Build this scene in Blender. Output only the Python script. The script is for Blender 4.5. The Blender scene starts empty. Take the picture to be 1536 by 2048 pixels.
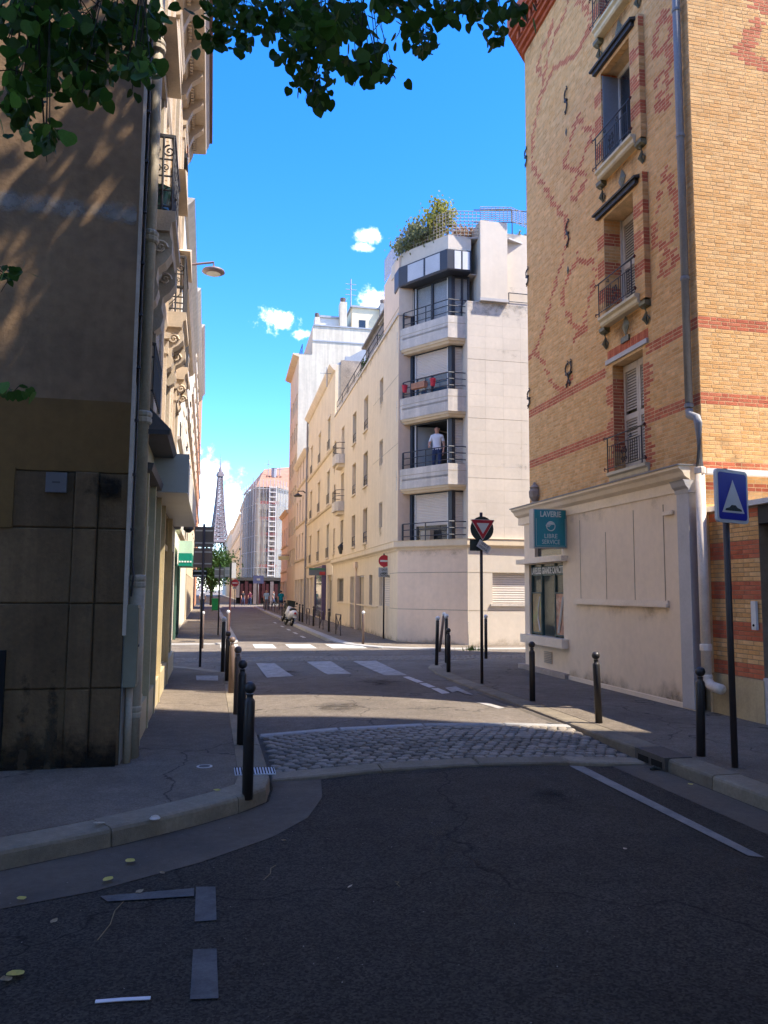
import bpy, math, random
from mathutils import Vector, Matrix, noise as mnoise
R = math.radians
sc = bpy.context.scene
COL = sc.collection
rnd = random.Random(7)

# ------------------------------------------------------------------ camera
FPX = 1570.0
CAMP = Vector((0, 0, 1.82))
YAW, PIT, ROLL = R(12.4), R(5.75), R(0.4)
FWD = Vector((math.sin(YAW) * math.cos(PIT), math.cos(YAW) * math.cos(PIT), math.sin(PIT)))
_r0 = Vector((math.cos(YAW), -math.sin(YAW), 0))
_u0 = _r0.cross(FWD)
UP = _u0 * math.cos(ROLL) - _r0 * math.sin(ROLL)
RIGHT = FWD.cross(UP)
cd = bpy.data.cameras.new('camera')
cam = bpy.data.objects.new('camera', cd)
COL.objects.link(cam)
cd.sensor_fit = 'VERTICAL'
cd.sensor_height = 24.0
cd.lens = 24.0 * FPX / 2048.0
cd.clip_start = 0.05
cd.clip_end = 20000
mw = Matrix((RIGHT, UP, -FWD)).transposed().to_4x4()
mw.translation = CAMP
cam.matrix_world = mw
sc.camera = cam

# ------------------------------------------------------------------ sun, sky, exposure
SUN = Vector((1.0, -0.50, 1.68)).normalized()          # towards the sun
sl = bpy.data.lights.new('sun', 'SUN')
so = bpy.data.objects.new('sun', sl)
COL.objects.link(so)
sl.energy = 3.4
sl.angle = R(0.53)
sl.color = (1.0, 0.91, 0.78)
so.rotation_euler = SUN.to_track_quat('Z', 'Y').to_euler()
so.location = (20, -10, 40)
world = bpy.data.worlds.new('World')
sc.world = world
world.use_nodes = True
nt = world.node_tree
nt.nodes.clear()
def wn(t, **k):
    n = nt.nodes.new(t)
    for a, b in k.items():
        setattr(n, a, b)
    return n
sky = wn('ShaderNodeTexSky', sky_type='NISHITA', sun_disc=False)
sky.sun_elevation = math.asin(SUN.z)
sky.sun_rotation = math.atan2(SUN.x, SUN.y)
sky.air_density = 1.0
sky.dust_density = 0.25
sky.ozone_density = 6.5
sky.altitude = 400
bg = wn('ShaderNodeBackground')
wo = wn('ShaderNodeOutputWorld')
hsv = wn('ShaderNodeHueSaturation')
hsv.inputs['Hue'].default_value = 0.511
hsv.inputs['Saturation'].default_value = 1.28
hsv.inputs['Value'].default_value = 1.0
nt.links.new(sky.outputs[0], hsv.inputs['Color'])
tc = wn('ShaderNodeTexCoord')
def pixdir(x, y):
    return (FWD + RIGHT * (x - 768) / FPX - UP * (y - 1024) / FPX).normalized()
# fair-weather clouds in view, unseen ones appended below: flattened puffs (direction, half width, half height)
clouds = [(pixdir(425, 985), .05, .036), (pixdir(380, 955), .05, .04), (pixdir(470, 1045), .04, .025), (pixdir(340, 1040), .08, .04),
          (pixdir(505, 990), .035, .014), (pixdir(465, 985), .03, .022),
          (pixdir(560, 645), .030, .015), (pixdir(598, 668), .016, .008), (pixdir(738, 470), .020, .009), (pixdir(720, 495), .014, .006), (pixdir(775, 607), .05, .017), (pixdir(870, 640), .07, .03)]
for i in range(15):  # unseen clouds outside the view, added to whiten the fill light
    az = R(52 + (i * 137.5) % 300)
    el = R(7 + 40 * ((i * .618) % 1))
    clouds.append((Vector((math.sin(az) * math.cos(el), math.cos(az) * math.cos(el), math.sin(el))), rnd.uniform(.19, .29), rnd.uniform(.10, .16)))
last = None
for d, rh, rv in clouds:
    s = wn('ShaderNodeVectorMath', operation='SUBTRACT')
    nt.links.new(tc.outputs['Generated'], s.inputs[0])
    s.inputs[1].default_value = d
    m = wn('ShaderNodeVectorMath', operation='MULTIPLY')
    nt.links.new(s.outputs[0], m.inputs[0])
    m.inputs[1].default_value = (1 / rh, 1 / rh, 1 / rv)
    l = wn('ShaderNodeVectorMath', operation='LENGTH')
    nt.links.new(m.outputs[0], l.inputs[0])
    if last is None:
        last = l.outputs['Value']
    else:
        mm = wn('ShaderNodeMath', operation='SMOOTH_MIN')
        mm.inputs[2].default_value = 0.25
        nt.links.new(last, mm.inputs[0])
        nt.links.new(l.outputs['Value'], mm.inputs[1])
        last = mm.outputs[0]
nz = wn('ShaderNodeTexNoise')
nz.inputs['Scale'].default_value = 36
nz.inputs['Detail'].default_value = 7
nz.inputs['Roughness'].default_value = .66
nt.links.new(tc.outputs['Generated'], nz.inputs['Vector'])
ma = wn('ShaderNodeMath', operation='MULTIPLY_ADD')
nt.links.new(nz.outputs[0], ma.inputs[0])
ma.inputs[1].default_value = 3.4
ma.inputs[2].default_value = -1.55
md = wn('ShaderNodeMath', operation='ADD')
nt.links.new(ma.outputs[0], md.inputs[0])
nt.links.new(last, md.inputs[1])
mr = wn('ShaderNodeMapRange')
mr.interpolation_type = 'SMOOTHSTEP'
mr.inputs['From Min'].default_value = 1.15
mr.inputs['From Max'].default_value = 0.05
nt.links.new(md.outputs[0], mr.inputs['Value'])
nz2 = wn('ShaderNodeTexNoise')
nz2.inputs['Scale'].default_value = 11
nz2.inputs['Detail'].default_value = 4
nt.links.new(tc.outputs['Generated'], nz2.inputs['Vector'])
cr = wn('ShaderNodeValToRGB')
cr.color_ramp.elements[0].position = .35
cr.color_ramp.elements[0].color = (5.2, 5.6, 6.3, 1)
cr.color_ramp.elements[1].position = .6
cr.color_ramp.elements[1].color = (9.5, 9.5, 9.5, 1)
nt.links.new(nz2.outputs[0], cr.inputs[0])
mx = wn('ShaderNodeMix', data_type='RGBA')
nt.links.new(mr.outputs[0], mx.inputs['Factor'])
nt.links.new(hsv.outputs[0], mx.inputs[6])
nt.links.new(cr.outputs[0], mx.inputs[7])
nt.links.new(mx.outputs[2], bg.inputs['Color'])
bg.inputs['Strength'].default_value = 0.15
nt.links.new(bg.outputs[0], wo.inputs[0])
sc.view_settings.view_transform = 'Standard'
sc.view_settings.look = 'None'
sc.view_settings.exposure = 1.82
sc.view_settings.gamma = 1.0
sc.view_settings.use_curve_mapping = False
sc.render.engine = 'CYCLES'
sc.cycles.use_denoising = True
sc.cycles.max_bounces = 6
sc.cycles.diffuse_bounces = 4
sc.cycles.glossy_bounces = 2
sc.cycles.use_adaptive_sampling = True
sc.cycles.adaptive_threshold = .02
sc.cycles.transparent_max_bounces = 12
sc.cycles.caustics_reflective = False
sc.cycles.caustics_refractive = False
sc.cycles.sample_clamp_indirect = 6

# ------------------------------------------------------------------ pixel -> place (photo pixels, 1536 x 2048)
def _ray(x, y):
    return FWD + RIGHT * (x - 768) / FPX - UP * (y - 1024) / FPX
def PX(x, y, X):
    d = _ray(x, y)
    return CAMP + d * (X / d.x)
def PY(x, y, Y):
    d = _ray(x, y)
    return CAMP + d * (Y / d.y)
def PZ(x, y, Z):
    d = _ray(x, y)
    return CAMP + d * ((Z - CAMP.z) / d.z)
def pix(p):
    v = Vector(p) - CAMP
    z = v.dot(FWD)
    return 768 + FPX * v.dot(RIGHT) / z, 1024 - FPX * v.dot(UP) / z, z

# ------------------------------------------------------------------ mesh helpers
class MB:
    """collects shapes of one part; M maps local to world"""
    def __init__(s, M=None):
        s.v, s.f, s.c = [], [], []
        s.M = M or Matrix.Identity(4)
        s.col = None
    def add(s, vs, fs):
        b = len(s.v)
        M = s.M
        s.v += [M @ Vector(v) for v in vs]
        flip = M.determinant() < 0
        for f in fs:
            f = [b + i for i in f]
            s.f.append(f[::-1] if flip else f)
            s.c.append(s.col)
        return s
    def box(s, x0, y0, z0, x1, y1, z1):
        if x0 > x1: x0, x1 = x1, x0
        if y0 > y1: y0, y1 = y1, y0
        if z0 > z1: z0, z1 = z1, z0
        return s.add([(x0, y0, z0), (x1, y0, z0), (x1, y1, z0), (x0, y1, z0), (x0, y0, z1), (x1, y0, z1), (x1, y1, z1), (x0, y1, z1)],
                     [(3, 2, 1, 0), (4, 5, 6, 7), (0, 1, 5, 4), (1, 2, 6, 5), (2, 3, 7, 6), (3, 0, 4, 7)])
    def prism(s, poly, z0, z1):
        """poly in xy, counter-clockwise, pushed from z0 to z1 (either may be a list)"""
        n = len(poly)
        a = z0 if isinstance(z0, (list, tuple)) else [z0] * n
        b = z1 if isinstance(z1, (list, tuple)) else [z1] * n
        vs = [(p[0], p[1], a[i]) for i, p in enumerate(poly)] + [(p[0], p[1], b[i]) for i, p in enumerate(poly)]
        fs = [tuple(range(n))[::-1], tuple(range(n, 2 * n))] + [(i, (i + 1) % n, n + (i + 1) % n, n + i) for i in range(n)]
        return s.add(vs, fs)
    def prof(s, poly, x0, x1):
        """profile in (y,z) swept along x"""
        n = len(poly)
        vs = [(x0, p[0], p[1]) for p in poly] + [(x1, p[0], p[1]) for p in poly]
        fs = [tuple(range(n))[::-1], tuple(range(n, 2 * n))] + [(i, (i + 1) % n, n + (i + 1) % n, n + i) for i in range(n)]
        return s.add(vs, fs)
    def quad(s, a, b, c, d):
        return s.add([a, b, c, d], [(0, 1, 2, 3)])
    def tube(s, pts, r, n=6, closed=False):
        pts = [Vector(p) for p in pts]
        rr = r if isinstance(r, (list, tuple)) else [r] * len(pts)
        vs, fs = [], []
        m = len(pts)
        for i, p in enumerate(pts):
            if closed:
                t = pts[(i + 1) % m] - pts[i - 1]
            else:
                t = pts[min(i + 1, m - 1)] - pts[max(i - 1, 0)]
            if t.length < 1e-9:
                t = Vector((0, 0, 1))
            t.normalize()
            a = t.cross(Vector((0, 0, 1)))
            if a.length < .05:
                a = t.cross(Vector((0, 1, 0)))
            a.normalize()
            b = t.cross(a)
            for k in range(n):
                an = 2 * math.pi * k / n
                vs.append(p + (a * math.cos(an) + b * math.sin(an)) * rr[i])
        for i in range(m if closed else m - 1):
            for k in range(n):
                j = (i + 1) % m
                fs.append((i * n + k, i * n + (k + 1) % n, j * n + (k + 1) % n, j * n + k))
        if not closed:
            fs.append(tuple(range(n))[::-1])
            fs.append(tuple((m - 1) * n + k for k in range(n)))
        return s.add(vs, fs)
    def lathe(s, prof, n=12, o=(0, 0, 0)):
        """prof: (r,z) bottom to top round the z axis"""
        vs, fs = [], []
        m = len(prof)
        for r, z in prof:
            for k in range(n):
                a = 2 * math.pi * k / n
                vs.append((o[0] + r * math.cos(a), o[1] + r * math.sin(a), o[2] + z))
        for i in range(m - 1):
            for k in range(n):
                fs.append((i * n + k, i * n + (k + 1) % n, (i + 1) * n + (k + 1) % n, (i + 1) * n + k))
        fs.append(tuple(range(n))[::-1])
        fs.append(tuple((m - 1) * n + k for k in range(n)))
        return s.add(vs, fs)
    def disc(s, c, nrm, r, th, n=20):
        c = Vector(c); nrm = Vector(nrm).normalized()
        return s.tube([c, c + nrm * th], r, n)
    def mesh(s, name, smooth=False):
        me = bpy.data.meshes.new(name)
        me.from_pydata([tuple(v) for v in s.v], [], s.f)
        if any(c is not None for c in s.c):
            at = me.color_attributes.new('tone', 'FLOAT_COLOR', 'CORNER')
            buf = []
            for f, c in zip(s.f, s.c):
                c = c or (1, 1, 1)
                buf += [c[0], c[1], c[2], 1.0] * len(f)
            at.data.foreach_set('color', buf)
        if smooth:
            me.polygons.foreach_set('use_smooth', [True] * len(me.polygons))
        me.update()
        return me

def link(o, parent=None, local=False):
    COL.objects.link(o)
    if parent is not None:
        o.parent = parent
        if not local:
            o.matrix_parent_inverse = wmat(parent).inverted()
    return o
def wmat(o):
    m = o.matrix_basis.copy()
    if o.parent is not None:
        m = wmat(o.parent) @ o.matrix_parent_inverse @ m
    return m
def tag(o, label=None, cat=None, group=None, kind=None):
    if label: o['label'] = label
    if cat: o['category'] = cat
    if group: o['group'] = group
    if kind: o['kind'] = kind
    return o
def thing(name, label, cat, loc=(0, 0, 0), group=None, rz=0):
    o = bpy.data.objects.new(name, None)
    o.empty_display_size = .1
    o.location = loc
    o.rotation_euler = (0, 0, rz)
    COL.objects.link(o)
    return tag(o, label, cat, group)
def part(mb, name, m, parent=None, local=False, smooth=False, kind=None):
    me = mb.mesh(name, smooth)
    for k in (m if isinstance(m, (list, tuple)) else [m]):
        me.materials.append(k)
    o = bpy.data.objects.new(name, me)
    if kind: o['kind'] = kind
    return link(o, parent, local)
def smooth_by_angle(o, deg=40):
    me = o.data
    try:
        me.shade_smooth() if hasattr(me, 'shade_smooth') else None
        me.set_sharp_from_angle(angle=R(deg))
    except Exception:
        pass
    return o
def copy_tree(o, parent=None):
    c = o.copy()
    COL.objects.link(c)
    c.parent = parent
    for ch in o.children:
        copy_tree(ch, c)
    return c
def frame(o, ang_u, left=False):
    """facade frame: x along the wall, y outward, z up. ang_u = heading of the wall in degrees from +Y clockwise"""
    a = R(ang_u)
    u = Vector((math.sin(a), math.cos(a), 0))
    n = Vector((-u.y, u.x, 0))
    if left:
        n = -n
    M = Matrix((u, n, Vector((0, 0, 1)))).transposed().to_4x4()
    M.translation = Vector(o)
    return M

# ------------------------------------------------------------------ materials
MATS = {}
def mat(name, col, rough=.85, var=.18, scale=1.5, bump=.25, bscale=60, streak=0, spec=.3, metal=0, stain=None, stain_amt=.5, stain_scale=1.2, rand=0, tone=False, trans=0, coat=0):
    if name in MATS:
        return MATS[name]
    m = bpy.data.materials.new(name)
    MATS[name] = m
    m.use_nodes = True
    t = m.node_tree
    b = t.nodes['Principled BSDF']
    L = t.links.new
    def N(ty, **k):
        n = t.nodes.new(ty)
        for a, v in k.items():
            setattr(n, a, v)
        return n
    tcn = N('ShaderNodeTexCoord')
    P = tcn.outputs['Object']
    base = N('ShaderNodeRGB')
    base.outputs[0].default_value = (*col, 1)
    out = base.outputs[0]
    if tone:
        at = N('ShaderNodeAttribute', attribute_name='tone')
        out = at.outputs['Color']
    def noise(sc_, det=5, ro=.55, vec=None):
        n = N('ShaderNodeTexNoise')
        n.inputs['Scale'].default_value = sc_
        n.inputs['Detail'].default_value = det
        n.inputs['Roughness'].default_value = ro
        L(vec or P, n.inputs['Vector'])
        return n.outputs[0]
    def mul(c, fac_socket, lo, hi, a=.3, bb=.7):
        mr_ = N('ShaderNodeMapRange')
        mr_.inputs['From Min'].default_value = a
        mr_.inputs['From Max'].default_value = bb
        mr_.inputs['To Min'].default_value = lo
        mr_.inputs['To Max'].default_value = hi
        L(fac_socket, mr_.inputs['Value'])
        v = N('ShaderNodeVectorMath', operation='SCALE')
        L(c, v.inputs[0])
        L(mr_.outputs[0], v.inputs['Scale'])
        return v.outputs[0]
    if var:
        out = mul(out, noise(scale, 6, .6), 1 - var, 1 + var * .7)
        out = mul(out, noise(scale * 11, 4, .6), 1 - var * .6, 1 + var * .5)
    if streak:
        mp = N('ShaderNodeMapping')
        mp.inputs['Scale'].default_value = (2.0, 2.0, .14)
        L(P, mp.inputs['Vector'])
        out = mul(out, noise(1.6, 5, .6, mp.outputs[0]), 1 - streak, 1 + streak * .3, .42, .62)
    if stain:
        mr_ = N('ShaderNodeMapRange')
        mr_.inputs['From Min'].default_value = .52
        mr_.inputs['From Max'].default_value = .72
        mr_.inputs['To Max'].default_value = stain_amt
        L(noise(stain_scale, 6, .65), mr_.inputs['Value'])
        mxn = N('ShaderNodeMix', data_type='RGBA')
        L(mr_.outputs[0], mxn.inputs['Factor'])
        L(out, mxn.inputs[6])
        mxn.inputs[7].default_value = (*stain, 1)
        out = mxn.outputs[2]
    if rand:
        oi = N('ShaderNodeObjectInfo')
        out = mul(out, oi.outputs['Random'], 1 - rand, 1 + rand, 0, 1)
    L(out, b.inputs['Base Color'])
    b.inputs['Roughness'].default_value = rough
    b.inputs['Metallic'].default_value = metal
    b.inputs['Specular IOR Level'].default_value = spec
    if coat:
        b.inputs['Coat Weight'].default_value = coat
    if bump:
        bn = N('ShaderNodeBump')
        bn.inputs['Strength'].default_value = bump
        bn.inputs['Distance'].default_value = .02
        L(noise(bscale, 5, .6), bn.inputs['Height'])
        L(bn.outputs[0], b.inputs['Normal'])
    if trans:
        tr = N('ShaderNodeBsdfTranslucent')
        L(out, tr.inputs['Color'])
        ms = N('ShaderNodeMixShader')
        ms.inputs[0].default_value = trans
        L(b.outputs[0], ms.inputs[1])
        L(tr.outputs[0], ms.inputs[2])
        L(ms.outputs[0], t.nodes['Material Output'].inputs['Surface'])
    return m
def mat_glass(name, col, rough=.08, alpha=.35, spec=.6):
    """window glass: tinted, see-through by (1-alpha)"""
    if name in MATS:
        return MATS[name]
    m = bpy.data.materials.new(name)
    MATS[name] = m
    m.use_nodes = True
    t = m.node_tree
    b = t.nodes['Principled BSDF']
    b.inputs['Base Color'].default_value = (*col, 1)
    b.inputs['Roughness'].default_value = rough
    b.inputs['Specular IOR Level'].default_value = spec
    b.inputs['Alpha'].default_value = alpha
    n = t.nodes.new('ShaderNodeTexNoise')
    n.inputs['Scale'].default_value = 1.3
    tcn = t.nodes.new('ShaderNodeTexCoord')
    t.links.new(tcn.outputs['Object'], n.inputs['Vector'])
    bn = t.nodes.new('ShaderNodeBump')
    bn.inputs['Strength'].default_value = .06
    t.links.new(n.outputs[0], bn.inputs['Height'])
    t.links.new(bn.outputs[0], b.inputs['Normal'])
    return m
def tri_area_z(a, b, c):
    return (b[0] - a[0]) * (c[1] - a[1]) - (b[1] - a[1]) * (c[0] - a[0])
def text_part(body, size, M, m, parent, name='lettering', extrude=.002, xscale=1.0, align='CENTER', bold=0.0, local=False):
    cu = bpy.data.curves.new('txt', 'FONT')
    cu.body = body
    cu.size = size
    cu.align_x = align
    cu.align_y = 'CENTER'
    cu.extrude = extrude
    cu.offset = bold
    cu.resolution_u = 2
    o = bpy.data.objects.new('txt', cu)
    COL.objects.link(o)
    dg = bpy.context.evaluated_depsgraph_get()
    me = bpy.data.meshes.new_from_object(o.evaluated_get(dg))
    bpy.data.objects.remove(o)
    bpy.data.curves.remove(cu)
    for v in me.vertices:
        v.co.x *= xscale
    me.transform(M)
    me.name = name
    me.materials.clear()
    me.materials.append(m)
    ob = bpy.data.objects.new(name, me)
    return link(ob, parent, local)
def plate(M):
    """frame for flat lettering: local x = right as read, y = up, z = out of the plate, from facade frame M (x along, y out, z up)"""
    return M @ Matrix(((-1, 0, 0, 0), (0, 0, 1, 0), (0, 1, 0, 0), (0, 0, 0, 1)))
# ================================================================== ground
m_ground = mat('far ground', (.16, .15, .135), .95, .2, .3)
def asphalt(name, col, speck=.5, scale=150, patch=.25):
    m = mat(name, col, .92, patch, .55, .9, scale, spec=.2, stain=(col[0] * .62, col[1] * .6, col[2] * .58), stain_amt=.55, stain_scale=.9)
    t = m.node_tree
    b = t.nodes['Principled BSDF']
    src = b.inputs['Base Color'].links[0].from_socket
    tcn = t.nodes.new('ShaderNodeTexCoord')
    vo = t.nodes.new('ShaderNodeTexVoronoi')
    vo.inputs['Scale'].default_value = scale * .55
    t.links.new(tcn.outputs['Object'], vo.inputs['Vector'])
    sp = t.nodes.new('ShaderNodeSeparateColor')
    t.links.new(vo.outputs['Color'], sp.inputs[0])
    mr_ = t.nodes.new('ShaderNodeMapRange')
    mr_.inputs['From Min'].default_value = .1
    mr_.inputs['From Max'].default_value = 1.0
    mr_.inputs['To Min'].default_value = 1 - speck
    mr_.inputs['To Max'].default_value = 1 + speck * 1.1
    t.links.new(sp.outputs[0], mr_.inputs['Value'])
    v = t.nodes.new('ShaderNodeVectorMath')
    v.operation = 'SCALE'
    t.links.new(src, v.inputs[0])
    t.links.new(mr_.outputs[0], v.inputs['Scale'])
    t.links.new(v.outputs[0], b.inputs['Base Color'])
    # hairline cracks
    nw = t.nodes.new('ShaderNodeTexNoise'); nw.inputs['Scale'].default_value = 1.6; nw.inputs['Detail'].default_value = 4
    t.links.new(tcn.outputs['Object'], nw.inputs['Vector'])
    wv = t.nodes.new('ShaderNodeVectorMath'); wv.operation = 'MULTIPLY_ADD'; wv.inputs[1].default_value = (.9, .9, .9)
    t.links.new(nw.outputs['Color'], wv.inputs[0]); t.links.new(tcn.outputs['Object'], wv.inputs[2])
    ve = t.nodes.new('ShaderNodeTexVoronoi'); ve.feature = 'DISTANCE_TO_EDGE'; ve.inputs['Scale'].default_value = .33
    t.links.new(wv.outputs[0], ve.inputs['Vector'])
    mc = t.nodes.new('ShaderNodeMapRange'); mc.inputs['From Max'].default_value = .006; mc.inputs['To Min'].default_value = .35; mc.inputs['To Max'].default_value = 1
    t.links.new(ve.outputs['Distance'], mc.inputs['Value'])
    v2 = t.nodes.new('ShaderNodeVectorMath'); v2.operation = 'SCALE'
    t.links.new(v.outputs[0], v2.inputs[0]); t.links.new(mc.outputs[0], v2.inputs['Scale'])
    t.links.new(v2.outputs[0], b.inputs['Base Color'])
    return m
m_asph = asphalt('asphalt', (.054, .047, .038), .5, 160)
m_asph2 = asphalt('worn asphalt', (.185, .155, .126), .25, 160)
m_walk = asphalt('pavement asphalt', (.20, .163, .125), .22, 170)
m_gran = mat('granite', (.21, .172, .12), .8, .25, 2.5, .5, 120, stain=(.12, .10, .07), stain_amt=.6, stain_scale=2.2, rand=.18)
m_gran2 = mat('pale granite', (.36, .345, .32), .8, .2, 2.5, .4, 120, stain=(.2, .18, .15), stain_amt=.5, stain_scale=2.5, rand=.15)
m_conc = mat('gutter concrete', (.098, .08, .06), .9, .25, 1.4, .4, 90, stain=(.06, .055, .048), stain_amt=.6, stain_scale=1.6)
m_paint = mat('worn road paint', (.33, .305, .275), .8, .3, 6, .4, 120, stain=(.13, .13, .13), stain_amt=.8, stain_scale=14)
m_faded = mat('faded road paint', (.10, .098, .096), .85, .3, 6, .4, 120, stain=(.05, .05, .05), stain_amt=.8, stain_scale=9)
m_paint2 = mat('fresh road paint', (.5, .47, .43), .8, .2, 6, .3, 120, stain=(.3, .3, .29), stain_amt=.6, stain_scale=10)
m_faded2 = mat('dusty road paint', (.20, .19, .175), .85, .25, 6, .4, 120, stain=(.1, .095, .09), stain_amt=.6, stain_scale=9)
m_sett = mat('sett stone', (.20, .168, .132), .75, .25, 9, .5, 90, rand=.38, spec=.4)
m_joint = mat('sett joint sand', (.075, .068, .058), .95, .3, 20, .6, 150)
m_iron = mat('cast iron', (.06, .055, .05), .6, .3, 10, .4, 80, spec=.5, metal=.3)
m_weed = mat('weed', (.10, .16, .03), .8, .3, 8, 0, rand=.2, trans=.3)

def crown(x, y):
    """camber of the carriageway"""
    if y < 7.78:
        c, hw = .055, 1.5
    elif y < 17:
        c, hw = .068, 1.95
        if y > 13: c *= (17 - y) / 4
    else:
        return 0.0
    t = (x - 2.6) / hw
    return c * max(0.0, 1 - t * t)
def camber_grid(name, x0, x1, y0, y1, z, m, nx=14, ny=14):
    b = MB()
    vs = [(x0 + (x1 - x0) * i / nx, y0 + (y1 - y0) * j / ny) for j in range(ny + 1) for i in range(nx + 1)]
    b.add([(x, y, z + crown(x, y)) for x, y in vs], [(j * (nx + 1) + i, j * (nx + 1) + i + 1, (j + 1) * (nx + 1) + i + 1, (j + 1) * (nx + 1) + i) for j in range(ny) for i in range(nx)])
    return b
# one sheet to the horizon
b = MB(); b.prism([(-6000, -2000), (6000, -2000), (6000, 9000), (-6000, 9000)], -.5, -.06)
tag(part(b, 'ground', m_ground), kind='structure')

ZP, ZS = .09, .13          # raised crossing, pavement
KL = [(-14, 2.9), (-8, 3.9), (-4, 4.75), (-2.2, 5.28), (-1.27, 5.7), (-.55, 6.1), (.0, 6.5), (.34, 6.8), (.53, 7.05), (.6, 7.5), (.6, 9), (.6, 12), (.6, 16.2), (.4, 16.95), (-.15, 17.8), (-.9, 18.5), (-2, 18.9), (-30, 18.9)]
KR = [(4.62, -14), (4.62, 0), (4.62, 9), (4.62, 13), (4.6, 14.5), (4.66, 16), (4.9, 17.6), (5.6, 18.8), (6.8, 19.2), (9, 19.3), (40, 19.3)]
def offset(pl, d):
    out = []
    n = len(pl)
    for i in range(n):
        a = Vector((*pl[max(i - 1, 0)], 0)); c = Vector((*pl[min(i + 1, n - 1)], 0))
        t = (c - a).normalized()
        out.append((pl[i][0] - t.y * d, pl[i][1] + t.x * d))
    return out
def sheet(name, poly, z, m, z0=None, kind='structure', parent=None):
    from mathutils.geometry import tessellate_polygon
    b = MB()
    p3 = [Vector((p[0], p[1], z)) for p in poly]
    tris = tessellate_polygon([p3])
    fs = []
    for t in tris:
        if tri_area_z(p3[t[0]], p3[t[1]], p3[t[2]]) < 0:
            t = (t[2], t[1], t[0])
        fs.append(tuple(t))
    b.add(p3, fs)
    if z0 is not None:
        n = len(p3)
        b.add(p3 + [Vector((p[0], p[1], z0)) for p in poly], [(i, (i + 1) % n, n + (i + 1) % n, n + i) for i in range(n)])
    o = part(b, name, m, parent)
    return tag(o, kind=kind) if kind else o
# carriageway: flat, then the cobbled ramp up to the raised crossing, then down again far ahead
b = camber_grid('road', 1.1, 4.1, -60, 7.779, 0, m_asph, 16, 60)
b.prism([(-60, -60), (1.1, -60), (1.1, 7.78), (-60, 7.78)], -.05, 0)
b.prism([(4.1, -60), (60, -60), (60, 7.78), (4.1, 7.78)], -.05, 0)
tag(part(b, 'road', m_asph), kind='structure')
b = camber_grid('road', .65, 4.55, 9.72, 17, ZP, m_asph2, 18, 20)
b.prism([(.3, 9.72), (.65, 9.72), (.65, 17), (.3, 17)], -.05, ZP)
b.prism([(4.55, 9.72), (5, 9.72), (5, 17), (4.55, 17)], -.05, ZP)
b.prism([(-60, 17.003), (60, 17.003), (60, 27.2), (-60, 27.2)], -.05, ZP)
b.prism([(.3, 27.203), (6, 27.203), (6, 28.6), (.3, 28.6)], -.05, [ZP, ZP, 0, 0])
tag(part(b, 'raised_crossing', m_asph2), kind='structure')
b = MB(); b.prism([(-.5, 28.603), (6, 28.603), (6.5, 84), (-1.5, 84)], -.05, 0)
b.prism([(-80, 84.003), (80, 84.003), (80, 99), (-80, 99)], -.05, 0)
b.prism([(-1, 99.003), (5, 99.003), (8, 700), (-6, 700)], -.05, 0)
tag(part(b, 'road', m_asph2), kind='structure')

# pavements with kerbs
kl_in = offset(KL, .3)
sheet('pavement', kl_in + [(-30, 6)], ZS, m_walk, -.05)
kr_in = offset(KR, -.3)
sheet('pavement', kr_in + [(40, -14)], ZS, m_walk, -.05)
KFL = [(-40, 25.6), (-1.2, 25.6), (.2, 25.7), (.85, 26.2), (1.0, 27.2), (.98, 40), (.9, 83)]
KFR = [(60, 22.6), (9, 22.6), (6.2, 22.9), (5.0, 23.7), (4.35, 25), (4.15, 27), (4.2, 40), (4.5, 84)]
sheet('pavement', [(-40, 60), (-40, 84), (.6, 83)] + offset(KFL, .3)[::-1][1:], ZS, m_walk, -.05)
sheet('pavement', offset(KFR, -.3) + [(60, 84)], ZS, m_walk, -.05)
def resample(pl, step, jit=.0):
    pts = [Vector((*p, 0)) for p in pl]
    L_ = [0]
    for a, c in zip(pts, pts[1:]):
        L_.append(L_[-1] + (c - a).length)
    def at(s):
        for i in range(len(L_) - 1):
            if s <= L_[i + 1]:
                t = (s - L_[i]) / (L_[i + 1] - L_[i])
                return pts[i].lerp(pts[i + 1], t)
        return pts[-1]
    out, s = [], 0
    while s < L_[-1] - .2:
        out.append((s, min(s + step, L_[-1])))
        s += step
    return at, out
def kerb(pl, side, m, step=1.1, top=ZS, w=.3, lo=-.05, name='kerb'):
    root = bpy.data.objects.new(name, None)
    COL.objects.link(root)
    tag(root, kind='structure')
    at, seg = resample(pl, step)
    for a, c in seg:
        n = 3 if c - a < 3 else 8
        outer = [at(a + .006 + (c - a - .012) * i / n) for i in range(n + 1)]
        b = MB()
        dz = rnd.uniform(-.005, .004)
        prof = [(0, lo), (.008, top - .03 + dz), (.018, top - .01 + dz), (.045, top + dz), (w - .004, top + dz), (w - .004, lo)]
        vs, fs = [], []
        for i, p in enumerate(outer):
            t = (outer[min(i + 1, n)] - outer[max(i - 1, 0)]).normalized()
            nrm = Vector((-t.y, t.x, 0)) * side
            for q, z in prof:
                vs.append((p.x + nrm.x * q, p.y + nrm.y * q, z))
        k = len(prof)
        for i in range(n):
            for j in range(k - 1):
                f = (i * k + j, i * k + j + 1, (i + 1) * k + j + 1, (i + 1) * k + j)
                fs.append(f if side < 0 else f[::-1])
        fs.append(tuple(range(k)) if side > 0 else tuple(range(k))[::-1])
        e = tuple(n * k + j for j in range(k))
        fs.append(e[::-1] if side > 0 else e)
        b.add(vs, fs)
        part(b, 'kerb_stone', m, root)
kerb(KL, 1, m_gran, 1.15)
kerb(KR, -1, m_gran, 1.15)
kerb(KFL, 1, m_gran2, 2.4)
kerb(KFR, -1, m_gran2, 2.4)
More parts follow.
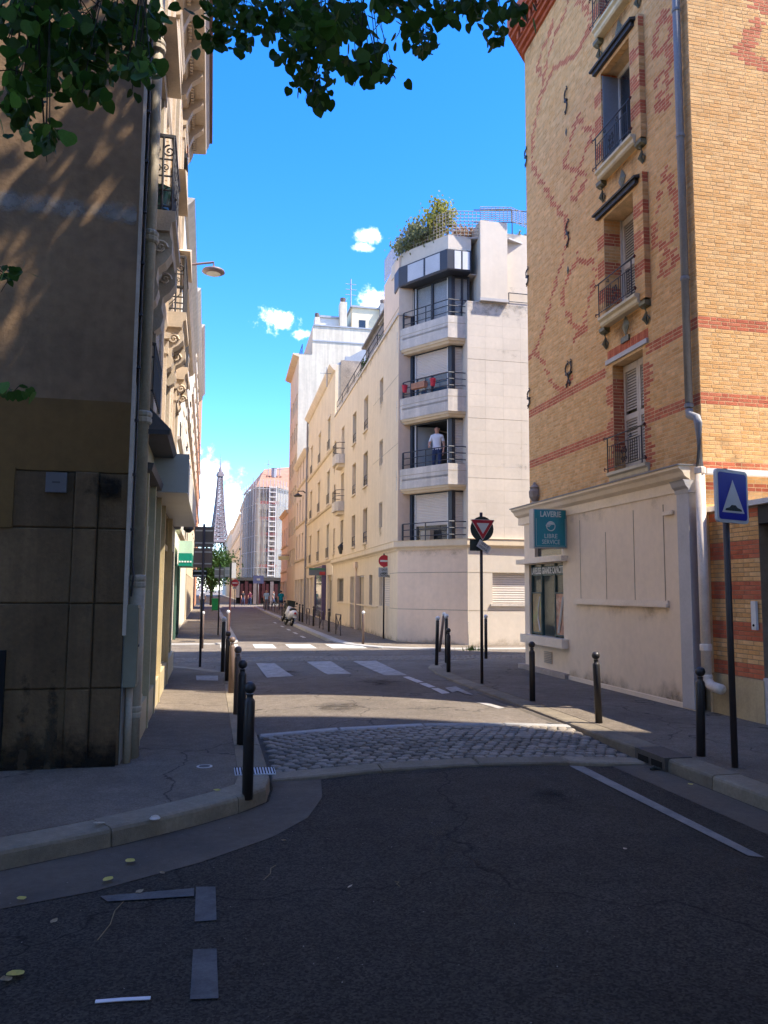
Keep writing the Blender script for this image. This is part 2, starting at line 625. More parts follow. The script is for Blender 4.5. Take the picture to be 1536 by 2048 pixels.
# concrete gutters at the foot of the kerbs
g = offset(KL[:10], -.02); g2 = [(-14, 2.3), (-8, 3.3), (-4, 4.15), (-2.2, 4.7), (-1.15, 5.02), (-.64, 5.2), (-.01, 5.6), (.5, 6.05), (.82, 6.5), (1.02, 7.1), (1.1, 7.77)]
sheet('gutter', g2 + [(.62, 7.77)] + g[::-1], .004, m_conc)
sheet('gutter', [(4.18, -14), (4.6, -14), (4.6, 7.77), (4.18, 7.77)], .004, m_conc)
sheet('gutter', [(4.25, 9.9), (4.6, 9.9), (4.58, 13), (4.3, 13)], ZP + .004, m_conc)

# cobbled ramp with granite borders
Y0, Y1 = 7.78, 9.72
root = bpy.data.objects.new('cobbled_ramp', None); COL.objects.link(root); tag(root, kind='structure')
def rz_(y):
    return ZP * (y - Y0) / (Y1 - Y0) + .012
b = MB()
for i in range(23):
    xa, xb = .3 + i * .2, .5 + i * .2
    b.add([(xa, Y0, -.012 + crown(xa, 8)), (xb, Y0, -.012 + crown(xb, 8)), (xb, Y1, ZP - .012 + crown(xb, 8)), (xa, Y1, ZP - .012 + crown(xa, 8))], [(0, 1, 2, 3)])
part(b, 'joint_bed', m_joint, root)
for yy0, yy1, m in ((Y0, Y0 + .24, m_gran), (Y1 - .13, Y1, m_gran2)):
    x = .62
    while x < 4.6:
        w = min(rnd.uniform(.85, 1.1), 4.61 - x)
        if 4.61 - (x + w) < .3: w = 4.61 - x
        b = MB()
        z0, z1 = rz_(yy0) + .008, rz_(yy1) + .006
        xa, xb = x + .006, x + w - .006
        e = .015
        b.add([(xa, yy0, -.05), (xb, yy0, -.05), (xb, yy1, -.05), (xa, yy1, -.05), (xa, yy0, z0 - e), (xb, yy0, z0 - e), (xb, yy1, z1 - e), (xa, yy1, z1 - e),
               (xa + e, yy0 + e, z0), (xb - e, yy0 + e, z0), (xb - e, yy1 - e, z1), (xa + e, yy1 - e, z1)],
              [(3, 2, 1, 0), (0, 1, 5, 4), (1, 2, 6, 5), (2, 3, 7, 6), (3, 0, 4, 7), (4, 5, 9, 8), (5, 6, 10, 9), (6, 7, 11, 10), (7, 4, 8, 11), (8, 9, 10, 11)])
        b.v = [Vector((v.x, v.y, v.z + (crown(v.x, 8) if v.z > -.04 else 0))) for v in b.v]
        part(b, 'border_stone', m, root)
        x += w
setts = []
for k in range(8):
    b = MB()
    n = 7
    ph = rnd.uniform(0, 1)
    base = []
    for i in range(n):
        a = 2 * math.pi * (i + ph) / n
        q = 1 / max(abs(math.cos(a)), abs(math.sin(a))) ** .55
        base.append((.072 * q * math.cos(a) * rnd.uniform(.9, 1.03), .057 * q * math.sin(a) * rnd.uniform(.9, 1.05)))
    vs = [(x, y, -.03) for x, y in base] + [(x * .98, y * .98, .006) for x, y in base] + [(x * .84, y * .84, .013 + rnd.uniform(-.0015, .0015)) for x, y in base] + [(0, 0, .014)]
    fs = []
    for r_ in range(2):
        for i in range(n):
            fs.append((r_ * n + i, r_ * n + (i + 1) % n, (r_ + 1) * n + (i + 1) % n, (r_ + 1) * n + i))
    for i in range(n):
        fs.append((2 * n + i, 2 * n + (i + 1) % n, 3 * n))
    b.add(vs, fs)
    me = b.mesh('sett', True)
    me.materials.append(m_sett)
    setts.append(me)
rows, cols = 15, 31
tilt = math.atan2(ZP, Y1 - Y0)
extra = MB()
n_single = 0
for r_ in range(rows):
    for c_ in range(cols):
        x = .68 + (c_ + .5 * (r_ % 2) + .25) * 3.88 / cols + rnd.uniform(-.012, .012)
        y = Y0 + .295 + r_ * (Y1 - Y0 - .465) / (rows - 1) + rnd.uniform(-.010, .010) + .025 * math.sin(c_ * .5)
        if x > 4.54: continue
        s = rnd.uniform(.78, .92)
        M = Matrix.Translation((x, y, rz_(y) + crown(x, y) - .014 + rnd.uniform(-.003, .004))) @ Matrix.Rotation(tilt + rnd.uniform(-.04, .04), 4, 'X') @ Matrix.Rotation(rnd.uniform(-.04, .04), 4, 'Y') @ Matrix.Rotation(rnd.choice((0, math.pi)) + rnd.uniform(-.2, .2), 4, 'Z') @ Matrix.Diagonal((s, s * rnd.uniform(.9, 1.1), 1, 1))
        me = rnd.choice(setts)
        if n_single < 290:
            o = bpy.data.objects.new('cobble', me); o.matrix_basis = M; link(o, root, True); n_single += 1
        else:
            extra.M = M; extra.add([v.co for v in me.vertices], [tuple(p.vertices) for p in me.polygons])
part(extra, 'cobbles', m_sett, root, smooth=True, kind='stuff')
# narrow band of small setts across the far side of the crossing
b = MB()
y = 19.3
for r_ in range(11):
    x = -6 + rnd.uniform(0, .1)
    while x < 12:
        w = rnd.uniform(.11, .17)
        yy = 19.5 + r_ * .115 + .05 * math.sin(x * .7)
        h = ZP + .004 + rnd.uniform(.001, .012)
        b.add([(x, yy, ZP - .01), (x + w - .018, yy, ZP - .01), (x + w - .018, yy + .1, ZP - .01), (x, yy + .1, ZP - .01), (x + .012, yy + .012, h), (x + w - .03, yy + .012, h), (x + w - .03, yy + .088, h), (x + .012, yy + .088, h)],
              [(0, 1, 5, 4), (1, 2, 6, 5), (2, 3, 7, 6), (3, 0, 4, 7), (4, 5, 6, 7)])
        x += w
tag(part(b, 'cobble_band', m_sett), kind='stuff')

# painted markings
def mark(name, pts, z=0, m=None, label=None, cat='road marking', group=None):
    if len(pts) == 4:
        P = [Vector((p[0], p[1])) for p in pts]
        b = MB(); nx, ny = 8, 10
        vs = []
        for j in range(ny + 1):
            for i in range(nx + 1):
                q = P[0].lerp(P[1], i / nx).lerp(P[3].lerp(P[2], i / nx), j / ny); vs.append((q.x, q.y, z + .008 + crown(q.x, q.y)))
        fs = [(j * (nx + 1) + i, j * (nx + 1) + i + 1, (j + 1) * (nx + 1) + i + 1, (j + 1) * (nx + 1) + i) for j in range(ny) for i in range(nx)]
        if tri_area_z(vs[0], vs[1], vs[nx + 2]) < 0: fs = [f[::-1] for f in fs]
        b.add(vs, fs); o = part(b, name, m or m_paint)
    else:
        pts = [tuple(p) for p in pts]
        o = sheet(name, pts, z + .008 + max(crown(*p) for p in pts), m or m_paint, None, None)
    return tag(o, label, cat, group)
def gp(*pp, z=0):
    return [tuple(PZ(x, y, z)[:2]) for x, y in pp]
mark('edge_line', gp((1138, 1538), (1168, 1538), (1530, 1724), (1497, 1722)), 0, m_faded2, 'long thin white line running beside the gutter near the drain')
mark('parking_mark', gp((392, 1776), (431, 1776), (433, 1843), (389, 1846)), 0, m_faded, 'faded square parking dash nearest the white end bar')
mark('parking_mark', gp((386, 1902), (433, 1900), (437, 2000), (380, 2002)), 0, m_faded, 'faded long parking dash at the bottom of the picture')
mark('parking_bar', gp((200, 1795), (388, 1779), (388, 1795), (215, 1806)), .001, m_faded, 'faded thin bar joining the parking dash to the kerb')
zs = [((512, 1327), (549, 1327), (587, 1354), (534, 1357)), ((613, 1324), (662, 1323), (703, 1349), (655, 1351)), ((706, 1323), (752, 1322), (815, 1352), (770, 1353))]
for q, lab in zip(zs, ('pale zebra stripe beside the bollard row', 'middle pale zebra stripe of the three', 'pale zebra stripe closest to the give-way sign')):
    mark('zebra_stripe', gp(*q, z=ZP), ZP, m_paint, lab + ' on the raised crossing', 'road marking', 'zebra stripes before the cobble band')
dz = [((805, 1356), (818, 1355), (848, 1367), (834, 1369)), ((838, 1371), (852, 1369), (872, 1378), (858, 1380)), ((862, 1382), (876, 1380), (900, 1391), (884, 1394))]
for q, lab in zip(dz, ('first', 'middle', 'last')):
    mark('lane_dash', gp(*q, z=ZP), ZP, m_paint2, lab + ' white dash from the zebra along the kerb curve', 'road marking', 'dashes curving to the kerb')
mark('arrow_mark', gp((890, 1380), (912, 1377), (946, 1394), (932, 1393), (915, 1386), (905, 1390), z=ZP), ZP, m_paint, 'worn white arrow head painted close to the kerb')
mark('lane_dash', gp((950, 1409), (975, 1409), (1010, 1419), (998, 1422), z=ZP), ZP, m_paint, 'worn white blot in the sunny strip by the kerb')
zf = [(505, 545), (570, 620), (650, 715), (742, 800), (440, 475)]
for i, (a, c) in enumerate(zf):
    mark('zebra_stripe', gp((a, 1289), (c, 1289), (c + (c - 425) * .07, 1297), (a + (a - 425) * .07, 1297), z=ZP), ZP, m_paint2,
         ('sunlit zebra stripe beyond the cobble band, ' + ('second', 'third', 'fourth', 'fifth', 'first')[i] + ' from the tall sign post'), 'road marking', 'zebra stripes beyond the junction')
for i, yy in enumerate((30.5, 33.2, 36.2, 39.5, 44)):
    mark('bay_dash', [(3.55, yy), (3.68, yy), (3.68, yy + 1.3), (3.55, yy + 1.3)], 0, m_paint2, ('first', 'second', 'third', 'fourth', 'fifth')[i] + ' white parking dash along the far kerb before the scooter', 'road marking', 'parking dashes by the far kerb')
mark('pavement_patch', gp((392, 1352), (436, 1352), (436, 1362), (393, 1361), z=ZS), ZS, m_paint, 'pale rectangular patch on the pavement behind the bollards', 'patch')
# storm drain in the right kerb, drain cover and small grate on the left
t = thing('storm_drain', 'rusty cast iron storm drain mouth set in the kerb', 'drain', (4.6, 7.6, 0))
b = MB(); b.box(4.585, 7.42, .0, 4.9, 8.0, ZS + .012)
part(b, 'drain_body', m_iron, t)
m_black = mat('black void', (.006, .006, .006), .95, 0, bump=0)
for k in range(2):
    b = MB(); b.box(4.58, 7.47 + k * .26, .025, 4.6, 7.47 + k * .26 + .2, .09); part(b, 'drain_slot', m_black, t)
t = thing('valve_cover', 'small round valve cover with a pale rim in the pavement', 'cover', (*PZ(409, 1533, ZS),))
c = PZ(409, 1533, ZS)
b = MB(); b.lathe([(.075, 0), (.075, .004), (.055, .004), (.055, .002)], 20, c); part(b, 'rim', m_paint2, t)
b = MB(); b.lathe([(.054, 0), (.054, .005)], 20, c); part(b, 'lid', m_iron, t)
t = thing('kerb_grate', 'small striped metal grate between the kerb stones and the near bollard', 'grate', (.42, 7.4, ZS))
q = [PZ(x, y, ZS) for x, y in ((468, 1537), (548, 1536), (552, 1549), (470, 1552))]
b = MB(); b.prism([p[:2] for p in q[::-1]], ZS, ZS + .008); part(b, 'grate_frame', mat('pale metal', (.5, .5, .52), .5, .2, 8, .2, spec=.5), t)
for k in range(14):
    f = (k + .5) / 14
    a0, a1 = q[0].lerp(q[1], f), q[3].lerp(q[2], f)
    d = (q[1] - q[0]) / 14 * .22
    b = MB(); b.add([a0 - d + Vector((0, 0, .012)), a1 - d + Vector((0, 0, .012)), a1 + d + Vector((0, 0, .012)), a0 + d + Vector((0, 0, .012))], [(0, 1, 2, 3)])
    part(b, 'slot', m_black, t)
# ================================================================== brick corner building with the laundry
m_brick = mat('brick', (.5, .33, .15), .85, .16, 9, .5, 160, tone=True)
m_mort = mat('brick mortar', (.70, .48, .26), .95, .2, 6, .4, 120)
m_cream = mat('cream shop paint', (.82, .66, .48), .6, .07, .8, .12, 40, streak=.025, stain=(.70, .54, .37), stain_amt=.35, stain_scale=.8)
m_cream2 = mat('cream trim paint', (.82, .68, .51), .6, .10, 2, .1, 40)
m_bluegrey = mat('blue grey paint', (.46, .44, .43), .55, .1, 2, .1, 40)
m_sill = mat('stone sill', (.62, .53, .36), .8, .15, 4, .2, 60)
m_wrought = mat('wrought iron', (.028, .026, .028), .55, .2, 10, .1, 40, spec=.5)
m_rustred = mat('red lead paint', (.12, .025, .022), .6, .2, 10, .1, 40)
m_ceram = mat('ornament ceramic', (.13, .12, .065), .45, .35, 12, .4, 60, spec=.5)
m_zincp = mat('zinc pipe', (.23, .225, .225), .55, .15, 3, .08, 30, spec=.4, metal=.1)
m_pipew = mat('cream pipe', (.74, .62, .50), .55, .15, 3, .1, 30)
m_wood = mat('painted shutter', (.56, .49, .41), .6, .12, 5, .1, 40)
m_winw = mat('white window paint', (.66, .64, .60), .5, .08, 5, .05, 30)
m_glassd = mat_glass('dark glass', (.03, .035, .04), .05, .86, .8)
m_glass = mat_glass('shop glass', (.10, .14, .13), .04, .28, .7)
m_inside = mat('dim interior', (.20, .19, .15), .9, .3, 1.5, 0)
m_curtain = mat('curtain', (.72, .71, .69), .9, .1, 3, .1, 20)
BX, BY0, BY1, BTOP = 7.05, 10.18, 16.62, 14.75
SY0 = 10.36
CH = (8.2, 17.95)
bt = thing('brick_building', 'tall buff brick corner building with red brick patterns and a laundry below', 'building', (BX, BY0, ZS))
FB = frame((BX, BY0, 0), 0)              # street face: x = Y - BY0
FE = frame((BX, BY0, 0), 90, True)       # face towards us: x = X - BX
# core behind the bricks
b = MB(); b.prism([(BX + .006, BY0 + .006), (16, BY0 + .006), (16, CH[1]), (CH[0], CH[1]), (BX + .006, BY1)], 3.4, BTOP)
core_poly = None
from mathutils.geometry import tessellate_polygon
def wall_grid(mb, u0, u1, z0, z1, holes, n=0.0, depth=.25):
    """front face at y=n in mb's frame with rectangular holes and reveals"""
    us = sorted({u0, u1, *[h[0] for h in holes], *[h[1] for h in holes]})
    zs_ = sorted({z0, z1, *[h[2] for h in holes], *[h[3] for h in holes]})
    us = [u for u in us if u0 - 1e-6 <= u <= u1 + 1e-6]
    zs_ = [z for z in zs_ if z0 - 1e-6 <= z <= z1 + 1e-6]
    for i in range(len(us) - 1):
        for j in range(len(zs_) - 1):
            cu, cz = (us[i] + us[i + 1]) / 2, (zs_[j] + zs_[j + 1]) / 2
            if any(h[0] < cu < h[1] and h[2] < cz < h[3] for h in holes):
                continue
            mb.add([(us[i], n, zs_[j]), (us[i + 1], n, zs_[j]), (us[i + 1], n, zs_[j + 1]), (us[i], n, zs_[j + 1])], [(3, 2, 1, 0)])
    for h in holes:
        a, c, d, e = h[:4]
        dd = h[4] if len(h) > 4 and isinstance(h[4], float) else depth
        q = n - dd
        mb.add([(a, n, d), (c, n, d), (c, n, e), (a, n, e), (a, q, d), (c, q, d), (c, q, e), (a, q, e)],
               [(0, 1, 5, 4), (1, 2, 6, 5), (2, 3, 7, 6), (3, 0, 4, 7)])
    return mb
# window openings on the street face: Y range, z range
WIN = [(11.73, 12.76, 3.98, 5.94), (11.73, 12.76, 6.86, 8.72), (11.73, 12.76, 9.70, 11.60), (11.73, 12.76, 12.56, 14.4)]
BAY = [(11.42, 13.02, 6.72, 8.93), (11.42, 13.02, 9.55, 11.80), (11.42, 13.02, 12.40, 14.6)]
BP = .11                                  # the surrounds of the three upper windows stand proud
b = MB(FB)
wall_grid(b, 0, BY1 - BY0, 3.4, BTOP, [(w[0] - BY0, w[1] - BY0, w[2], w[3]) for w in WIN], -.0008, .3)
for y in BAY:
    a, c = y[0] - BY0 + .004, y[1] - BY0 - .004
    k = [w for w in WIN if w[2] > y[2] and w[3] < y[3]][0]
    wall_grid(b, a, c, y[2] + .004, y[3] - .004, [(k[0] - BY0, k[1] - BY0, k[2], k[3], BP)], BP - .0008, BP)
    b.add([(a, BP - .004, y[2]), (a, BP - .004, y[3]), (a, -.01, y[3]), (a, -.01, y[2])], [(0, 1, 2, 3)])
    b.add([(c, BP - .004, y[2]), (c, BP - .004, y[3]), (c, -.01, y[3]), (c, -.01, y[2])], [(3, 2, 1, 0)])
    b.add([(a, BP - .004, y[2]), (c, BP - .004, y[2]), (c, -.01, y[2]), (a, -.01, y[2])], [(0, 1, 2, 3)])
wall = part(b, 'wall', m_mort, bt)
b = MB()
b.add([(BX + .001, BY0 + .001, ZS), (16, BY0 + .001, ZS), (16, BY0 + .001, BTOP), (BX + .001, BY0 + .001, BTOP)], [(0, 1, 2, 3)])
b.add([(BX, BY1, 0), (CH[0], CH[1], 0), (CH[0], CH[1], BTOP), (BX, BY1, BTOP)], [(3, 2, 1, 0)])
b.add([(CH[0], CH[1], 0), (16, CH[1], 0), (16, CH[1], BTOP), (CH[0], CH[1], BTOP)], [(3, 2, 1, 0)])
b.add([(16, BY0, 0), (16, CH[1], 0), (16, CH[1], BTOP), (16, BY0, BTOP)], [(0, 1, 2, 3)])
part(b, 'wall', m_mort, bt)
# roof and corbelled red cornice
m_redb = mat('red cornice brick', (.40, .105, .05), .85, .2, 7, .5, 120)
def ringpoly(o):
    return [(BX - o, BY0 - o * .2), (16, BY0 - o * .2), (16, CH[1] + o), (CH[0] - o * .3, CH[1] + o), (BX - o, BY1 + o * .4)]
rf = part(MB().prism(ringpoly(.38), BTOP + .62, BTOP + .9), 'roof', m_redb, bt)
for o, z0, z1 in ((.06, 0, .10), (.14, .10, .2), (.2, .2, .24), (.30, .42, .52), (.36, .52, .62)):
    part(MB().prism(ringpoly(o), BTOP + z0, BTOP + z1), 'cornice_course', m_redb, rf)
b = MB(); b.prism(ringpoly(.05), BTOP + .23, BTOP + .43); part(b, 'cornice_course', mat('brown brick', (.25, .075, .04), .85, .2, 6, .4, 120), rf)
y = BY0
while y < BY1:
    b = MB(); b.box(BX - .24, y, BTOP + .24, BX - .05, y + .11, BTOP + .42); part(b, 'dentil', m_redb, rf); y += .24
# ---- red brick pattern, traced on the face of the wall
def poly_px(z, sx, sy, pts):
    return [(lambda p: (p.y, p.z))(PX(sx + x / z, sy + y / z, BX)) for x, y in pts]
S1, S2 = 4.267, 2.977
PAT = [poly_px(S1, 1040, 0, q) for q in (
    [(420, 0), (350, 190), (300, 290), (255, 420), (230, 530), (215, 600), (200, 650)],
    [(285, 170), (260, 260), (190, 430), (150, 580), (210, 660), (185, 740), (165, 850), (155, 930), (130, 1020), (125, 1090), (105, 1160), (105, 1250), (100, 1390), (130, 1460), (190, 1560), (250, 1680), (320, 1790), (395, 1890), (385, 2030)],
    [(540, 40), (590, 100), (580, 260), (530, 360), (490, 450), (440, 490), (290, 580), (240, 680), (190, 800)],
    [(490, 1000), (450, 1110), (430, 1200), (420, 1270), (365, 1400), (420, 1440), (490, 1480), (565, 1500)],
    [(490, 1000), (560, 1090), (630, 1110), (600, 1200), (555, 1310), (520, 1390), (490, 1470)],
    [(490, 1500), (440, 1620), (430, 1690), (490, 1690), (565, 1530)])]
PAT += [poly_px(S2, 1020, 480, q) for q in (
    [(345, 0), (310, 130), (270, 260), (230, 420), (190, 560), (150, 660), (200, 730), (240, 830), (270, 880), (330, 890), (370, 800)],
    [(405, 60), (400, 120), (340, 220), (310, 330), (330, 420), (380, 510), (430, 530)],
    [(405, 120), (500, 140), (510, 220), (480, 330), (450, 430), (440, 510)], [(380, 590), (460, 520)], [(150, 660), (110, 700)],
    [(870, 20), (940, 70), (990, 90)], [(940, 70), (890, 190), (940, 190), (990, 90)])]
PAT += [poly_px(S2, 1020, 0, q) for q in (
    [(905, 40), (870, 200), (850, 310), (930, 290), (960, 320)], [(905, 60), (960, 130), (975, 190), (930, 260), (970, 330), (920, 480), (960, 520), (930, 630), (880, 630), (900, 560), (860, 500), (900, 440)],
    [(925, 1010), (950, 1090), (1000, 1180), (1000, 1300), (960, 1420), (940, 1490)], [(925, 1030), (890, 1170), (870, 1290), (860, 1440), (940, 1490), (1000, 1530)], [(400, 0), (470, 60), (480, 170), (390, 330)])]
def segd(px_, py_, a, c):
    dx, dy = c[0] - a[0], c[1] - a[1]
    l = dx * dx + dy * dy
    t = max(0, min(1, ((px_ - a[0]) * dx + (py_ - a[1]) * dy) / l)) if l else 0
    return math.hypot(px_ - a[0] - t * dx, (py_ - a[1] - t * dy))
def on_pat(y, z):
    for q in PAT:
        for a, c in zip(q, q[1:]):
            if segd(y, z, a, c) < .06:
                return True
    return False
def band(z):
    k = math.floor((z - 3.58) / CO + .02)
    return k in (36, 37, 38, 17, 18, 19, 0, 1, 2, -4, -3)
CO = .0615
buffs = [(.72, .41, .162), (.75, .435, .185), (.69, .375, .14), (.76, .465, .205), (.73, .42, .17), (.67, .36, .13)]
reds = [(.55, .15, .07), (.50, .125, .06), (.58, .175, .085)]
def brick_box(mb, u0, u1, z0, z1, out):
    e = .004
    mb.add([(u0, -.02, z0), (u1, -.02, z0), (u1, -.02, z1), (u0, -.02, z1), (u0, out - e, z0), (u1, out - e, z0), (u1, out - e, z1), (u0, out - e, z1),
            (u0 + e, out, z0 + e), (u1 - e, out, z0 + e), (u1 - e, out, z1 - e), (u0 + e, out, z1 - e)],
           [(0, 1, 5, 4), (1, 2, 6, 5), (2, 3, 7, 6), (3, 0, 4, 7), (4, 5, 9, 8), (5, 6, 10, 9), (6, 7, 11, 10), (7, 4, 8, 11), (11, 10, 9, 8)])
def courses(z0, z1, off=0):
    k = 0
    z = z0
    while z + CO <= z1 + .01:
        yield k, z, z + CO - .008
        z += CO; k += 1
BR = []       # (frame, u0, u1, z0, z1, out, colour index, red)
def lay(F, u0, u1, zlo, zhi, test, colour, out=.0, cuts=()):
    for k, z, zt in courses(zlo, zhi):
        u = u0
        first = True
        seq = k % 2
        j0 = rnd.uniform(.06, .2)
        while u < u1 - .02:
            w = (.108 if seq % 2 else .22)
            if first: w = j0 if k % 2 else .22
            first = False
            ue = min(u + w, u1)
            if u1 - ue < .05: ue = u1
            for cu_ in cuts:
                if u + .004 < cu_ < ue - .004: ue = cu_
            cu, cz = (u + ue) / 2, (z + zt) / 2
            if test(cu, cz):
                BR.append((F, u + .0035, ue - .0035, z, zt, out + rnd.uniform(.0006, .0024), rnd.random(), colour(cu, cz)))
            u = ue
            seq += 1
def t_street(u, z):
    y = u + BY0
    for w in WIN[:1]:
        if w[0] < y < w[1] and w[2] < z < w[3] + .16: return False
    for w in BAY:
        if w[0] < y < w[1] and w[2] < z < w[3]: return False
    return True
def c_street(u, z):
    y = u + BY0
    if band(z) and not (11.55 < y < 12.95 and 4 < z < 6.1): return True
    w = WIN[0]
    if w[2] - .1 < z < w[3] - .25:
        e = .11 if int((z + .02) / .33) % 2 else .22
        if w[0] - e < y < w[0] or w[1] < y < w[1] + e: return True
    return on_pat(y, z)
lay(FB, 0.0, BY1 - BY0, 3.58, BTOP, t_street, c_street, 0, [WIN[0][0] - BY0, WIN[0][1] - BY0, BAY[0][0] - BY0, BAY[0][1] - BY0])
for y in BAY:
    k = [w for w in WIN if w[2] > y[2] and w[3] < y[3]][0]
    lay(FB, y[0] - BY0, y[1] - BY0, y[2], y[3], lambda u, z: not (k[0] - BY0 < u < k[1] - BY0 and k[2] < z < k[3]),
        lambda u, z: k[2] - .1 < z < k[3] and int((z - k[2]) / .265) % 2 == 1 and min(abs(u + BY0 - k[0]), abs(u + BY0 - k[1])) < .23, BP, [k[0] - BY0, k[1] - BY0])
    FN = frame((BX - BP, y[0], 0), 90, True)
    lay(FN, 0, BP, y[2], y[3], lambda u, z: True, lambda u, z: int((z - k[2]) / .265) % 2 == 1)
def c_end(u, z):
    if band(z): return True
    x, zz = u + BX, z
    for q in (((8.3, 12.2), (7.75, 11.7), (8.4, 11.2)), ((8.35, 10.9), (7.95, 10.35), (8.5, 10.2)), ((8.3, 12.2), (9, 11.5), (8.4, 11.2))):
        for a, c in zip(q, q[1:]):
            if segd(x, zz, a, c) < .12: return True
    return False
lay(FE, 0, 2.9, 3.585 - 8 * CO, 12.9, lambda u, z: True, c_end)
# window reveals: courses of the far jamb seen from the street
for w in WIN:
    pr_ = BP if w is not WIN[0] else 0
    FJ = frame((BX - pr_, w[1], 0), 90, True)
    lay(FJ, 0, .30 + pr_, w[2], w[3], lambda u, z: True, lambda u, z, w=w: (w[2] + .35 < z < w[3] - .22) if w is WIN[0] else int((z - w[2]) / .265) % 2 == 1)
def proj_area(q):
    F, u0, u1, z0, z1, out = q[:6]
    ps = [pix(F @ Vector((u, out, z))) for u, z in ((u0, z0), (u1, z0), (u1, z1), (u0, z1))]
    if any(p[2] < .5 or not (0 < p[0] < 1536 and 0 < p[1] < 2048) for p in ps): return 0
    return abs(sum(ps[i][0] * ps[(i + 1) % 4][1] - ps[(i + 1) % 4][0] * ps[i][1] for i in range(4))) / 2
BR2 = []
m_lowbrick = None
# ---- ground floor annexe in the same brick, running towards us
AX, AY0, AY1 = 7.12, 9.12, BY0
FA = frame((AX, AY0, 0), 0)
lay(FA, 0, AY1 - AY0, .70, 2.98, lambda u, z: True, lambda u, z: int((z - .62) / .277) % 2 == 0)
ann = len(BR)
order = sorted(range(len(BR)), key=lambda i: -proj_area(BR[i]))
single = set(order[:290])
var_mesh = {}
rest = {}
for i, q in enumerate(BR):
    F, u0, u1, z0, z1, out, rv, red = q
    pal = reds if red else buffs
    ci = int(rv * len(pal)) % len(pal)
    colr = [c * (0.92 + .16 * ((rv * 37) % 1)) for c in pal[ci]]
    if i in single:
        wq = round((u1 - u0) / .02) * .02
        key = (wq, ci, red, F.determinant() < 0)
        if key not in var_mesh:
            b = MB(); b.col = pal[ci]
            if F.determinant() < 0:
                b.M = Matrix.Diagonal((1, 1, 1, 1))
            brick_box(b, 0, wq, 0, CO - .008, 0)
            if F.determinant() < 0:
                b.f = [f[::-1] for f in b.f]
            me = b.mesh('brick'); me.materials.append(m_brick)
            var_mesh[key] = me
        o = bpy.data.objects.new('brick', var_mesh[key])
        wq2 = (u1 - u0) / wq
        o.matrix_basis = F @ Matrix.Translation((u0, out, z0)) @ Matrix.Diagonal((wq2, 1, 1, 1))
        link(o, bt)
    else:
        k = 'annexe' if i >= 10 ** 9 else 'main'
        b = rest.setdefault(k, MB())
        b.M = F; b.col = colr
        brick_box(b, u0, u1, z0, z1, out)
for b in rest.values():
    part(b, 'brickwork', m_brick, bt, kind='stuff')
# ---- windows
def scroll(cx, cz, r, turns, a0, sgn, n=18, y=0):
    return [(cx + r * (1 - i / n) * math.cos(a0 + sgn * turns * 2 * math.pi * i / n), y, cz + r * (1 - i / n) * math.sin(a0 + sgn * turns * 2 * math.pi * i / n)) for i in range(n + 1)]
def window_guard(parent, F, a, c, z0, z1, n):
    b = MB(F)
    b.tube([(a - .13, n, z1), (c + .13, n, z1)], .013, 5)
    b.tube([(a - .10, n, z0 + .02), (c + .10, n, z0 + .02)], .010, 5)
    b.tube([(a, n, z0 + (z1 - z0) * .72), (c, n, z0 + (z1 - z0) * .72)], .008, 5)
    for x in (a - .04, c + .04): b.tube([(x, n, z0 - .05), (x, n, z1)], .012, 5)
    g = part(b, 'window_guard', m_wrought, parent)
    k = 15
    for i in range(k):
        x = a + (c - a) * (i + .5) / k
        if abs(i - k // 2) > 1:
            b = MB(F); b.tube([(x, n, z0 + .02), (x, n, z0 + (z1 - z0) * .72)], .007, 4); part(b, 'baluster', m_wrought, g)
    mid = (a + c) / 2
    for s in (-1, 1):
        b = MB(F)
        b.tube(scroll(mid + s * .06, z0 + (z1 - z0) * .45, .07, 1.3, math.pi / 2, s, y=n)[::-1] + scroll(mid + s * .06, z0 + (z1 - z0) * .2, .06, 1.3, -math.pi / 2, -s, y=n), .008, 4)
        part(b, 'scroll', m_wrought, g); b = MB(F); b.tube(scroll(mid + s * .22, z0 + (z1 - z0) * .86, .05, 1.2, 0, s, y=n), .007, 4)
        part(b, 'scroll', m_wrought, g)
        b = MB(F)
        for zz in (z1, z0 + .02):
            x = a - .13 if s < 0 else c + .13
            b.tube([(x, n - .0, zz), (x + s * .02, n, zz + .03), (x + s * .05, n, zz), (x + s * .02, n, zz - .03)], .012, 4)
        part(b, 'fleur', m_rustred, g)
    return g
def shutters(parent, F, a, c, z0, z1, n):
    for k in range(2):
        x0 = a + (c - a) * k / 2 + .006; x1 = a + (c - a) * (k + 1) / 2 - .006
        b = MB(F)
        for q in ((x0, z0, x0 + .06, z1), (x1 - .06, z0, x1, z1), (x0 + .06, z0, x1 - .06, z0 + .12), (x0 + .06, z1 - .12, x1 - .06, z1), (x0 + .06, (z0 + z1) / 2 - .05, x1 - .06, (z0 + z1) / 2 + .05)):
            b.box(q[0], n - .035, q[1], q[2], n, q[3])
        s = part(b, 'shutter', m_wood, parent)
        zz = z0 + .14
        while zz < z1 - .15:
            if abs(zz - (z0 + z1) / 2) > .07:
                b = MB(F)
                b.add([(x0 + .06, n - .004, zz), (x1 - .06, n - .004, zz), (x1 - .06, n - .03, zz + .04), (x0 + .06, n - .03, zz + .04), (x0 + .06, n - .010, zz - .003), (x1 - .06, n - .010, zz - .003), (x1 - .06, n - .036, zz + .037), (x0 + .06, n - .036, zz + .037)],
                      [(3, 2, 1, 0), (4, 5, 6, 7), (0, 1, 5, 4), (2, 3, 7, 6), (1, 2, 6, 5), (3, 0, 4, 7)])
                part(b, 'slat', m_wood, s)
            zz += .052
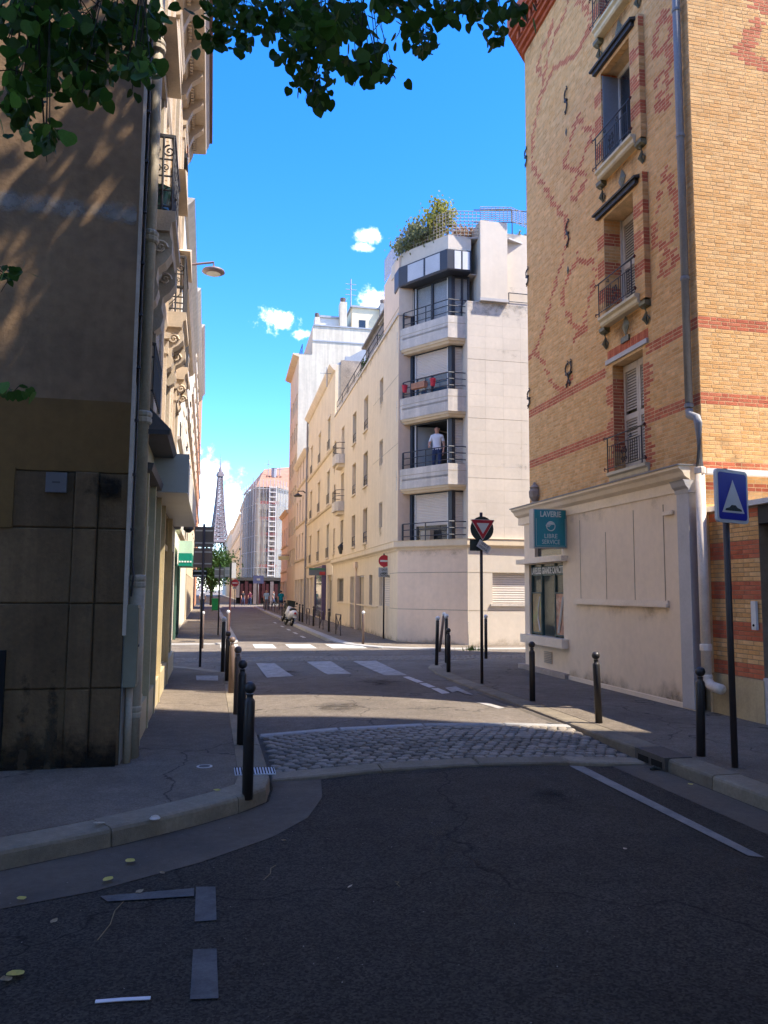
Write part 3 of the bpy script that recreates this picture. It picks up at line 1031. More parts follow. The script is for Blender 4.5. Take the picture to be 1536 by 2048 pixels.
def corbel(parent, F, u, z, n):
    b = MB(F)
    b.prof([(n + .0, z + .1), (n + .12, z + .1), (n + .11, z + .04), (n + .05, z - .0), (n, z)][::-1], u - .10, u + .10)
    b.tube([(u, n + .06, z), (u - .03, n + .05, z - .10), (u + .02, n + .06, z - .2), (u - .01, n + .03, z - .3)], [.035, .02, .045, .015], 6)
    b.tube([(u - .02, n + .04, z - .12), (u - .07, n + .02, z - .2), (u - .02, n + .02, z - .28)], .012, 5)
    b.tube([(u + .02, n + .04, z - .1), (u + .07, n + .02, z - .18), (u + .02, n + .02, z - .26)], .012, 5)
    part(b, 'corbel', m_ceram, parent)
for i, w in enumerate(WIN):
    a, c = w[0] - BY0, w[1] - BY0
    pr_ = 0 if i == 0 else BP
    dn = -.26
    b = MB(FB)
    b.box(a, dn - .05, w[2], c, dn - .04, w[3])
    win = part(b, 'window', m_inside, bt)
    if i == 2:
        win['label'] = 'open window with a grey shutter folded back'
        b = MB(FB)
        for q in ((a, w[2], a + .06, w[3]), (c - .06, w[2], c, w[3]), (a + .06, w[3] - .08, c - .06, w[3]), (a + .06, w[2], c - .06, w[2] + .08), ((a + c) / 2 - .04, w[2] + .08, (a + c) / 2 + .04, w[3] - .08)):
            b.box(q[0], dn - .03, q[1], q[2], dn + .02, q[3])
        part(b, 'frame', m_winw, win)
        for k in range(2):
            x0 = a + .06 if k == 0 else (a + c) / 2 + .04
            b = MB(FB); b.box(x0, dn - .015, w[2] + .08, x0 + (c - a) / 2 - .1, dn - .01, w[3] - .08); part(b, 'pane', m_glassd, win)
        b = MB(FB); b.box(c - .025, dn + .02, w[2] + .05, c - .005, .08, w[3] - .06); part(b, 'folded_shutter', mat('grey shutter', (.24, .25, .27), .6, .1, 3, .1, 30), win)
        b = MB(FB); b.box(a + .1, dn - .04, w[2] + .1, a + .3, dn - .03, w[3] - .1); part(b, 'curtain', m_curtain, win)
    else:
        shutters(win, FB, a + .01, c - .01, w[2] + .02, w[3] - .02, dn + (.0 if i else .05))
        b = MB(FB)
        for x in (a, c - .012): b.box(x, dn - .04, w[2], x + .012, dn + .04, w[3])
        part(b, 'frame', m_winw, win)
    # stone sill
    b = MB(FB)
    zz = w[2]
    b.prof([(pr_ - .2, zz), (pr_ + .10, zz - .01), (pr_ + .10, zz - .06), (pr_ + .05, zz - .09), (pr_ + .05, zz - .15), (pr_ + .02, zz - .18), (pr_ - .2, zz - .18)][::-1], a - .14, c + .12)
    part(b, 'sill', m_sill, win)
    window_guard(win, FB, a - .02, c + .02, w[2] + .04, w[2] + .62, pr_ + .10)
    # metal lintel hood
    b = MB(FB)
    b.box(a - .19, pr_ - .02, w[3] + .05, c + .19, pr_ + (.07 if i else .04), w[3] + .13)
    if i: b.prof([(pr_, w[3] + .13), (pr_ + .11, w[3] + .13), (pr_ + .12, w[3] + .16), (pr_, w[3] + .2)][::-1], a - .24, c + .24)
    b.box(a, -.3, w[3] + .004, c, pr_ - .02, w[3] + .05)
    part(b, 'lintel', m_wrought if i else m_bluegrey, win)
    if i == 0:
        k = 0
        u = a - .19
        b = None
        while u < c + .15:
            b = MB(FB); b.col = reds[k % 3]; b.box(u, -.02, w[3] + .135, u + .056, .008, w[3] + .30); part(b, 'soldier_brick', m_brick, win); u += .066; k += 1
    else:
        for uu in (a - .2, c + .16):
            corbel(bt, FB, uu, w[2] - .27, 0)
    # diamond tile ornament above the lintel of the lower windows
    if i < 3:
        u = (a + c) / 2; z = w[3] + (.58 if i == 0 else .52)
        b = MB(FB)
        b.add([(u - .13, .012, z), (u, .012, z - .2), (u + .13, .012, z), (u, .012, z + .2), (u, .05, z)], [(0, 1, 4), (1, 2, 4), (2, 3, 4), (3, 0, 4)])
        b.box(u - .13, -.01, z - .3, u + .13, .04, z - .2)
        part(b, 'tile_ornament', m_ceram, bt)
for u_, z_ in ((14.48 - BY0, 8.45), (14.45 - BY0, 11.45)):
    b = MB(FB); b.add([(u_ - .05, .01, z_), (u_, .01, z_ - .1), (u_ + .05, .01, z_), (u_, .01, z_ + .1), (u_, .03, z_)], [(0, 1, 4), (1, 2, 4), (2, 3, 4), (3, 0, 4)])
    part(b, 'tile_ornament', m_ceram, bt)
# S-shaped wall anchors
def anchor(u, z0, z1, F, tw=1):
    b = MB(F)
    h = z1 - z0; zm = (z0 + z1) / 2
    pts = []
    for i in range(25):
        t = i / 24 * 2 - 1
        pts.append((u + math.sin(t * math.pi) * .055 * tw, .03, zm + t * h * .42))
    b.tube(pts, .016, 5)
    for s in (-1, 1):
        b.tube(scroll(u - s * .035, zm + s * h * .44, .05, .9, math.pi / 2 * s, s, 10, .03), .013, 5)
    b.box(u - .05, .0, zm - .02, u + .05, .045, zm + .02)
    part(b, 'wall_anchor', m_wrought, bt)
for y, z0, z1 in ((14.41, 11.85, 12.4), (14.44, 8.95, 9.5), (16.57, 11.88, 12.3), (16.57, 8.95, 9.35), (16.57, 6.05, 6.45)):
    anchor(y - BY0, z0, z1, FB)
for d in (-.07, .07):
    anchor(14.5 - BY0 + d, 6.02, 6.52, FB, 1.2 if d > 0 else -1.2)
# rain pipe
t = thing('rain_pipe', 'grey zinc rain pipe with a swan neck, cream below, on the brick corner', 'pipe', (6.93, 10.55, ZS))
px0, px1 = 6.95, 6.93
PYU, PYL = BY0 + .14, BY0 - .10
b = MB(); b.tube([(px0, PYU, BTOP), (px0, PYU, 4.62)], .058, 10); part(b, 'upper_pipe', m_zincp, t, smooth=True)
b = MB(); b.tube([(px0, PYU, 4.66), (px0, PYU, 4.56), (px0 - .02, PYU - .04, 4.47), (px1 + .02, PYL + .06, 4.40), (px1, PYL, 4.30), (px1, PYL, 3.62)], .06, 10); part(b, 'swan_neck', m_zincp, t, smooth=True)
b = MB(); b.tube([(px1, PYL, 3.64), (px1, PYL, .62)], .068, 10); part(b, 'lower_pipe', m_pipew, t, smooth=True)
b = MB(); b.tube([(px1, PYL, .66), (px1, PYL - .02, .58), (px1, PYL - .11, .52), (px1, PYL - .33, .50)], .072, 10); part(b, 'outlet', m_pipew, t, smooth=True)
for z in (13.2, 11.0, 8.9, 6.6, 4.62): b = MB(); b.lathe([(.064, -.03), (.07, -.02), (.07, .02), (.064, .03)], 10, (px0, PYU, z)); part(b, 'collar', m_zincp, t)
for z in (3.6, 1.05, .62): b = MB(); b.lathe([(.075, -.05), (.082, -.04), (.082, .04), (.075, .05)], 10, (px1, PYL, z)); part(b, 'collar', m_pipew, t)

# ---- laundry front: cream panelled ground floor
SX = 6.90
FS = frame((SX, SY0, 0), 0)
sf = part(wall_grid(MB(FS), -.06, 4.08, ZS + .04, 3.55, []), 'shopfront', m_cream, bt)
b = MB(FS)
b.box(-.06, -.16, ZS + .04, 6.3, -.02, 3.5); part(b, 'shop_wall', m_inside, sf) if False else None
b = MB(FS); b.prof([(-.2, 3.70), (.20, 3.70), (.20, 3.66), (.14, 3.62), (.10, 3.55), (.02, 3.50), (.02, 3.34), (-.2, 3.34)][::-1], -.10, 6.55); part(b, 'cornice', m_cream2, sf)
b = MB(FS); b.box(-.12, -.12, 3.702, 6.58, .225, 3.722); part(b, 'zinc_flashing', m_zincp, sf)
b = MB(FS); b.box(.55, .0, 1.60, 3.72, .06, 1.66); b.box(.55, .0, 1.66, 3.72, .035, 1.70); part(b, 'panel_rail', m_cream2, sf)
for u in (.64, 1.54, 2.5, 3.5):
    b = MB(FS); b.box(u, -.002, 1.702, u + .008 + .008 * (u < 1), .006, 3.2 if u != 2.5 else 2.9); part(b, 'panel_joint', mat('joint', (.30, .24, .18), .8, .1), sf)
b = MB(FS); b.box(.35, .0, 3.02, .6, .05, 3.08); part(b, 'rail_stub', m_cream2, sf)
b = MB(FS); b.box(-.06, -.1, ZS, 4.1, .025, ZS + .07); part(b, 'plinth', m_cream2, sf)
# grey pilaster with a small capital at the near end
b = MB(FS); b.box(-.085, -.1, ZS + .02, .21, .045, 3.30); part(b, 'pilaster', m_bluegrey, sf)
b = MB(FS); b.prof([(-.05, 3.30), (.05, 3.30), (.06, 3.36), (.10, 3.40), (.13, 3.47), (.15, 3.49), (-.05, 3.49)], -.12, .24); part(b, 'capital', m_bluegrey, sf)
# shop window wall, with a recessed glazed front
b = MB(FS)
wall_grid(b, 4.08, 6.28, ZS + .04, 3.4, [(4.30, 6.02, .90, 2.42, .12), (4.34, 5.7, 2.58, 3.2, .1)], -.012, .12)
b.add([(6.28, -.012, ZS), (6.28, -.012, 3.4), (6.28, -.2, 3.4), (6.28, -.2, ZS)], [(3, 2, 1, 0)])
part(b, 'window_wall', m_cream, sf)
b = MB(FS); b.box(4.06, -.12, 2.44, 6.42, .14, 2.54); part(b, 'canopy_ledge', m_cream2, sf)
b = MB(FS); b.box(4.09, -.05, .72, 6.2, .14, .90); part(b, 'window_sill', m_cream2, sf)
b = MB(FS); b.box(4.3, -.10, .9, 6.02, -.09, 2.42); wp = part(b, 'pane', m_glass, sf)
b = MB(FS); b.box(4.34, -.10, 2.58, 5.7, -.09, 3.2); part(b, 'pane', m_glassd, sf)
for u in (4.30, 4.78, 5.44, 5.97):
    b = MB(FS); b.box(u, -.115, .9, u + .04, -.06, 2.42); part(b, 'mullion', mat('green metal', (.05, .085, .08), .5, .1), sf)
b = MB(FS); b.box(4.3, -1.6, .4, 6.0, -1.55, 2.5); b.box(4.28, -1.6, .4, 4.3, -.12, 2.5); b.box(4.3, -1.6, .38, 6.0, -.12, .4); part(b, 'interior', mat('laundry interior', (.30, .31, .26), .9, .25, 2, 0), sf)
for k, u in enumerate((4.55, 5.15)):
    b = MB(FS); b.box(u, -1.2, .4, u + .5, -.9, 1.5); mc = part(b, 'washing_machine', mat('steel drum', (.35, .36, .36), .35, .1, spec=.6, metal=.4), sf)
    b = MB(FS); b.disc((u + .25, -.9, 1.05), (0, 1, 0), .14, .02, 16); part(b, 'door', m_glassd, mc)
m_post = [mat('poster warm', (.55, .30, .20), .6, .55, 5, 0, stain=(.65, .58, .40), stain_amt=1, stain_scale=3.5), mat('poster green', (.42, .30, .15), .6, .4, 3, 0, stain=(.20, .35, .12), stain_amt=1, stain_scale=3)]
for k, (u0, u1) in enumerate(((4.34, 4.80), (5.46, 6.0))):
    b = MB(FS)
    for q in ((u0, .93, u0 + .03, 1.82), (u1 - .03, .93, u1, 1.82), (u0 + .03, .93, u1 - .03, .96), (u0 + .03, 1.79, u1 - .03, 1.82)): b.box(q[0], -.085, q[1], q[2], -.05, q[3])
    pf = part(b, 'poster_frame', MATS['green metal'], sf)
    b = MB(FS); b.box(u0 + .03, -.08, .96, u1 - .03, -.07, 1.79); part(b, 'poster', m_post[k], pf)
    b = MB(FS)
    mid = (u0 + u1) / 2 - .03
    b.tube([(mid - .12, -.066, 1.0), (mid - .03, -.066, 1.25), (mid - .04, -.066, 1.5), (mid - .13, -.066, 1.72)] if k else [(mid + .1, -.066, 1.0), (mid, -.066, 1.3), (mid - .13, -.066, 1.72)], .018 if k else .035, 5)
    part(b, 'poster_swoosh', mat('poster white', (.7, .68, .62), .6, .1), pf)
m_letw = mat('white lettering', (.75, .74, .70), .5, .05)
Mt = plate(FS @ Matrix.Translation((5.17, -.055, 2.27)))
b = MB(FS); b.box(4.36, -.088, 2.17, 5.98, -.075, 2.37); part(b, 'sign_strip', mat('strip green', (.07, .11, .10), .5, .1), sf)
text_part('LAVEUSES GRANDE CAPACITE', .2, Mt, m_letw, sf, 'window_lettering', .002, .60, 'CENTER', .004)
b = MB(FS)
for k in range(7): b.box(4.86, .0, .36 + k * .035, 5.22, .014, .382 + k * .035)
part(b, 'vent', mat('vent', (.42, .36, .30), .7, .1), sf)
b = MB(FS); b.box(4.06, -.12, ZS, 6.45, .10, ZS + .10); part(b, 'step', mat('step stone', (.40, .33, .27), .9, .2, 3, .3), sf)
# brick joint line of the ground
# urn ornament above the cornice
b = MB(FB @ Matrix.Translation((16.2 - BY0, .06, 3.72))); b.lathe([(.10, 0), (.12, .05), (.06, .1), (.13, .2), (.14, .32), (.10, .38), (.12, .42), (.05, .47), (.03, .53)], 8); part(b, 'urn_ornament', mat('grey stone', (.33, .28, .24), .9, .2, 6, .3), bt)
# projecting box sign LAVERIE
q = PY(1068, 1050, 14.4)
x0, x1 = q.x, SX + .0
zt, zb = PY(1100, 1018, 14.4).z, PY(1100, 1096, 14.4).z
t = thing('laundry_sign', 'turquoise box sign with white letters jutting out above the laundry window', 'sign', (x1, 14.5, zb))
m_turq = mat('turquoise sign', (.012, .23, .27), .4, .08, 2, 0, spec=.5)
m_alu = mat('sign casing', (.50, .46, .42), .5, .1, 4, .05)
b = MB(); b.box(x0, 14.42, zb, x1, 14.64, zt); part(b, 'casing', m_alu, t)
b = MB(); b.box(x0 + .02, 14.405, zb + .02, x1 - .03, 14.42, zt - .02); part(b, 'panel', m_turq, t)
FSg = frame(((x0 + x1) / 2, 14.403, (zb + zt) / 2), -90)
W_, H_ = x1 - x0, zt - zb
m_lets = mat('sign lettering', (.55, .60, .55), .5, .05)
text_part('LAVERIE', .155, plate(FSg @ Matrix.Translation((0, 0, H_ * .36))), m_lets, t, 'lettering', .002, .80, 'CENTER', .004)
text_part('LIBRE', .125, plate(FSg @ Matrix.Translation((0, 0, -H_ * .20))), m_lets, t, 'lettering', .002, .95)
text_part('SERVICE', .125, plate(FSg @ Matrix.Translation((0, 0, -H_ * .35))), m_lets, t, 'lettering', .002, .85)
b = MB(FSg)
b.tube([(.09 * math.cos(a * math.pi / 12), .003, .045 + .09 * math.sin(a * math.pi / 12)) for a in range(24)], .010, 4, True)
part(b, 'logo_ring', m_lets, t)
b = MB(FSg)
pts = [(.085 * math.cos(R(a)), .004, .045 + .085 * math.sin(R(a))) for a in range(20, 161, 14)]
b.add(pts, [tuple(range(len(pts)))[::-1]])
b.box(.02, .002, .03, .10, .006, .045); b.box(.0, .002, .055, .11, .006, .07)
part(b, 'logo_wave', m_lets, t)
b = MB(FSg)
for q in ((-W_ * .44, -H_ * .45, W_ * .44, -H_ * .443), (-W_ * .44, -H_ * .44, -W_ * .43, H_ * .25), (W_ * .43, -H_ * .44, W_ * .44, H_ * .25)): b.box(q[0], .001, q[1], q[2], .004, q[3])
part(b, 'border_line', m_lets, t)

# ---- annexe: plinth, ledge, doorway
b = MB(FA)
b.add([(0, -.004, ZS), (AY1 - AY0, -.004, ZS), (AY1 - AY0, -.004, 3.0), (0, -.004, 3.0)], [(3, 2, 1, 0)])
b.add([(0, -.004, ZS), (0, -.004, 3.0), (0, -.5, 3.0), (0, -.5, ZS)], [(0, 1, 2, 3)])
ax = part(b, 'annexe', mat('annexe mortar', (.30, .20, .13), .95, .2, 5, .4, 120), bt)
b = MB(FA); b.box(-.02, -.4, ZS, AY1 - AY0 + .16, .035, .685); part(b, 'plinth', mat('ochre plinth', (.52, .40, .22), .8, .15, 2.5, .2, 50, streak=.12, stain=(.3, .22, .12), stain_amt=.4), ax)
b = MB(); b.box(AX - .07, 5.0, 3.0, 8.7, BY0 - .004, 3.07); part(b, 'roof_slab', mat('white coping', (.68, .66, .62), .7, .1, 3, .1), ax)
b = MB(); b.box(BX - .02, BY0 - .13, 3.56, 12, BY0 + .02, 3.64); part(b, 'string_ledge', MATS['white coping'], bt)
b = MB(); b.box(AX + .5, 5.0, ZS, AX + .52, AY0 + .01, 3.0); b.box(AX, 5.0, 2.75, AX + .5, AY0 - .002, 2.99); part(b, 'doorway', mat('dark doorway', (.045, .042, .04), .8, .2), ax)
b = MB(); b.box(AX - .02, 8.98, ZS, AX + .4, AY0 - .002, .72); part(b, 'door_plinth', m_bluegrey, ax)
b = MB(FA); b.box(.06, .012, 1.34, .15, .05, 1.72); im = part(b, 'intercom', m_winw, ax)
b = MB(FA); b.disc((.105, .05, 1.40), (0, 1, 0), .018, .006, 10); part(b, 'button', m_black, im)
# ================================================================== facade helpers
def loc(F, x, y):
    """photo pixel -> (along, height) on the plane of facade frame F"""
    o = F.translation
    n = (F.to_3x3() @ Vector((0, 1, 0)))
    d = _ray(x, y)
    t = n.dot(o - CAMP) / n.dot(d)
    p = F.inverted() @ (CAMP + d * t)
    return p.x, p.z
m_dark = mat('dark window metal', (.022, .026, .038), .45, .1, 4, .05, 30, spec=.5)
m_white = mat('white concrete', (.62, .55, .47), .8, .12, 1.2, .2, 50, streak=.14, stain=(.36, .34, .31), stain_amt=.5, stain_scale=1.5)
m_tile = mat('cream cladding', (.63, .545, .44), .7, .06, .6, .08, 30, streak=.03)
m_tileB = mat('cream cladding pink', (.76, .58, .42), .75, .07, .6, .1, 30, streak=.03)
m_rend = mat('cream render', (.72, .585, .41), .85, .08, .5, .15, 40, streak=.05, stain=(.58, .47, .32), stain_amt=.3, stain_scale=.5)
m_roller = mat('roller shutter', (.66, .58, .50), .6, .06, 2, .05, 30)
m_reveal = mat('window reveal', (.42, .35, .26), .85, .1, 2, .1)
def win(parent, F, a, c, z0, z1, depth, frame_m, glass_m, style='two', name='window', n=0.0):
    """a window set back in its opening: frame mesh with panes as sub-parts"""
    q = n - depth
    b = MB(F)
    f = min(.05, (c - a) * .12)
    b.box(a, q, z0, a + f, q + .05, z1); b.box(c - f, q, z0, c, q + .05, z1)
    b.box(a + f, q, z0, c - f, q + .05, z0 + f); b.box(a + f, q, z1 - f, c - f, q + .05, z1)
    panes = [(a + f, c - f)]
    if style == 'two':
        m_ = (a + c) / 2
        b.box(m_ - f * .6, q, z0 + f, m_ + f * .6, q + .05, z1 - f)
        panes = [(a + f, m_ - f * .6), (m_ + f * .6, c - f)]
    w = part(b, name, frame_m, parent)
    for p0, p1 in panes:
        b = MB(F); b.box(p0, q + .012, z0 + f, p1, q + .022, z1 - f); part(b, 'pane', glass_m, w)
    return w
def roller(parent, F, a, c, z0, z1, q, m=None, step=.055, name='roller_shutter'):
    """closed roller blind built of its slats"""
    h = bpy.data.objects.new(name, None)
    link(h, parent)
    z = z1
    while z > z0 + .005:
        zz = max(z - step, z0)
        b = MB(F)
        b.prof([(q, zz + .003), (q + .012, zz + .012), (q + .014, (z + zz) / 2), (q + .008, z - .006), (q, z - .003)], a, c)
        part(b, 'slat', m or m_roller, h)
        z = zz
    return h
def rails(parent, pts, zs, r=.018, m=None, posts=None, z0=None, name='railing'):
    b = MB()
    for z in zs[:1]: b.tube([(p[0], p[1], z) for p in pts], r, 5)
    g = part(b, name, m or m_dark, parent)
    for z in zs[1:]:
        b = MB(); b.tube([(p[0], p[1], z) for p in pts], r * .8, 5); part(b, 'bar', m or m_dark, g)
    for p in (posts or []):
        b = MB(); b.tube([(p[0], p[1], z0), (p[0], p[1], zs[0])], r, 5); part(b, 'post', m or m_dark, g)
    return g
def interior(parent, F, a, c, z0, z1, q, depth=.6, m=None):
    b = MB(F); b.box(a - .1, q - depth - .02, z0 - .1, c + .1, q - depth, z1 + .1); return part(b, 'room_wall', m or m_inside, parent)

# ================================================================== cream corner building with the glazed bays
P0, P1 = Vector((6.2, 26.0)), Vector((8.05, 24.05))
YW = 24.0
HA = 1.17
FL = frame((6.2, 26.0, 0), HA)                        # long street face
FW = frame((8.05, YW, 0), 90, True)                   # wing facing us: x = X - 8.05
chd = (P1 - P0).normalized()
chl = (P1 - P0).length
FC = frame((P0.x, P0.y, 0), math.degrees(math.atan2(chd.x, chd.y)), True)   # chamfer
if (FC.to_3x3() @ Vector((0, 1, 0))).dot(Vector((1, 1, 0))) > 0:
    FC = frame((P0.x, P0.y, 0), math.degrees(math.atan2(chd.x, chd.y)))
LEN = 16.7
bb = thing('corner_building', 'cream modern corner building with stacked glazed bays and a planted roof terrace', 'building', (6.2, 26, ZS))
zl = PY(897, 1077, 24.15).z          # ledge over the ground floor
ztop = loc(FL, 792, 640)[1]
# --- ground floor
zg = zl - .12
zj1, zj2 = loc(FC, 860, 1145)[1], loc(FC, 860, 1219)[1]
gr_holes = []
def hole_px(F, x0, x1, y0, y1, xm=None):
    """opening from its photo pixels: edges x0<x1 (photo), top y0 and sill y1 measured at mid"""
    xm = xm or (x0 + x1) / 2
    ua = loc(F, x0, (y0 + y1) / 2)[0]; uc = loc(F, x1, (y0 + y1) / 2)[0]
    zt_, zb_ = loc(F, xm, y0)[1], loc(F, xm, y1)[1]
    return [min(ua, uc), max(ua, uc), zb_, zt_]
def s6(x, y):
    return 560 + x / 2.954, 760 + y / 2.954
G = []
for x0, x1, y0, y1, kind in ((586, 648, 1155, 1335, 'shut'), (527, 545, 1152, 1330, 'slit'), (413, 496, 1158, 1462, 'door'), (338, 374, 1172, 1312, 'win'), (286, 304, 1180, 1400, 'slit')):
    (px0, py0), (px1, py1) = s6(x0, y0), s6(x1, y1)
    G.append((*hole_px(FL, px0, px1, py0, py1), kind))
G[2] = (G[2][0], G[2][1], ZS, G[2][3], 'door')
b = MB(FL)
wall_grid(b, 0, LEN, ZS, zl - .30, [g[:4] + (.16,) for g in G], 0, .16)
part(b, 'street_wall', m_rend, bb)
b = MB(FC); b.add([(0, 0, ZS), (chl, 0, ZS), (chl, 0, zl - .3), (0, 0, zl - .3)], [(3, 2, 1, 0)]); part(b, 'chamfer_wall', m_tileB, bb)
for z in (zj1, zj2):
    b = MB(FC); b.box(0, -.002, z - .012, chl, .004, z + .012); part(b, 'joint', m_reveal, bb)
    b = MB(FL); b.box(0, -.002, z - .012, G[0][0], .004, z + .012); part(b, 'joint', m_reveal, bb)
    b = MB(FW); b.box(0, -.002, z - .012, 9, .004, z + .012); part(b, 'joint', m_reveal, bb)
wh = hole_px(FW, 985, 1075, 1146, 1208)
b = MB(FW); wall_grid(b, 0, 9, ZS, zl - .3, [(wh[0], wh[1], wh[2], wh[3], .14)], 0, .14); part(b, 'wing_wall', m_tile, bb)
b = MB(FW); b.box(wh[0], -.2, wh[2], wh[1], -.15, wh[3]); gw = part(b, 'window', m_dark, bb)
roller(gw, FW, wh[0], wh[1], wh[2], wh[3], -.13, m_roller, .075)
b = MB(FW); b.box(wh[0] - .08, -.1, wh[2] - .07, wh[1] + .08, .05, wh[2]); part(b, 'sill', m_white, gw)
for i, g in enumerate(G):
    k = g[4]
    if k == 'shut':
        b = MB(FL); b.box(g[0], -.18, g[2], g[1], -.15, g[3]); w = part(b, 'window', m_dark, bb); roller(w, FL, g[0], g[1], g[2], g[3], -.13, m_roller, .08)
    elif k == 'door':
        b = MB(FL); b.box(g[0] + .05, -.22, ZS, g[1] - .05, -.15, g[3] - .05); w = part(b, 'door', mat('tan door', (.42, .35, .27), .6, .1, 2, .05), bb)
        b = MB(FL); b.box(g[0] + (g[1] - g[0]) * .45, -.17, ZS + .02, g[0] + (g[1] - g[0]) * .47, -.145, g[3] - .06); part(b, 'leaf_joint', m_dark, w)
        b = MB(FL); b.box(g[0] + .2, -.15, 1.0, g[0] + .24, -.08, 1.3); part(b, 'handle', m_dark, w)
        b = MB(FL)
        um = g[0] + (g[1] - g[0]) * .5
        b.box(um - .06, -.14, ZS, um + .1, .08, g[3] + .35); b.box(um - .25, -.01, g[3] + .35, um + .3, .12, g[3] + .62); part(b, 'door_pilaster', m_tileB, w)
    else:
        win(bb, FL, g[0], g[1], g[2], g[3], .15, m_reveal, m_glassd, 'one' if k == 'slit' else 'two')
        b = MB(FL); b.box(g[0] - .05, -.1, g[2] - .06, g[1] + .05, .04, g[2] - .002); part(b, 'sill', m_rend, bb)
b = MB(FL); b.box(G[3][0] - .1, .0, zj2 - .03, G[0][1] + .3, .03, zj2 + .03); part(b, 'plinth_band', m_rend, bb)
# moulded ledge above the ground floor, wrapping the corner
def ledge(parent, pts, prof, m, name):
    """prof in (out,z) carried along plan points, outward on the right-hand side of travel reversed"""
    b = MB()
    n = len(pts)
    k = len(prof)
    vs = []
    for i, p in enumerate(pts):
        d0 = (Vector(pts[i]) - Vector(pts[i - 1])).normalized() if i else None
        d1 = (Vector(pts[i + 1]) - Vector(pts[i])).normalized() if i < n - 1 else None
        d0 = d0 or d1; d1 = d1 or d0
        n0 = Vector((d0.y, -d0.x)); n1 = Vector((d1.y, -d1.x))
        nn = (n0 + n1).normalized()
        s = 1 / max(.3, nn.dot(n0))
        for o_, z in prof:
            vs.append((p[0] + nn.x * o_ * s, p[1] + nn.y * o_ * s, z))
    fs = []
    for i in range(n - 1):
        for j in range(k):
            fs.append((i * k + j, i * k + (j + 1) % k, (i + 1) * k + (j + 1) % k, (i + 1) * k + j)[::-1])
    fs.append(tuple(range(k))); fs.append(tuple((n - 1) * k + j for j in range(k))[::-1])
    b.add(vs, fs)
    return part(b, name, m, parent)
far = FL @ Vector((LEN, 0, 0))
CORN = [(far.x, far.y), tuple(P0), tuple(P1), (17, YW)]
ledge(bb, CORN, [(-.1, zl - .32), (.03, zl - .32), (.05, zl - .26), (.10, zl - .24), (.14, zl - .20), (.14, zl - .03), (.16, zl), (-.1, zl + .01)], m_rend, 'ledge')
# --- upper street face with its windows
H = loc(FL, 761, 1055)[1], loc(FL, 761, 1005)[1]
step = loc(FL, 761, 930)[1] - H[0]
cols = [(761, .30, 1.0, 4.24, 'slit'), (730, .42, 1.4, 0, 'tall'), (707, .42, 1.4, 0, 'tall'), (684, .40, 1.5, 0, 'balc'), (668, .35, 1.3, 0, 'tall')]
z_floor = loc(FL, 730, 1085)[1]
holes = []
for k in range(3):
    zf = z_floor + step * k
    u = loc(FL, 761, 1030)[0]
    holes.append((u - .34, u + .34, H[0] + step * k, H[1] + step * k, 'slit'))
    for xp, hw, hh, _, kd in cols[1:]:
        u = loc(FL, xp, 1030)[0]
        holes.append((u - hw - .1, u + hw + .1, zf, zf + hh + .05, kd))
b = MB(FL); wall_grid(b, 0, LEN, zl, ztop, [h[:4] + (.2,) for h in holes], -.002, .2); part(b, 'street_wall', m_rend, bb)
for i, h in enumerate(holes):
    if h[4] == 'slit':
        b = MB(FL); b.box(h[0], -.22, h[2], h[1], -.17, h[3]); part(b, 'window', m_reveal, bb)
    else:
        w = win(bb, FL, h[0], h[1], h[2], h[3], .19, m_reveal, mat('tan blind', (.48, .40, .30), .6, .1, 2, .05) if i % 3 else m_glassd, 'two')
        if h[4] == 'tall':
            b = MB(FL); b.box(h[0] - .04, -.1, h[2] - .08, h[1] + .04, .06, h[2] - .01); part(b, 'sill', m_rend, w)
            b = MB(FL)
            for z in (h[2] + .45, h[2] + .25, h[2] + .08): b.tube([(h[0], -.03, z), (h[1], -.03, z)], .014, 4)
            b.tube([(h[0] + .06, -.03, h[2]), (h[0] + .06, -.03, h[2] + .45)], .014, 4); b.tube([(h[1] - .06, -.03, h[2]), (h[1] - .06, -.03, h[2] + .45)], .014, 4)
            part(b, 'guard_rail', m_wrought, w)
        else:
            if i > 5:
                b = MB(FL)
                a, c = h[0] - .25, h[1] + .35
                b.prism([(a, 0), (a, .30), (a + .2, .45), (c - .2, .45), (c, .30), (c, 0)][::-1], h[2] - .45, h[2] + .02)
                bl = part(b, 'balcony', m_white, w)
                b = MB(FL); b.prism([(a + .1, 0), (a + .25, .3), (c - .25, .3), (c - .1, 0)][::-1], h[2] - .62, h[2] - .452); part(b, 'corbel', m_rend, bl)
                b = MB(FL)
                for z in (.3, .6): b.tube([(a, 0, h[2] + z), (a, .28, h[2] + z), (a + .2, .42, h[2] + z), (c - .2, .42, h[2] + z), (c, .28, h[2] + z), (c, 0, h[2] + z)], .016, 4)
                for k_ in range(5): b.tube([(a + .2 + (c - a - .4) * k_ / 4, .42, h[2]), (a + .2 + (c - a - .4) * k_ / 4, .42, h[2] + .6)], .012, 4)
                part(b, 'balcony_rail', m_wrought, bl)
for z in [zl + 0.98 + step * k for k in range(1, 4)]:
    u0 = loc(FL, 745, 1000)[0]
    b = MB(FL); b.box(0, -.004, z - .010, u0, .003, z + .010); part(b, 'joint', m_reveal, bb)
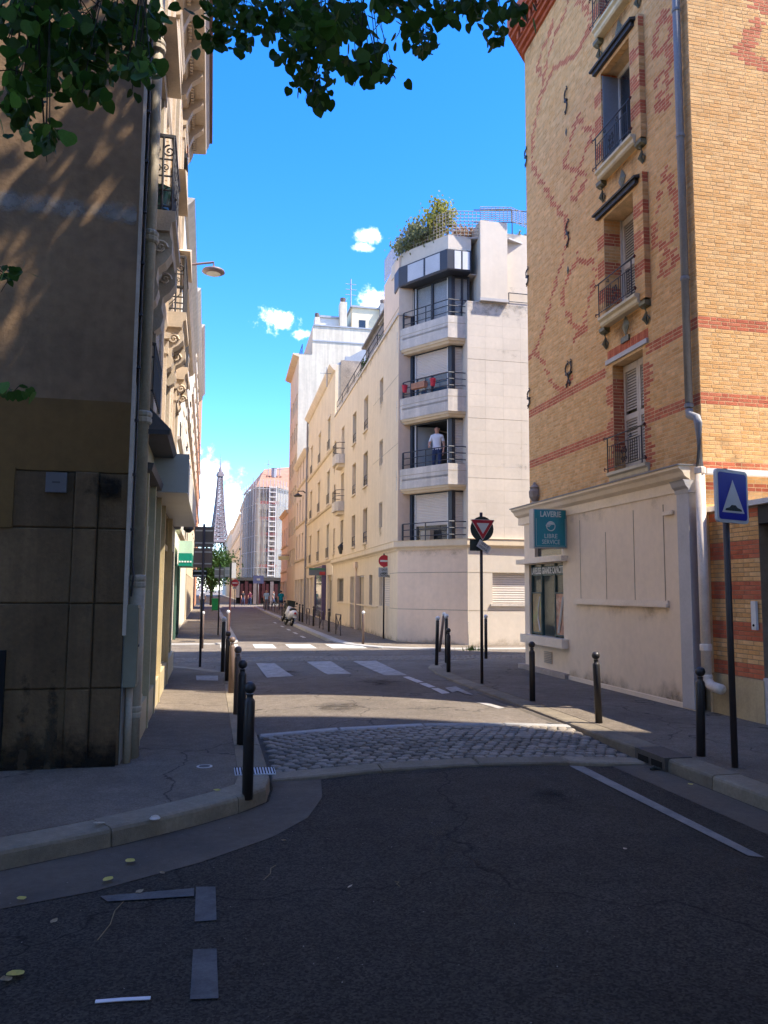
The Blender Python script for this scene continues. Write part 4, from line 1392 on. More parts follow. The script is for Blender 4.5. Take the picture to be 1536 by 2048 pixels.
# roof terrace parapet of the long face, its railing, and the set-back storey
b = MB(FL); b.box(-.02, -.3, ztop, LEN, .05, ztop + .10); part(b, 'parapet', m_white, bb)
a_, c_ = FL @ Vector((.3, -.05, 0)), FL @ Vector((LEN - .5, -.05, 0))
rails(bb, [a_[:2], c_[:2]], [ztop + .75, ztop + .45], .02, m_wrought, [(a_.lerp(c_, k / 8))[:2] for k in range(9)], ztop + .1)
b = MB(FL); b.box(.6, -6, ztop - .3, LEN - 3, -1.2, ztop + 3.1); sb = part(b, 'set_back_storey', mat('grey roof cladding', (.22, .20, .18), .8, .2, 1.5, .2), bb)
b = MB(FL); b.box(.2, -6.2, ztop + 3.102, LEN - 2.8, -1.0, ztop + 3.2); part(b, 'roof_edge', MATS['grey roof cladding'], sb)
for k in range(6):
    u = 1.5 + k * 1.9
    b = MB(FL); b.box(u, -1.22, ztop + .2, u + 1.1, -1.19, ztop + 1.9); part(b, 'window', m_glassd, sb)
# back and roof closing walls
b = MB(); b.prism([(far.x, far.y), (16.9, far.y), (16.9, YW + .3), (8.2, YW + .3), (6.9, 26.3)][::-1], ztop - .05, ztop); part(b, 'flat_roof', m_white, bb)
b = MB(FL); b.add([(LEN, 0, ZS), (LEN, -10, ZS), (LEN, -10, ztop), (LEN, 0, ztop)], [(0, 1, 2, 3)]); part(b, 'party_wall', m_rend, bb)
# --- wing facing us: cladding panels with open joints
zwt = PY(1000, 607, YW).z
b = MB(FW); b.add([(0, -.03, zl), (9, -.03, zl), (9, -.03, zwt), (0, -.03, zwt)], [(3, 2, 1, 0)])
b.add([(0, -.03, zl), (0, -.03, zwt), (0, -1.2, zwt), (0, -1.2, zl)], [(0, 1, 2, 3)]); part(b, 'wing_wall', m_tile, bb)
nrow = 20
ph = (zwt - zl) / nrow
pw = .62
for r_ in range(nrow):
    u = 0.0
    while u < 4.2:
        b = MB(FW)
        b.box(u + .0015, -.028, zl + r_ * ph + (.010 if r_ % 5 == 0 else .0015), min(u + pw, 9) - .0015, rnd.uniform(-.001, .001), zl + (r_ + 1) * ph - .0015)
        o = part(b, 'cladding_panel', mat('cladding panel', (.62, .54, .445), .65, .06, .8, .06, 30, streak=.03, rand=.03), bb)
        u += pw
# upper white box and the wall behind it
BPJ = .12
bz0, bz1 = PY(985, 600, YW - BPJ).z, PY(985, 443, YW - BPJ).z
bx0, bx1 = PY(961, 520, YW - BPJ).x, PY(1015, 520, YW - BPJ).x
b = MB(); b.box(bx0, YW - BPJ, bz0 + .06, bx1, YW + 2, bz1); wb = part(b, 'upper_box', m_tile, bb)
b = MB(); b.box(bx0 - .02, YW - BPJ - .02, bz0 - .04, bx1 + .02, YW + .3, bz0 + .058); part(b, 'box_edge', m_bluegrey, wb)
b = MB(); b.box(bx1, YW + .16, zwt - .2, 17, YW + 2.2, PY(1040, 470, YW + .16).z); part(b, 'upper_wall', m_tile, bb)
rails(bb, [(bx1 + .1, YW + .05), (16, YW + .05)], [zwt + .42, zwt + .12], .02, m_dark, [(bx1 + .1 + k * .9, YW + .05) for k in range(8)], zwt)
# --- stacked bays: parapets, rails, glazing
Q0, Q1, Q2 = (6.30, 25.86), (7.43, 24.15), (8.10, 24.15)
QQ = [(6.19, 26.25), Q0, Q1, Q2]
W0, W1, W2 = Vector((6.66, 26.06)), Vector((7.68, 24.52)), Vector((8.3, 24.52))
wd = (W1 - W0).normalized()
FG = frame((W0.x, W0.y, 0), math.degrees(math.atan2(wd.x, wd.y)), True)
if (FG.to_3x3() @ Vector((0, 1, 0))).x > 0: FG = frame((W0.x, W0.y, 0), math.degrees(math.atan2(wd.x, wd.y)))
GL = (W1 - W0).length
FH = frame((W1.x, W1.y, 0), 90, True)
HL = W2.x - W1.x
par = [(PY(897, a, 24.15).z, PY(897, c, 24.15).z) for a, c in ((968, 926), (821, 777), (674, 630))]
base = [zl] + [p[1] for p in par]
head = [p[0] - .14 for p in par]
# wall strip between street face and bays
zband = PY(897, 541, 24.15).z
b = MB(); b.add([(6.2, 26.0, zl), (W0.x, W0.y, zl), (W0.x, W0.y, zband + 1.1), (6.2, 26.0, zband + 1.1)], [(0, 1, 2, 3)]); part(b, 'bay_wall', m_tileB, bb)
lvl = 0
for i in range(4):
    z0 = base[i]
    z1 = head[i] if i < 3 else zband
    if i:
        pz0, pz1 = par[i - 1]
        pr = ledge(bb, QQ, [(-.12, pz0), (0, pz0), (0, pz1), (-.12, pz1)], m_white, 'balcony_parapet')
        ledge(bb, QQ, [(-.5, pz0 - .15), (-.14, pz0 - .15), (-.10, pz0 - .09), (-.05, pz0 - .07), (-.02, pz0 - .003), (-.5, pz0 - .003)], m_rend, 'balcony_corbel')
        jz = pz1 - (pz1 - pz0) * .33
        ledge(pr, QQ, [(0, jz - .012), (.002, jz - .012), (.002, jz + .012), (0, jz + .012)], m_reveal, 'parapet_joint')
        b = MB(); b.prism([Q0, (W0.x, W0.y + .2), (8.2, 24.9), (8.1, 24.2), Q1][::-1], pz1 - .42, pz1 - .35); part(b, 'balcony_floor', m_white, bb)
    rp = [(Q0[0] + .05, Q0[1] + .1), (Q0[0] + .06, Q0[1] + .0), (Q1[0] + .04, Q1[1] + .06), (Q2[0] - .02, Q2[1] + .06)]
    rz0 = z0 if i else zl
    mid = ((rp[1][0] + rp[2][0]) / 2, (rp[1][1] + rp[2][1]) / 2)
    rl = rails(bb, rp, [rz0 + .57, rz0 + .36, rz0 + .14], .019, m_dark, [rp[0], rp[1], mid, rp[2], rp[3]], rz0 - .02)
    # glazing: narrow pane, wide bay, dark corner post, side window
    zz0 = (z0 - .35) if i else zl - .02
    e1, e2 = .22, GL - .12
    b = MB(FG); b.box(-.02, -.08, zz0, .10, .02, z1); b.box(.18, -.06, zz0, e1 + .02, .03, z1); b.box(.10, -.06, z1 - .06, GL - .1, .02, z1); gz = part(b, 'window', m_dark, bb)
    b = MB(FG); b.box(GL - .16, -.12, zz0, GL + .02, .04, z1); b2 = part(b, 'corner_post', m_dark, gz)
    b = MB(FH); b.box(.0, -.10, zz0, .10, .03, z1); b.box(HL - .06, -.08, zz0, HL, .02, z1); b.box(.1, -.06, z1 - .06, HL - .06, .02, z1); part(b, 'side_frame', m_dark, gz)
    b = MB(FG); b.box(e1 + .02, .0, zz0, e1 + .05, .045, z1 - .05); b.box(e2 - .05, .0, zz0, e2 - .02, .045, z1 - .05); part(b, 'guide_rail', m_winw, gz)
    b = MB(FG); b.box(.10, -.03, zz0, .18, -.02, z1 - .06); part(b, 'pane', m_glassd, gz)
    if i == 0:
        roller(gz, FG, e1 + .05, e2 - .05, zl + .5, z1 - .04, .0)
        b = MB(FG); b.box(e1 + .05, -.04, zl, e2 - .05, -.03, zl + .5); part(b, 'pane', m_glassd, gz)
        roller(gz, FH, .10, HL - .06, zl, z1 - .04, -.03)
        b = MB(FG); b.box(e1 + .5, .08, zl, e1 + .9, .28, zl + .32); part(b, 'storage_box', mat('tan box', (.45, .38, .30), .7, .1), gz)
    elif i == 1:
        b = MB(FG); b.box(e1 + .05, -2.2, zz0, e2, -2.15, z1); b.box(e1, -2.2, z1, e2 + .3, -.08, z1 + .05); b.box(e1 - .2, -2.2, zz0, e1 - .16, -.1, z1); b.box(e1 - .2, -2.2, zz0 - .05, e2 + .2, -.0, zz0); part(b, 'room', mat('dark room', (.05, .05, .055), .9, .2), gz)
        a0 = Vector((e1 + .06, .0, 0))
        b = MB(FG); b.add([(e1 + .06, -.02, zz0 + .05), (e1 + .50, -.62, zz0 + .05), (e1 + .50, -.62, z1 - .08), (e1 + .06, -.02, z1 - .08)], [(0, 1, 2, 3)]); sh = part(b, 'open_casement', mat_glass('casement glass', (.30, .33, .34), .1, .9, .6), gz)
        b = MB(FG)
        for p, q in (((e1 + .06, -.02), (e1 + .06, -.02)), ((e1 + .5, -.62), (e1 + .5, -.62))): b.tube([(p[0], p[1], zz0 + .03), (p[0], p[1], z1 - .06)], .025, 4)
        b.tube([(e1 + .06, -.02, z1 - .07), (e1 + .5, -.62, z1 - .07)], .025, 4); b.tube([(e1 + .06, -.02, zz0 + .05), (e1 + .5, -.62, zz0 + .05)], .025, 4); part(b, 'casement_frame', m_dark, gz)
        roller(gz, FH, .10, HL - .06, zz0, z1 - .04, -.03)
    elif i == 2:
        roller(gz, FG, e1 + .05, e2 - .05, z0 + .72, z1 - .04, .0)
        mq = (e1 + e2) / 2
        b = MB(FG); b.box(mq - .03, -.03, zz0, mq + .03, .02, z0 + .72); part(b, 'mullion', m_dark, gz)
        for p0, p1 in ((e1 + .05, mq - .03), (mq + .03, e2 - .05)):
            b = MB(FG); b.box(p0, -.03, zz0, p1, -.02, z0 + .72); part(b, 'pane', mat_glass('sky glass', (.04, .09, .14), .03, .9, 1.0), gz)
        roller(gz, FH, .10, HL - .06, zz0, z1 - .04, -.03)
    else:
        mq = (e1 + e2) / 2
        b = MB(FG); b.box(mq - .04, -.03, zz0, mq + .04, .02, z1); part(b, 'mullion', m_dark, gz)
        for p0, p1 in ((e1 + .05, mq - .04), (mq + .04, e2 - .05)):
            b = MB(FG); b.box(p0, -.03, zz0, p1, -.02, z1 - .06); part(b, 'pane', mat_glass('clear pane', (.10, .13, .15), .04, .22, .7), gz)
            b = MB(FG)
            n_ = 14
            for k in range(n_):
                ua, ub = p0 + (p1 - p0) * k / n_, p0 + (p1 - p0) * (k + 1) / n_
                b.add([(ua, -.06 - .03 * (k % 2), zz0), (ub, -.06 - .03 * ((k + 1) % 2), zz0), (ub, -.06 - .03 * ((k + 1) % 2), z1 - .06), (ua, -.06 - .03 * (k % 2), z1 - .06)], [(0, 1, 2, 3)])
            part(b, 'curtain', m_curtain, gz)
        b = MB(FH); b.box(.34, -.05, zz0, .40, .01, z1); part(b, 'mullion', m_dark, gz)
        for p0, p1 in ((.12, .34), (.40, HL - .06)):
            b = MB(FH); b.box(p0, -.04, zz0, p1, -.03, z1 - .06); part(b, 'pane', MATS['clear pane'], gz)
            b = MB(FH); b.box(p0, -.08, zz0, p1, -.07, z1 - .06); part(b, 'curtain', m_curtain, gz)
    if i == 0:
        pass
# dark glazed fascia band and white crown of the bay
E0, E1, E2 = (6.20, 26.0), (7.40, 24.10), (8.22, 24.10)
EE = [(6.19, 26.6), E0, E1, E2]
zb1 = PY(897, 497, 24.1).z
ledge(bb, EE, [(-.5, zband), (.0, zband), (.02, zband + .05), (.02, zb1 - .03), (.0, zb1), (-.5, zb1)], m_dark, 'fascia')
ed = (Vector(E1) - Vector(E0)).normalized()
FEb = frame((E0[0], E0[1], 0), math.degrees(math.atan2(ed.x, ed.y)), True)
if (FEb.to_3x3() @ Vector((0, 1, 0))).x > 0: FEb = frame((E0[0], E0[1], 0), math.degrees(math.atan2(ed.x, ed.y)))
el = (Vector(E1) - Vector(E0)).length
m_fpan = mat('frosted panel', (.50, .50, .51), .4, .08, 2, .03, 20)
for u0, u1 in ((el * .20, el * .53), (el * .57, el * .86)):
    b = MB(FEb); b.box(u0, .021, zband + .08, u1, .032, zb1 - .06); part(b, 'fascia_pane', m_fpan, bb)
FEw = frame((E1[0], E1[1], 0), 90, True)
for u0, u1 in ((.24, .46), (.52, .76)):
    b = MB(FEw); b.box(u0, .021, zband + .06, u1, .032, zb1 - .06); part(b, 'fascia_pane', mat('pale panel', (.62, .62, .62), .4, .05, 2, .03, 20), bb)
zcr = PY(897, 470, 24.2).z
ledge(bb, [(6.19, 27.2), (6.28, 25.95), (7.45, 24.18), (8.25, 24.18)], [(-.6, zb1), (0, zb1), (0, zcr), (-.6, zcr)], m_tile, 'crown')
b = MB(FL); b.box(-.02, -2, ztop, 2.75, -.01, zcr - .1); part(b, 'stair_head', m_tileB, bb)
# soffit shading the bay tops and a ceiling for every storey
for z in head + [zband]:
    b = MB(); b.prism([(6.3, 26.1), (6.3, 30), (9.4, 30), (9.4, 24.4), (8.2, 24.3), (7.5, 24.3)], z + .002, z + .03); part(b, 'ceiling_slab', m_white, bb)
# roof terrace: deck, trellis screen, planting
zt0 = zcr
TR = [(6.25, 28.6), (6.32, 25.95), (7.48, 24.22), (8.52, 24.0), (9.55, 23.80), (12.5, 25.2)]
b = MB(); b.prism([(6.35, 28.5), (6.4, 26.0), (7.5, 24.3), (9.5, 23.9), (12, 25), (12, 28.5)], zt0 - .06, zt0 - .005); part(b, 'terrace_deck', m_bluegrey, bb)
tr = thing('roof_trellis', 'wooden lattice screen round the roof terrace above the glazed bays', 'trellis', (7.4, 24.3, zt0))
m_latt = mat('weathered lattice', (.40, .35, .28), .8, .2, 6, .1, rand=.1)
for si, (a, c) in enumerate(zip(TR, TR[1:])):
    A, Bv = Vector((*a, 0)), Vector((*c, 0))
    L_ = (Bv - A).length
    d = (Bv - A) / L_
    hgt = .85 if si < 3 else .5
    zt0 = zcr if si < 3 else bz1 + .03
    k = int(L_ / .13)
    for i in range(k + 1):
        p = A + d * (L_ * i / k)
        b = MB(); b.tube([(p.x, p.y, zt0 - .02), (p.x, p.y, zt0 + hgt)], .011, 4); part(b, 'lath', m_latt, tr)
    for i in range(8):
        z = zt0 + .03 + i * (hgt - .03) / 7
        b = MB(); b.tube([(A.x, A.y, z), (Bv.x, Bv.y, z)], .013, 4); part(b, 'lath', m_latt, tr)
zt0 = zcr
rails(bb, [(8.6, 24.9), (9.9, 24.6), (11, 24.6), (16, 24.6)], [zt0 + 1.35, zt0 + .9], .02, m_dark, [(9.9, 24.6), (10.9, 24.6)], zt0)
# flower pots and window boxes on the third bay
m_redpot = mat('red plastic', (.55, .03, .05), .5, .05)
g1 = base[2]
for uu, lab in ((.10, 'red flower pot hung on the bay rail beside the drawn blind'), (1.42, 'red flower pot hung on the bay rail in front of the glass corner')):
    f = uu / 2.0
    p = Vector((*Q0, 0)).lerp(Vector((*Q1, 0)), min(f, .99) if uu > .5 else .09)
    t = thing('flower_pot', lab, 'flower pot', (p.x - .05, p.y - .03, g1 + .22), 'red pots on the bay rail')
    b = MB(); b.lathe([(.07, 0), (.10, .22), (.11, .22), (.11, .24)], 10, (p.x - .06, p.y - .04, g1 + .18)); part(b, 'pot', m_redpot, t)
    b = MB(); b.lathe([(.095, 0), (.06, .03)], 8, (p.x - .06, p.y - .04, g1 + .42)); part(b, 'soil', m_joint, t)
p = Vector((*Q0, 0)).lerp(Vector((*Q1, 0)), .42)
t = thing('planter_box', 'terracotta planter box hung on the bay rail between two red pots', 'planter', (p.x, p.y, g1 + .2))
d = (Vector((*Q1, 0)) - Vector((*Q0, 0))).normalized()
b = MB(frame((p.x - .07, p.y - .04, g1 + .2), math.degrees(math.atan2(d.x, d.y)))); b.box(-.3, -.08, 0, .3, .08, .2); part(b, 'box', mat('terracotta', (.42, .20, .12), .8, .15, 6, .2), t)
# ================================================================== old building on the left: blind gable towards us, carved street face
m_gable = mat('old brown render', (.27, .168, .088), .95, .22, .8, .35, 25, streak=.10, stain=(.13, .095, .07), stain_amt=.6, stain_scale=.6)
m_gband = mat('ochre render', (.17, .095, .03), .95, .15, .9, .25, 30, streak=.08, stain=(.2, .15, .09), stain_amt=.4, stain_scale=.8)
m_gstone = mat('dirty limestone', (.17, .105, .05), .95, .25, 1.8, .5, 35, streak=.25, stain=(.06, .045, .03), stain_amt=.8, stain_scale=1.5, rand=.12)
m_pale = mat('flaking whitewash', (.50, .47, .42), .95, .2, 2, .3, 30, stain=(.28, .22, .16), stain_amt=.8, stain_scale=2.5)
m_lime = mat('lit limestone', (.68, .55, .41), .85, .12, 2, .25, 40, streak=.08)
m_limed = mat('carved limestone', (.53, .43, .32), .85, .15, 3, .25, 50)
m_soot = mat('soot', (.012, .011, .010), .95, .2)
m_beigep = mat('beige pipe', (.40, .335, .24), .6, .18, 3, .1, 30, stain=(.22, .15, .09), stain_amt=.5, stain_scale=3)
m_cab = mat('olive cabinet', (.24, .215, .14), .55, .08, 2, .05)
GX, GY = -.82, 8.14
LY1 = 17.5
LTOP = 12.4
FGb = frame((GX, GY, 0), -90)                    # gable: x runs away to the left
FLf = frame((GX, GY, 0), 0, True)                # street face: x = Y - GY, outwards to +X
lb = thing('gable_building', 'old stone building with a dark blind gable and carved balconies', 'building', (GX, GY, ZS))
gz = lambda x, y: loc(FGb, x, y)
zst, zbd, zpl0, zpl1 = gz(120, 942)[1], gz(120, 798)[1], gz(120, 435)[1], gz(120, 398)[1]
GW = 9.0
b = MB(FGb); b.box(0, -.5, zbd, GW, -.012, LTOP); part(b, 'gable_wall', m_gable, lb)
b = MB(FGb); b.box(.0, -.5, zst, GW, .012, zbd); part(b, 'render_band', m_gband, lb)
# stone courses, each block on its own with recessed joints
b = MB(FGb); b.box(.0, -.5, ZS - .05, GW, -.012, zst); part(b, 'joint_bed', mat('gable joint', (.05, .037, .022), .95, .3, 4, .3), lb)
cz = [ZS, gz(120, 1378)[1], gz(120, 1207)[1], gz(120, 1056)[1], zst - .004]
uj = [gz(x, 1250)[0] for x in (236, 186, 138)]
for r_ in range(4):
    u = 0
    ends = [uj[1], uj[2]] + [uj[2] + .75 + .9 * k + (.35 if r_ % 2 else 0) for k in range(9)]
    ends = [e for e in ends if e < GW] + [GW]
    for k, e in enumerate(ends):
        b = MB(FGb)
        o_ = .012 + (.035 if k == 1 else 0) + rnd.uniform(-.006, .006)
        z0, z1 = cz[r_] + .004, cz[r_ + 1] - .004
        x0, x1 = u + .004, e - .004
        if x1 - x0 > .05:
            c_ = .012
            b.add([(x0, -.05, z0), (x1, -.05, z0), (x1, -.05, z1), (x0, -.05, z1), (x0, o_ - c_, z0), (x1, o_ - c_, z0), (x1, o_ - c_, z1), (x0, o_ - c_, z1), (x0 + c_, o_, z0 + c_), (x1 - c_, o_, z0 + c_), (x1 - c_, o_, z1 - c_), (x0 + c_, o_, z1 - c_)],
                  [(0, 1, 5, 4), (1, 2, 6, 5), (2, 3, 7, 6), (3, 0, 4, 7), (4, 5, 9, 8), (5, 6, 10, 9), (6, 7, 11, 10), (7, 4, 8, 11), (8, 9, 10, 11)])
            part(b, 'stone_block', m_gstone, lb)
        u = e
# plaster patch at the frame edge, soot at the foot, small plaque, dark recess
b = MB(FGb); b.box(gz(28, 1000)[0], -.02, gz(20, 1055)[1], GW, .03, zst + .02); part(b, 'render_patch', m_gband, lb)
def fade_mat(name, col, lo=.35, hi=.75, sc_=4):
    m = bpy.data.materials.new(name); m.use_nodes = True
    t = m.node_tree; bs = t.nodes['Principled BSDF']
    bs.inputs['Base Color'].default_value = (*col, 1); bs.inputs['Roughness'].default_value = .95; bs.inputs['Specular IOR Level'].default_value = .1
    at = t.nodes.new('ShaderNodeAttribute'); at.attribute_name = 'fade'
    tcn = t.nodes.new('ShaderNodeTexCoord'); n = t.nodes.new('ShaderNodeTexNoise'); n.inputs['Scale'].default_value = sc_; n.inputs['Detail'].default_value = 6; n.inputs['Roughness'].default_value = .65
    t.links.new(tcn.outputs['Object'], n.inputs['Vector'])
    ad = t.nodes.new('ShaderNodeMath'); ad.operation = 'MULTIPLY_ADD'; ad.inputs[1].default_value = 1.4; ad.inputs[2].default_value = -.7
    t.links.new(n.outputs[0], ad.inputs[0])
    a2 = t.nodes.new('ShaderNodeMath'); a2.operation = 'ADD'; t.links.new(at.outputs['Fac'], a2.inputs[0]); t.links.new(ad.outputs[0], a2.inputs[1])
    mr_ = t.nodes.new('ShaderNodeMapRange'); mr_.interpolation_type = 'SMOOTHSTEP'; mr_.inputs['From Min'].default_value = lo; mr_.inputs['From Max'].default_value = hi
    t.links.new(a2.outputs[0], mr_.inputs['Value']); t.links.new(mr_.outputs[0], bs.inputs['Alpha'])
    return m
def fade_patch(name, m, u0, u1, z0, z1, n, f, parent, F=None, nu=12, nz_=12):
    """thin worn layer on the gable whose cover is set by f(s,t) in 0..1"""
    F = F or FGb
    me = bpy.data.meshes.new(name)
    vs, fs, fd = [], [], []
    for j in range(nz_ + 1):
        for i in range(nu + 1):
            vs.append(tuple(F @ Vector((u0 + (u1 - u0) * i / nu, n, z0 + (z1 - z0) * j / nz_)))); fd.append(max(0., min(1., f(i / nu, j / nz_))))
    for j in range(nz_):
        for i in range(nu): fs.append((j * (nu + 1) + i, (j + 1) * (nu + 1) + i, (j + 1) * (nu + 1) + i + 1, j * (nu + 1) + i + 1))
    me.from_pydata(vs, [], fs)
    at = me.attributes.new('fade', 'FLOAT', 'POINT'); at.data.foreach_set('value', fd)
    me.materials.append(m); me.update()
    return link(bpy.data.objects.new(name, me), parent)
m_sootf = fade_mat('soot layer', (.016, .013, .010), .4, 1.05, 6)
m_washf = fade_mat('whitewash layer', (.36, .32, .27), .45, 1.15, 2.6)
m_dripf = fade_mat('drip layer', (.05, .036, .022), .5, .95, 7)
fade_patch('soot_stain', m_sootf, .02, 2.2, ZS + .002, .75, .056, lambda s, t: 1.15 * (1 - t) ** .7 * (1 - s) ** .35 + (.35 if t < .15 else 0) - .08, lb)
a0 = gz(246, 938); a1 = gz(120, 1010)
fade_patch('soot_stain', m_sootf, a0[0], a1[0], a1[1], a0[1], .058, lambda s, t: .85 * math.sin(max(0, min(1, 1 - s)) * math.pi * .6) * math.sin(t * math.pi) ** .6, lb)
fade_patch('whitewash_band', m_washf, .03, 4.5, zpl0 - .1, zpl1 + .12, -.004, lambda s, t: .9 * math.sin(t * math.pi) - .1 + .3 * s, lb, nu=24)
a0, a1 = gz(130, 1250), gz(20, 1430)
fade_patch('drip_stain', m_dripf, uj[2] + .05, 3.2, ZS, 1.3, .0565, lambda s, t: .75 - .6 * t + .25 * math.sin(s * 70), lb, nu=60)
a_, c_ = gz(94, 945), gz(134, 986)
b = MB(FGb); b.box(c_[0], .0, c_[1], a_[0], .045, a_[1]); pq = part(b, 'plaque', mat('grey plaque', (.13, .12, .115), .6, .1), lb)
b = MB(FGb); b.box(c_[0] + .06, .045, (a_[1] + c_[1]) / 2 - .008, a_[0] - .06, .048, (a_[1] + c_[1]) / 2 + .008); part(b, 'engraving', m_iron, pq)
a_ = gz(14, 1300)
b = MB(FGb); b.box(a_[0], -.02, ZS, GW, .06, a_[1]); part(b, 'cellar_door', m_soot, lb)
# corner cover strip and cables
b = MB(); b.box(GX - .005, GY - .035, zst - 1.6, GX + .03, GY - .0125, LTOP); part(b, 'corner_strip', m_limed, lb)
b = MB(); b.tube([(GX + .05, GY + .04, LTOP), (GX + .05, GY + .04, 2.2), (GX + .075, GY + .02, 1.95), (GX + .06, GY + .05, 1.75)], .012, 5); part(b, 'cable', m_wrought, lb)
for z in [2.4 + k * .55 for k in range(17)]:
    b = MB(); b.box(GX + .03, GY - .02, z, GX + .07, GY + .02, z + .025); part(b, 'cable_clip', m_wrought, lb)
# street face
WY = [(9.0, 9.95), (12.35, 13.35), (15.4, 16.4)]
fl = [(3.98, 5.40), (6.1, 8.1), (8.9, 10.7)]
holes = [(a - GY, c - GY, z0, z1, .25) for (a, c) in WY for (z0, z1) in fl]
b = MB(FLf); wall_grid(b, 0, LY1 - GY, 3.95, LTOP, holes, 0, .25)
b.add([(LY1 - GY, 0, 0), (LY1 - GY, 0, LTOP), (LY1 - GY, -9, LTOP), (LY1 - GY, -9, 0)], [(0, 1, 2, 3)]); part(b, 'street_wall', m_lime, lb)
for h in holes:
    w = win(lb, FLf, h[0], h[1], h[2], h[3], .23, m_winw, m_glassd, 'two')
    b = MB(FLf)
    for x in (h[0] - .16, h[1]): b.box(x, 0, h[2] - .12, x + .16, .07, h[3] + .02)
    b.box(h[0] - .18, 0, h[3] + .02, h[1] + .18, .09, h[3] + .22); part(b, 'surround', m_limed, w)
    if 6 < h[2] < 7:
        um = (h[0] + h[1]) / 2
        b = MB(FLf); b.add([(h[0] - .3, .0, h[3] + .24), (h[1] + .3, .0, h[3] + .24), (um, .0, h[3] + .62), (h[0] - .3, .26, h[3] + .24), (h[1] + .3, .26, h[3] + .24), (um, .26, h[3] + .62)],
                             [(3, 4, 5), (0, 1, 4, 3), (1, 2, 5, 4), (2, 0, 3, 5)]); part(b, 'pediment', m_limed, w)
    else:
        b = MB(FLf); b.prof([(0, h[3] + .22), (.10, h[3] + .24), (.13, h[3] + .32), (0, h[3] + .34)][::-1], h[0] - .26, h[1] + .26); part(b, 'hood', m_limed, w)
# brick-faced piers with open joints between the window bays
m_pier = mat('pale pier brick', (.55, .44, .32), .85, .1, 6, .3, 80, rand=.12)
for u0, u1 in ((2.15, 2.7), (3.2, 3.75), (5.6, 6.2), (6.4, 6.9)):
    z = 4.0
    while z < 10.9:
        b = MB(FLf); b.box(u0, -.01, z + .006, u1, .045, z + .15 - .006); part(b, 'pier_brick', m_pier, lb); z += .15
# string courses and cornice on carved modillions
for z in (5.75, 8.55):
    b = MB(FLf); b.prof([(0, z), (.04, z + .04), (.07, z + .12), (.07, z + .18), (0, z + .22)][::-1], .4, LY1 - GY); part(b, 'string_course', m_limed, lb)
zc = 11.85
b = MB(FLf); b.prof([(0, zc - .25), (.10, zc - .22), (.16, zc - .05), (.16, zc), (.44, zc + .02), (.46, zc + .12), (.50, zc + .2), (.52, zc + .30), (0, zc + .36)][::-1], -.02, LY1 - GY + .3); cn = part(b, 'cornice', m_limed, lb)
u = .2
while u < LY1 - GY:
    b = MB(FLf); b.prof([(.0, zc - .55), (.10, zc - .5), (.2, zc - .25), (.36, zc - .12), (.40, zc - .1), (.40, zc + .018), (.0, zc + .018)][::-1], u, u + .16); part(b, 'modillion', m_limed, cn)
    u += .92
u = .55
while u < LY1 - GY:
    for k in range(6):
        b = MB(FLf); b.box(u + k * .09, .162, zc - .14, u + k * .09 + .05, .22, zc - .02); part(b, 'dentil', m_limed, cn)
    u += .92
b = MB(FLf); b.box(-.1, -8.9, LTOP - .15, LY1 - GY + .2, .1, LTOP + .02); part(b, 'roof', m_zincp, lb)
b = MB(FLf); b.box(-.05, .50, zc + .30, LY1 - GY + .3, .58, zc + .40); part(b, 'gutter', mat('rusty gutter', (.16, .10, .09), .7, .2), lb)
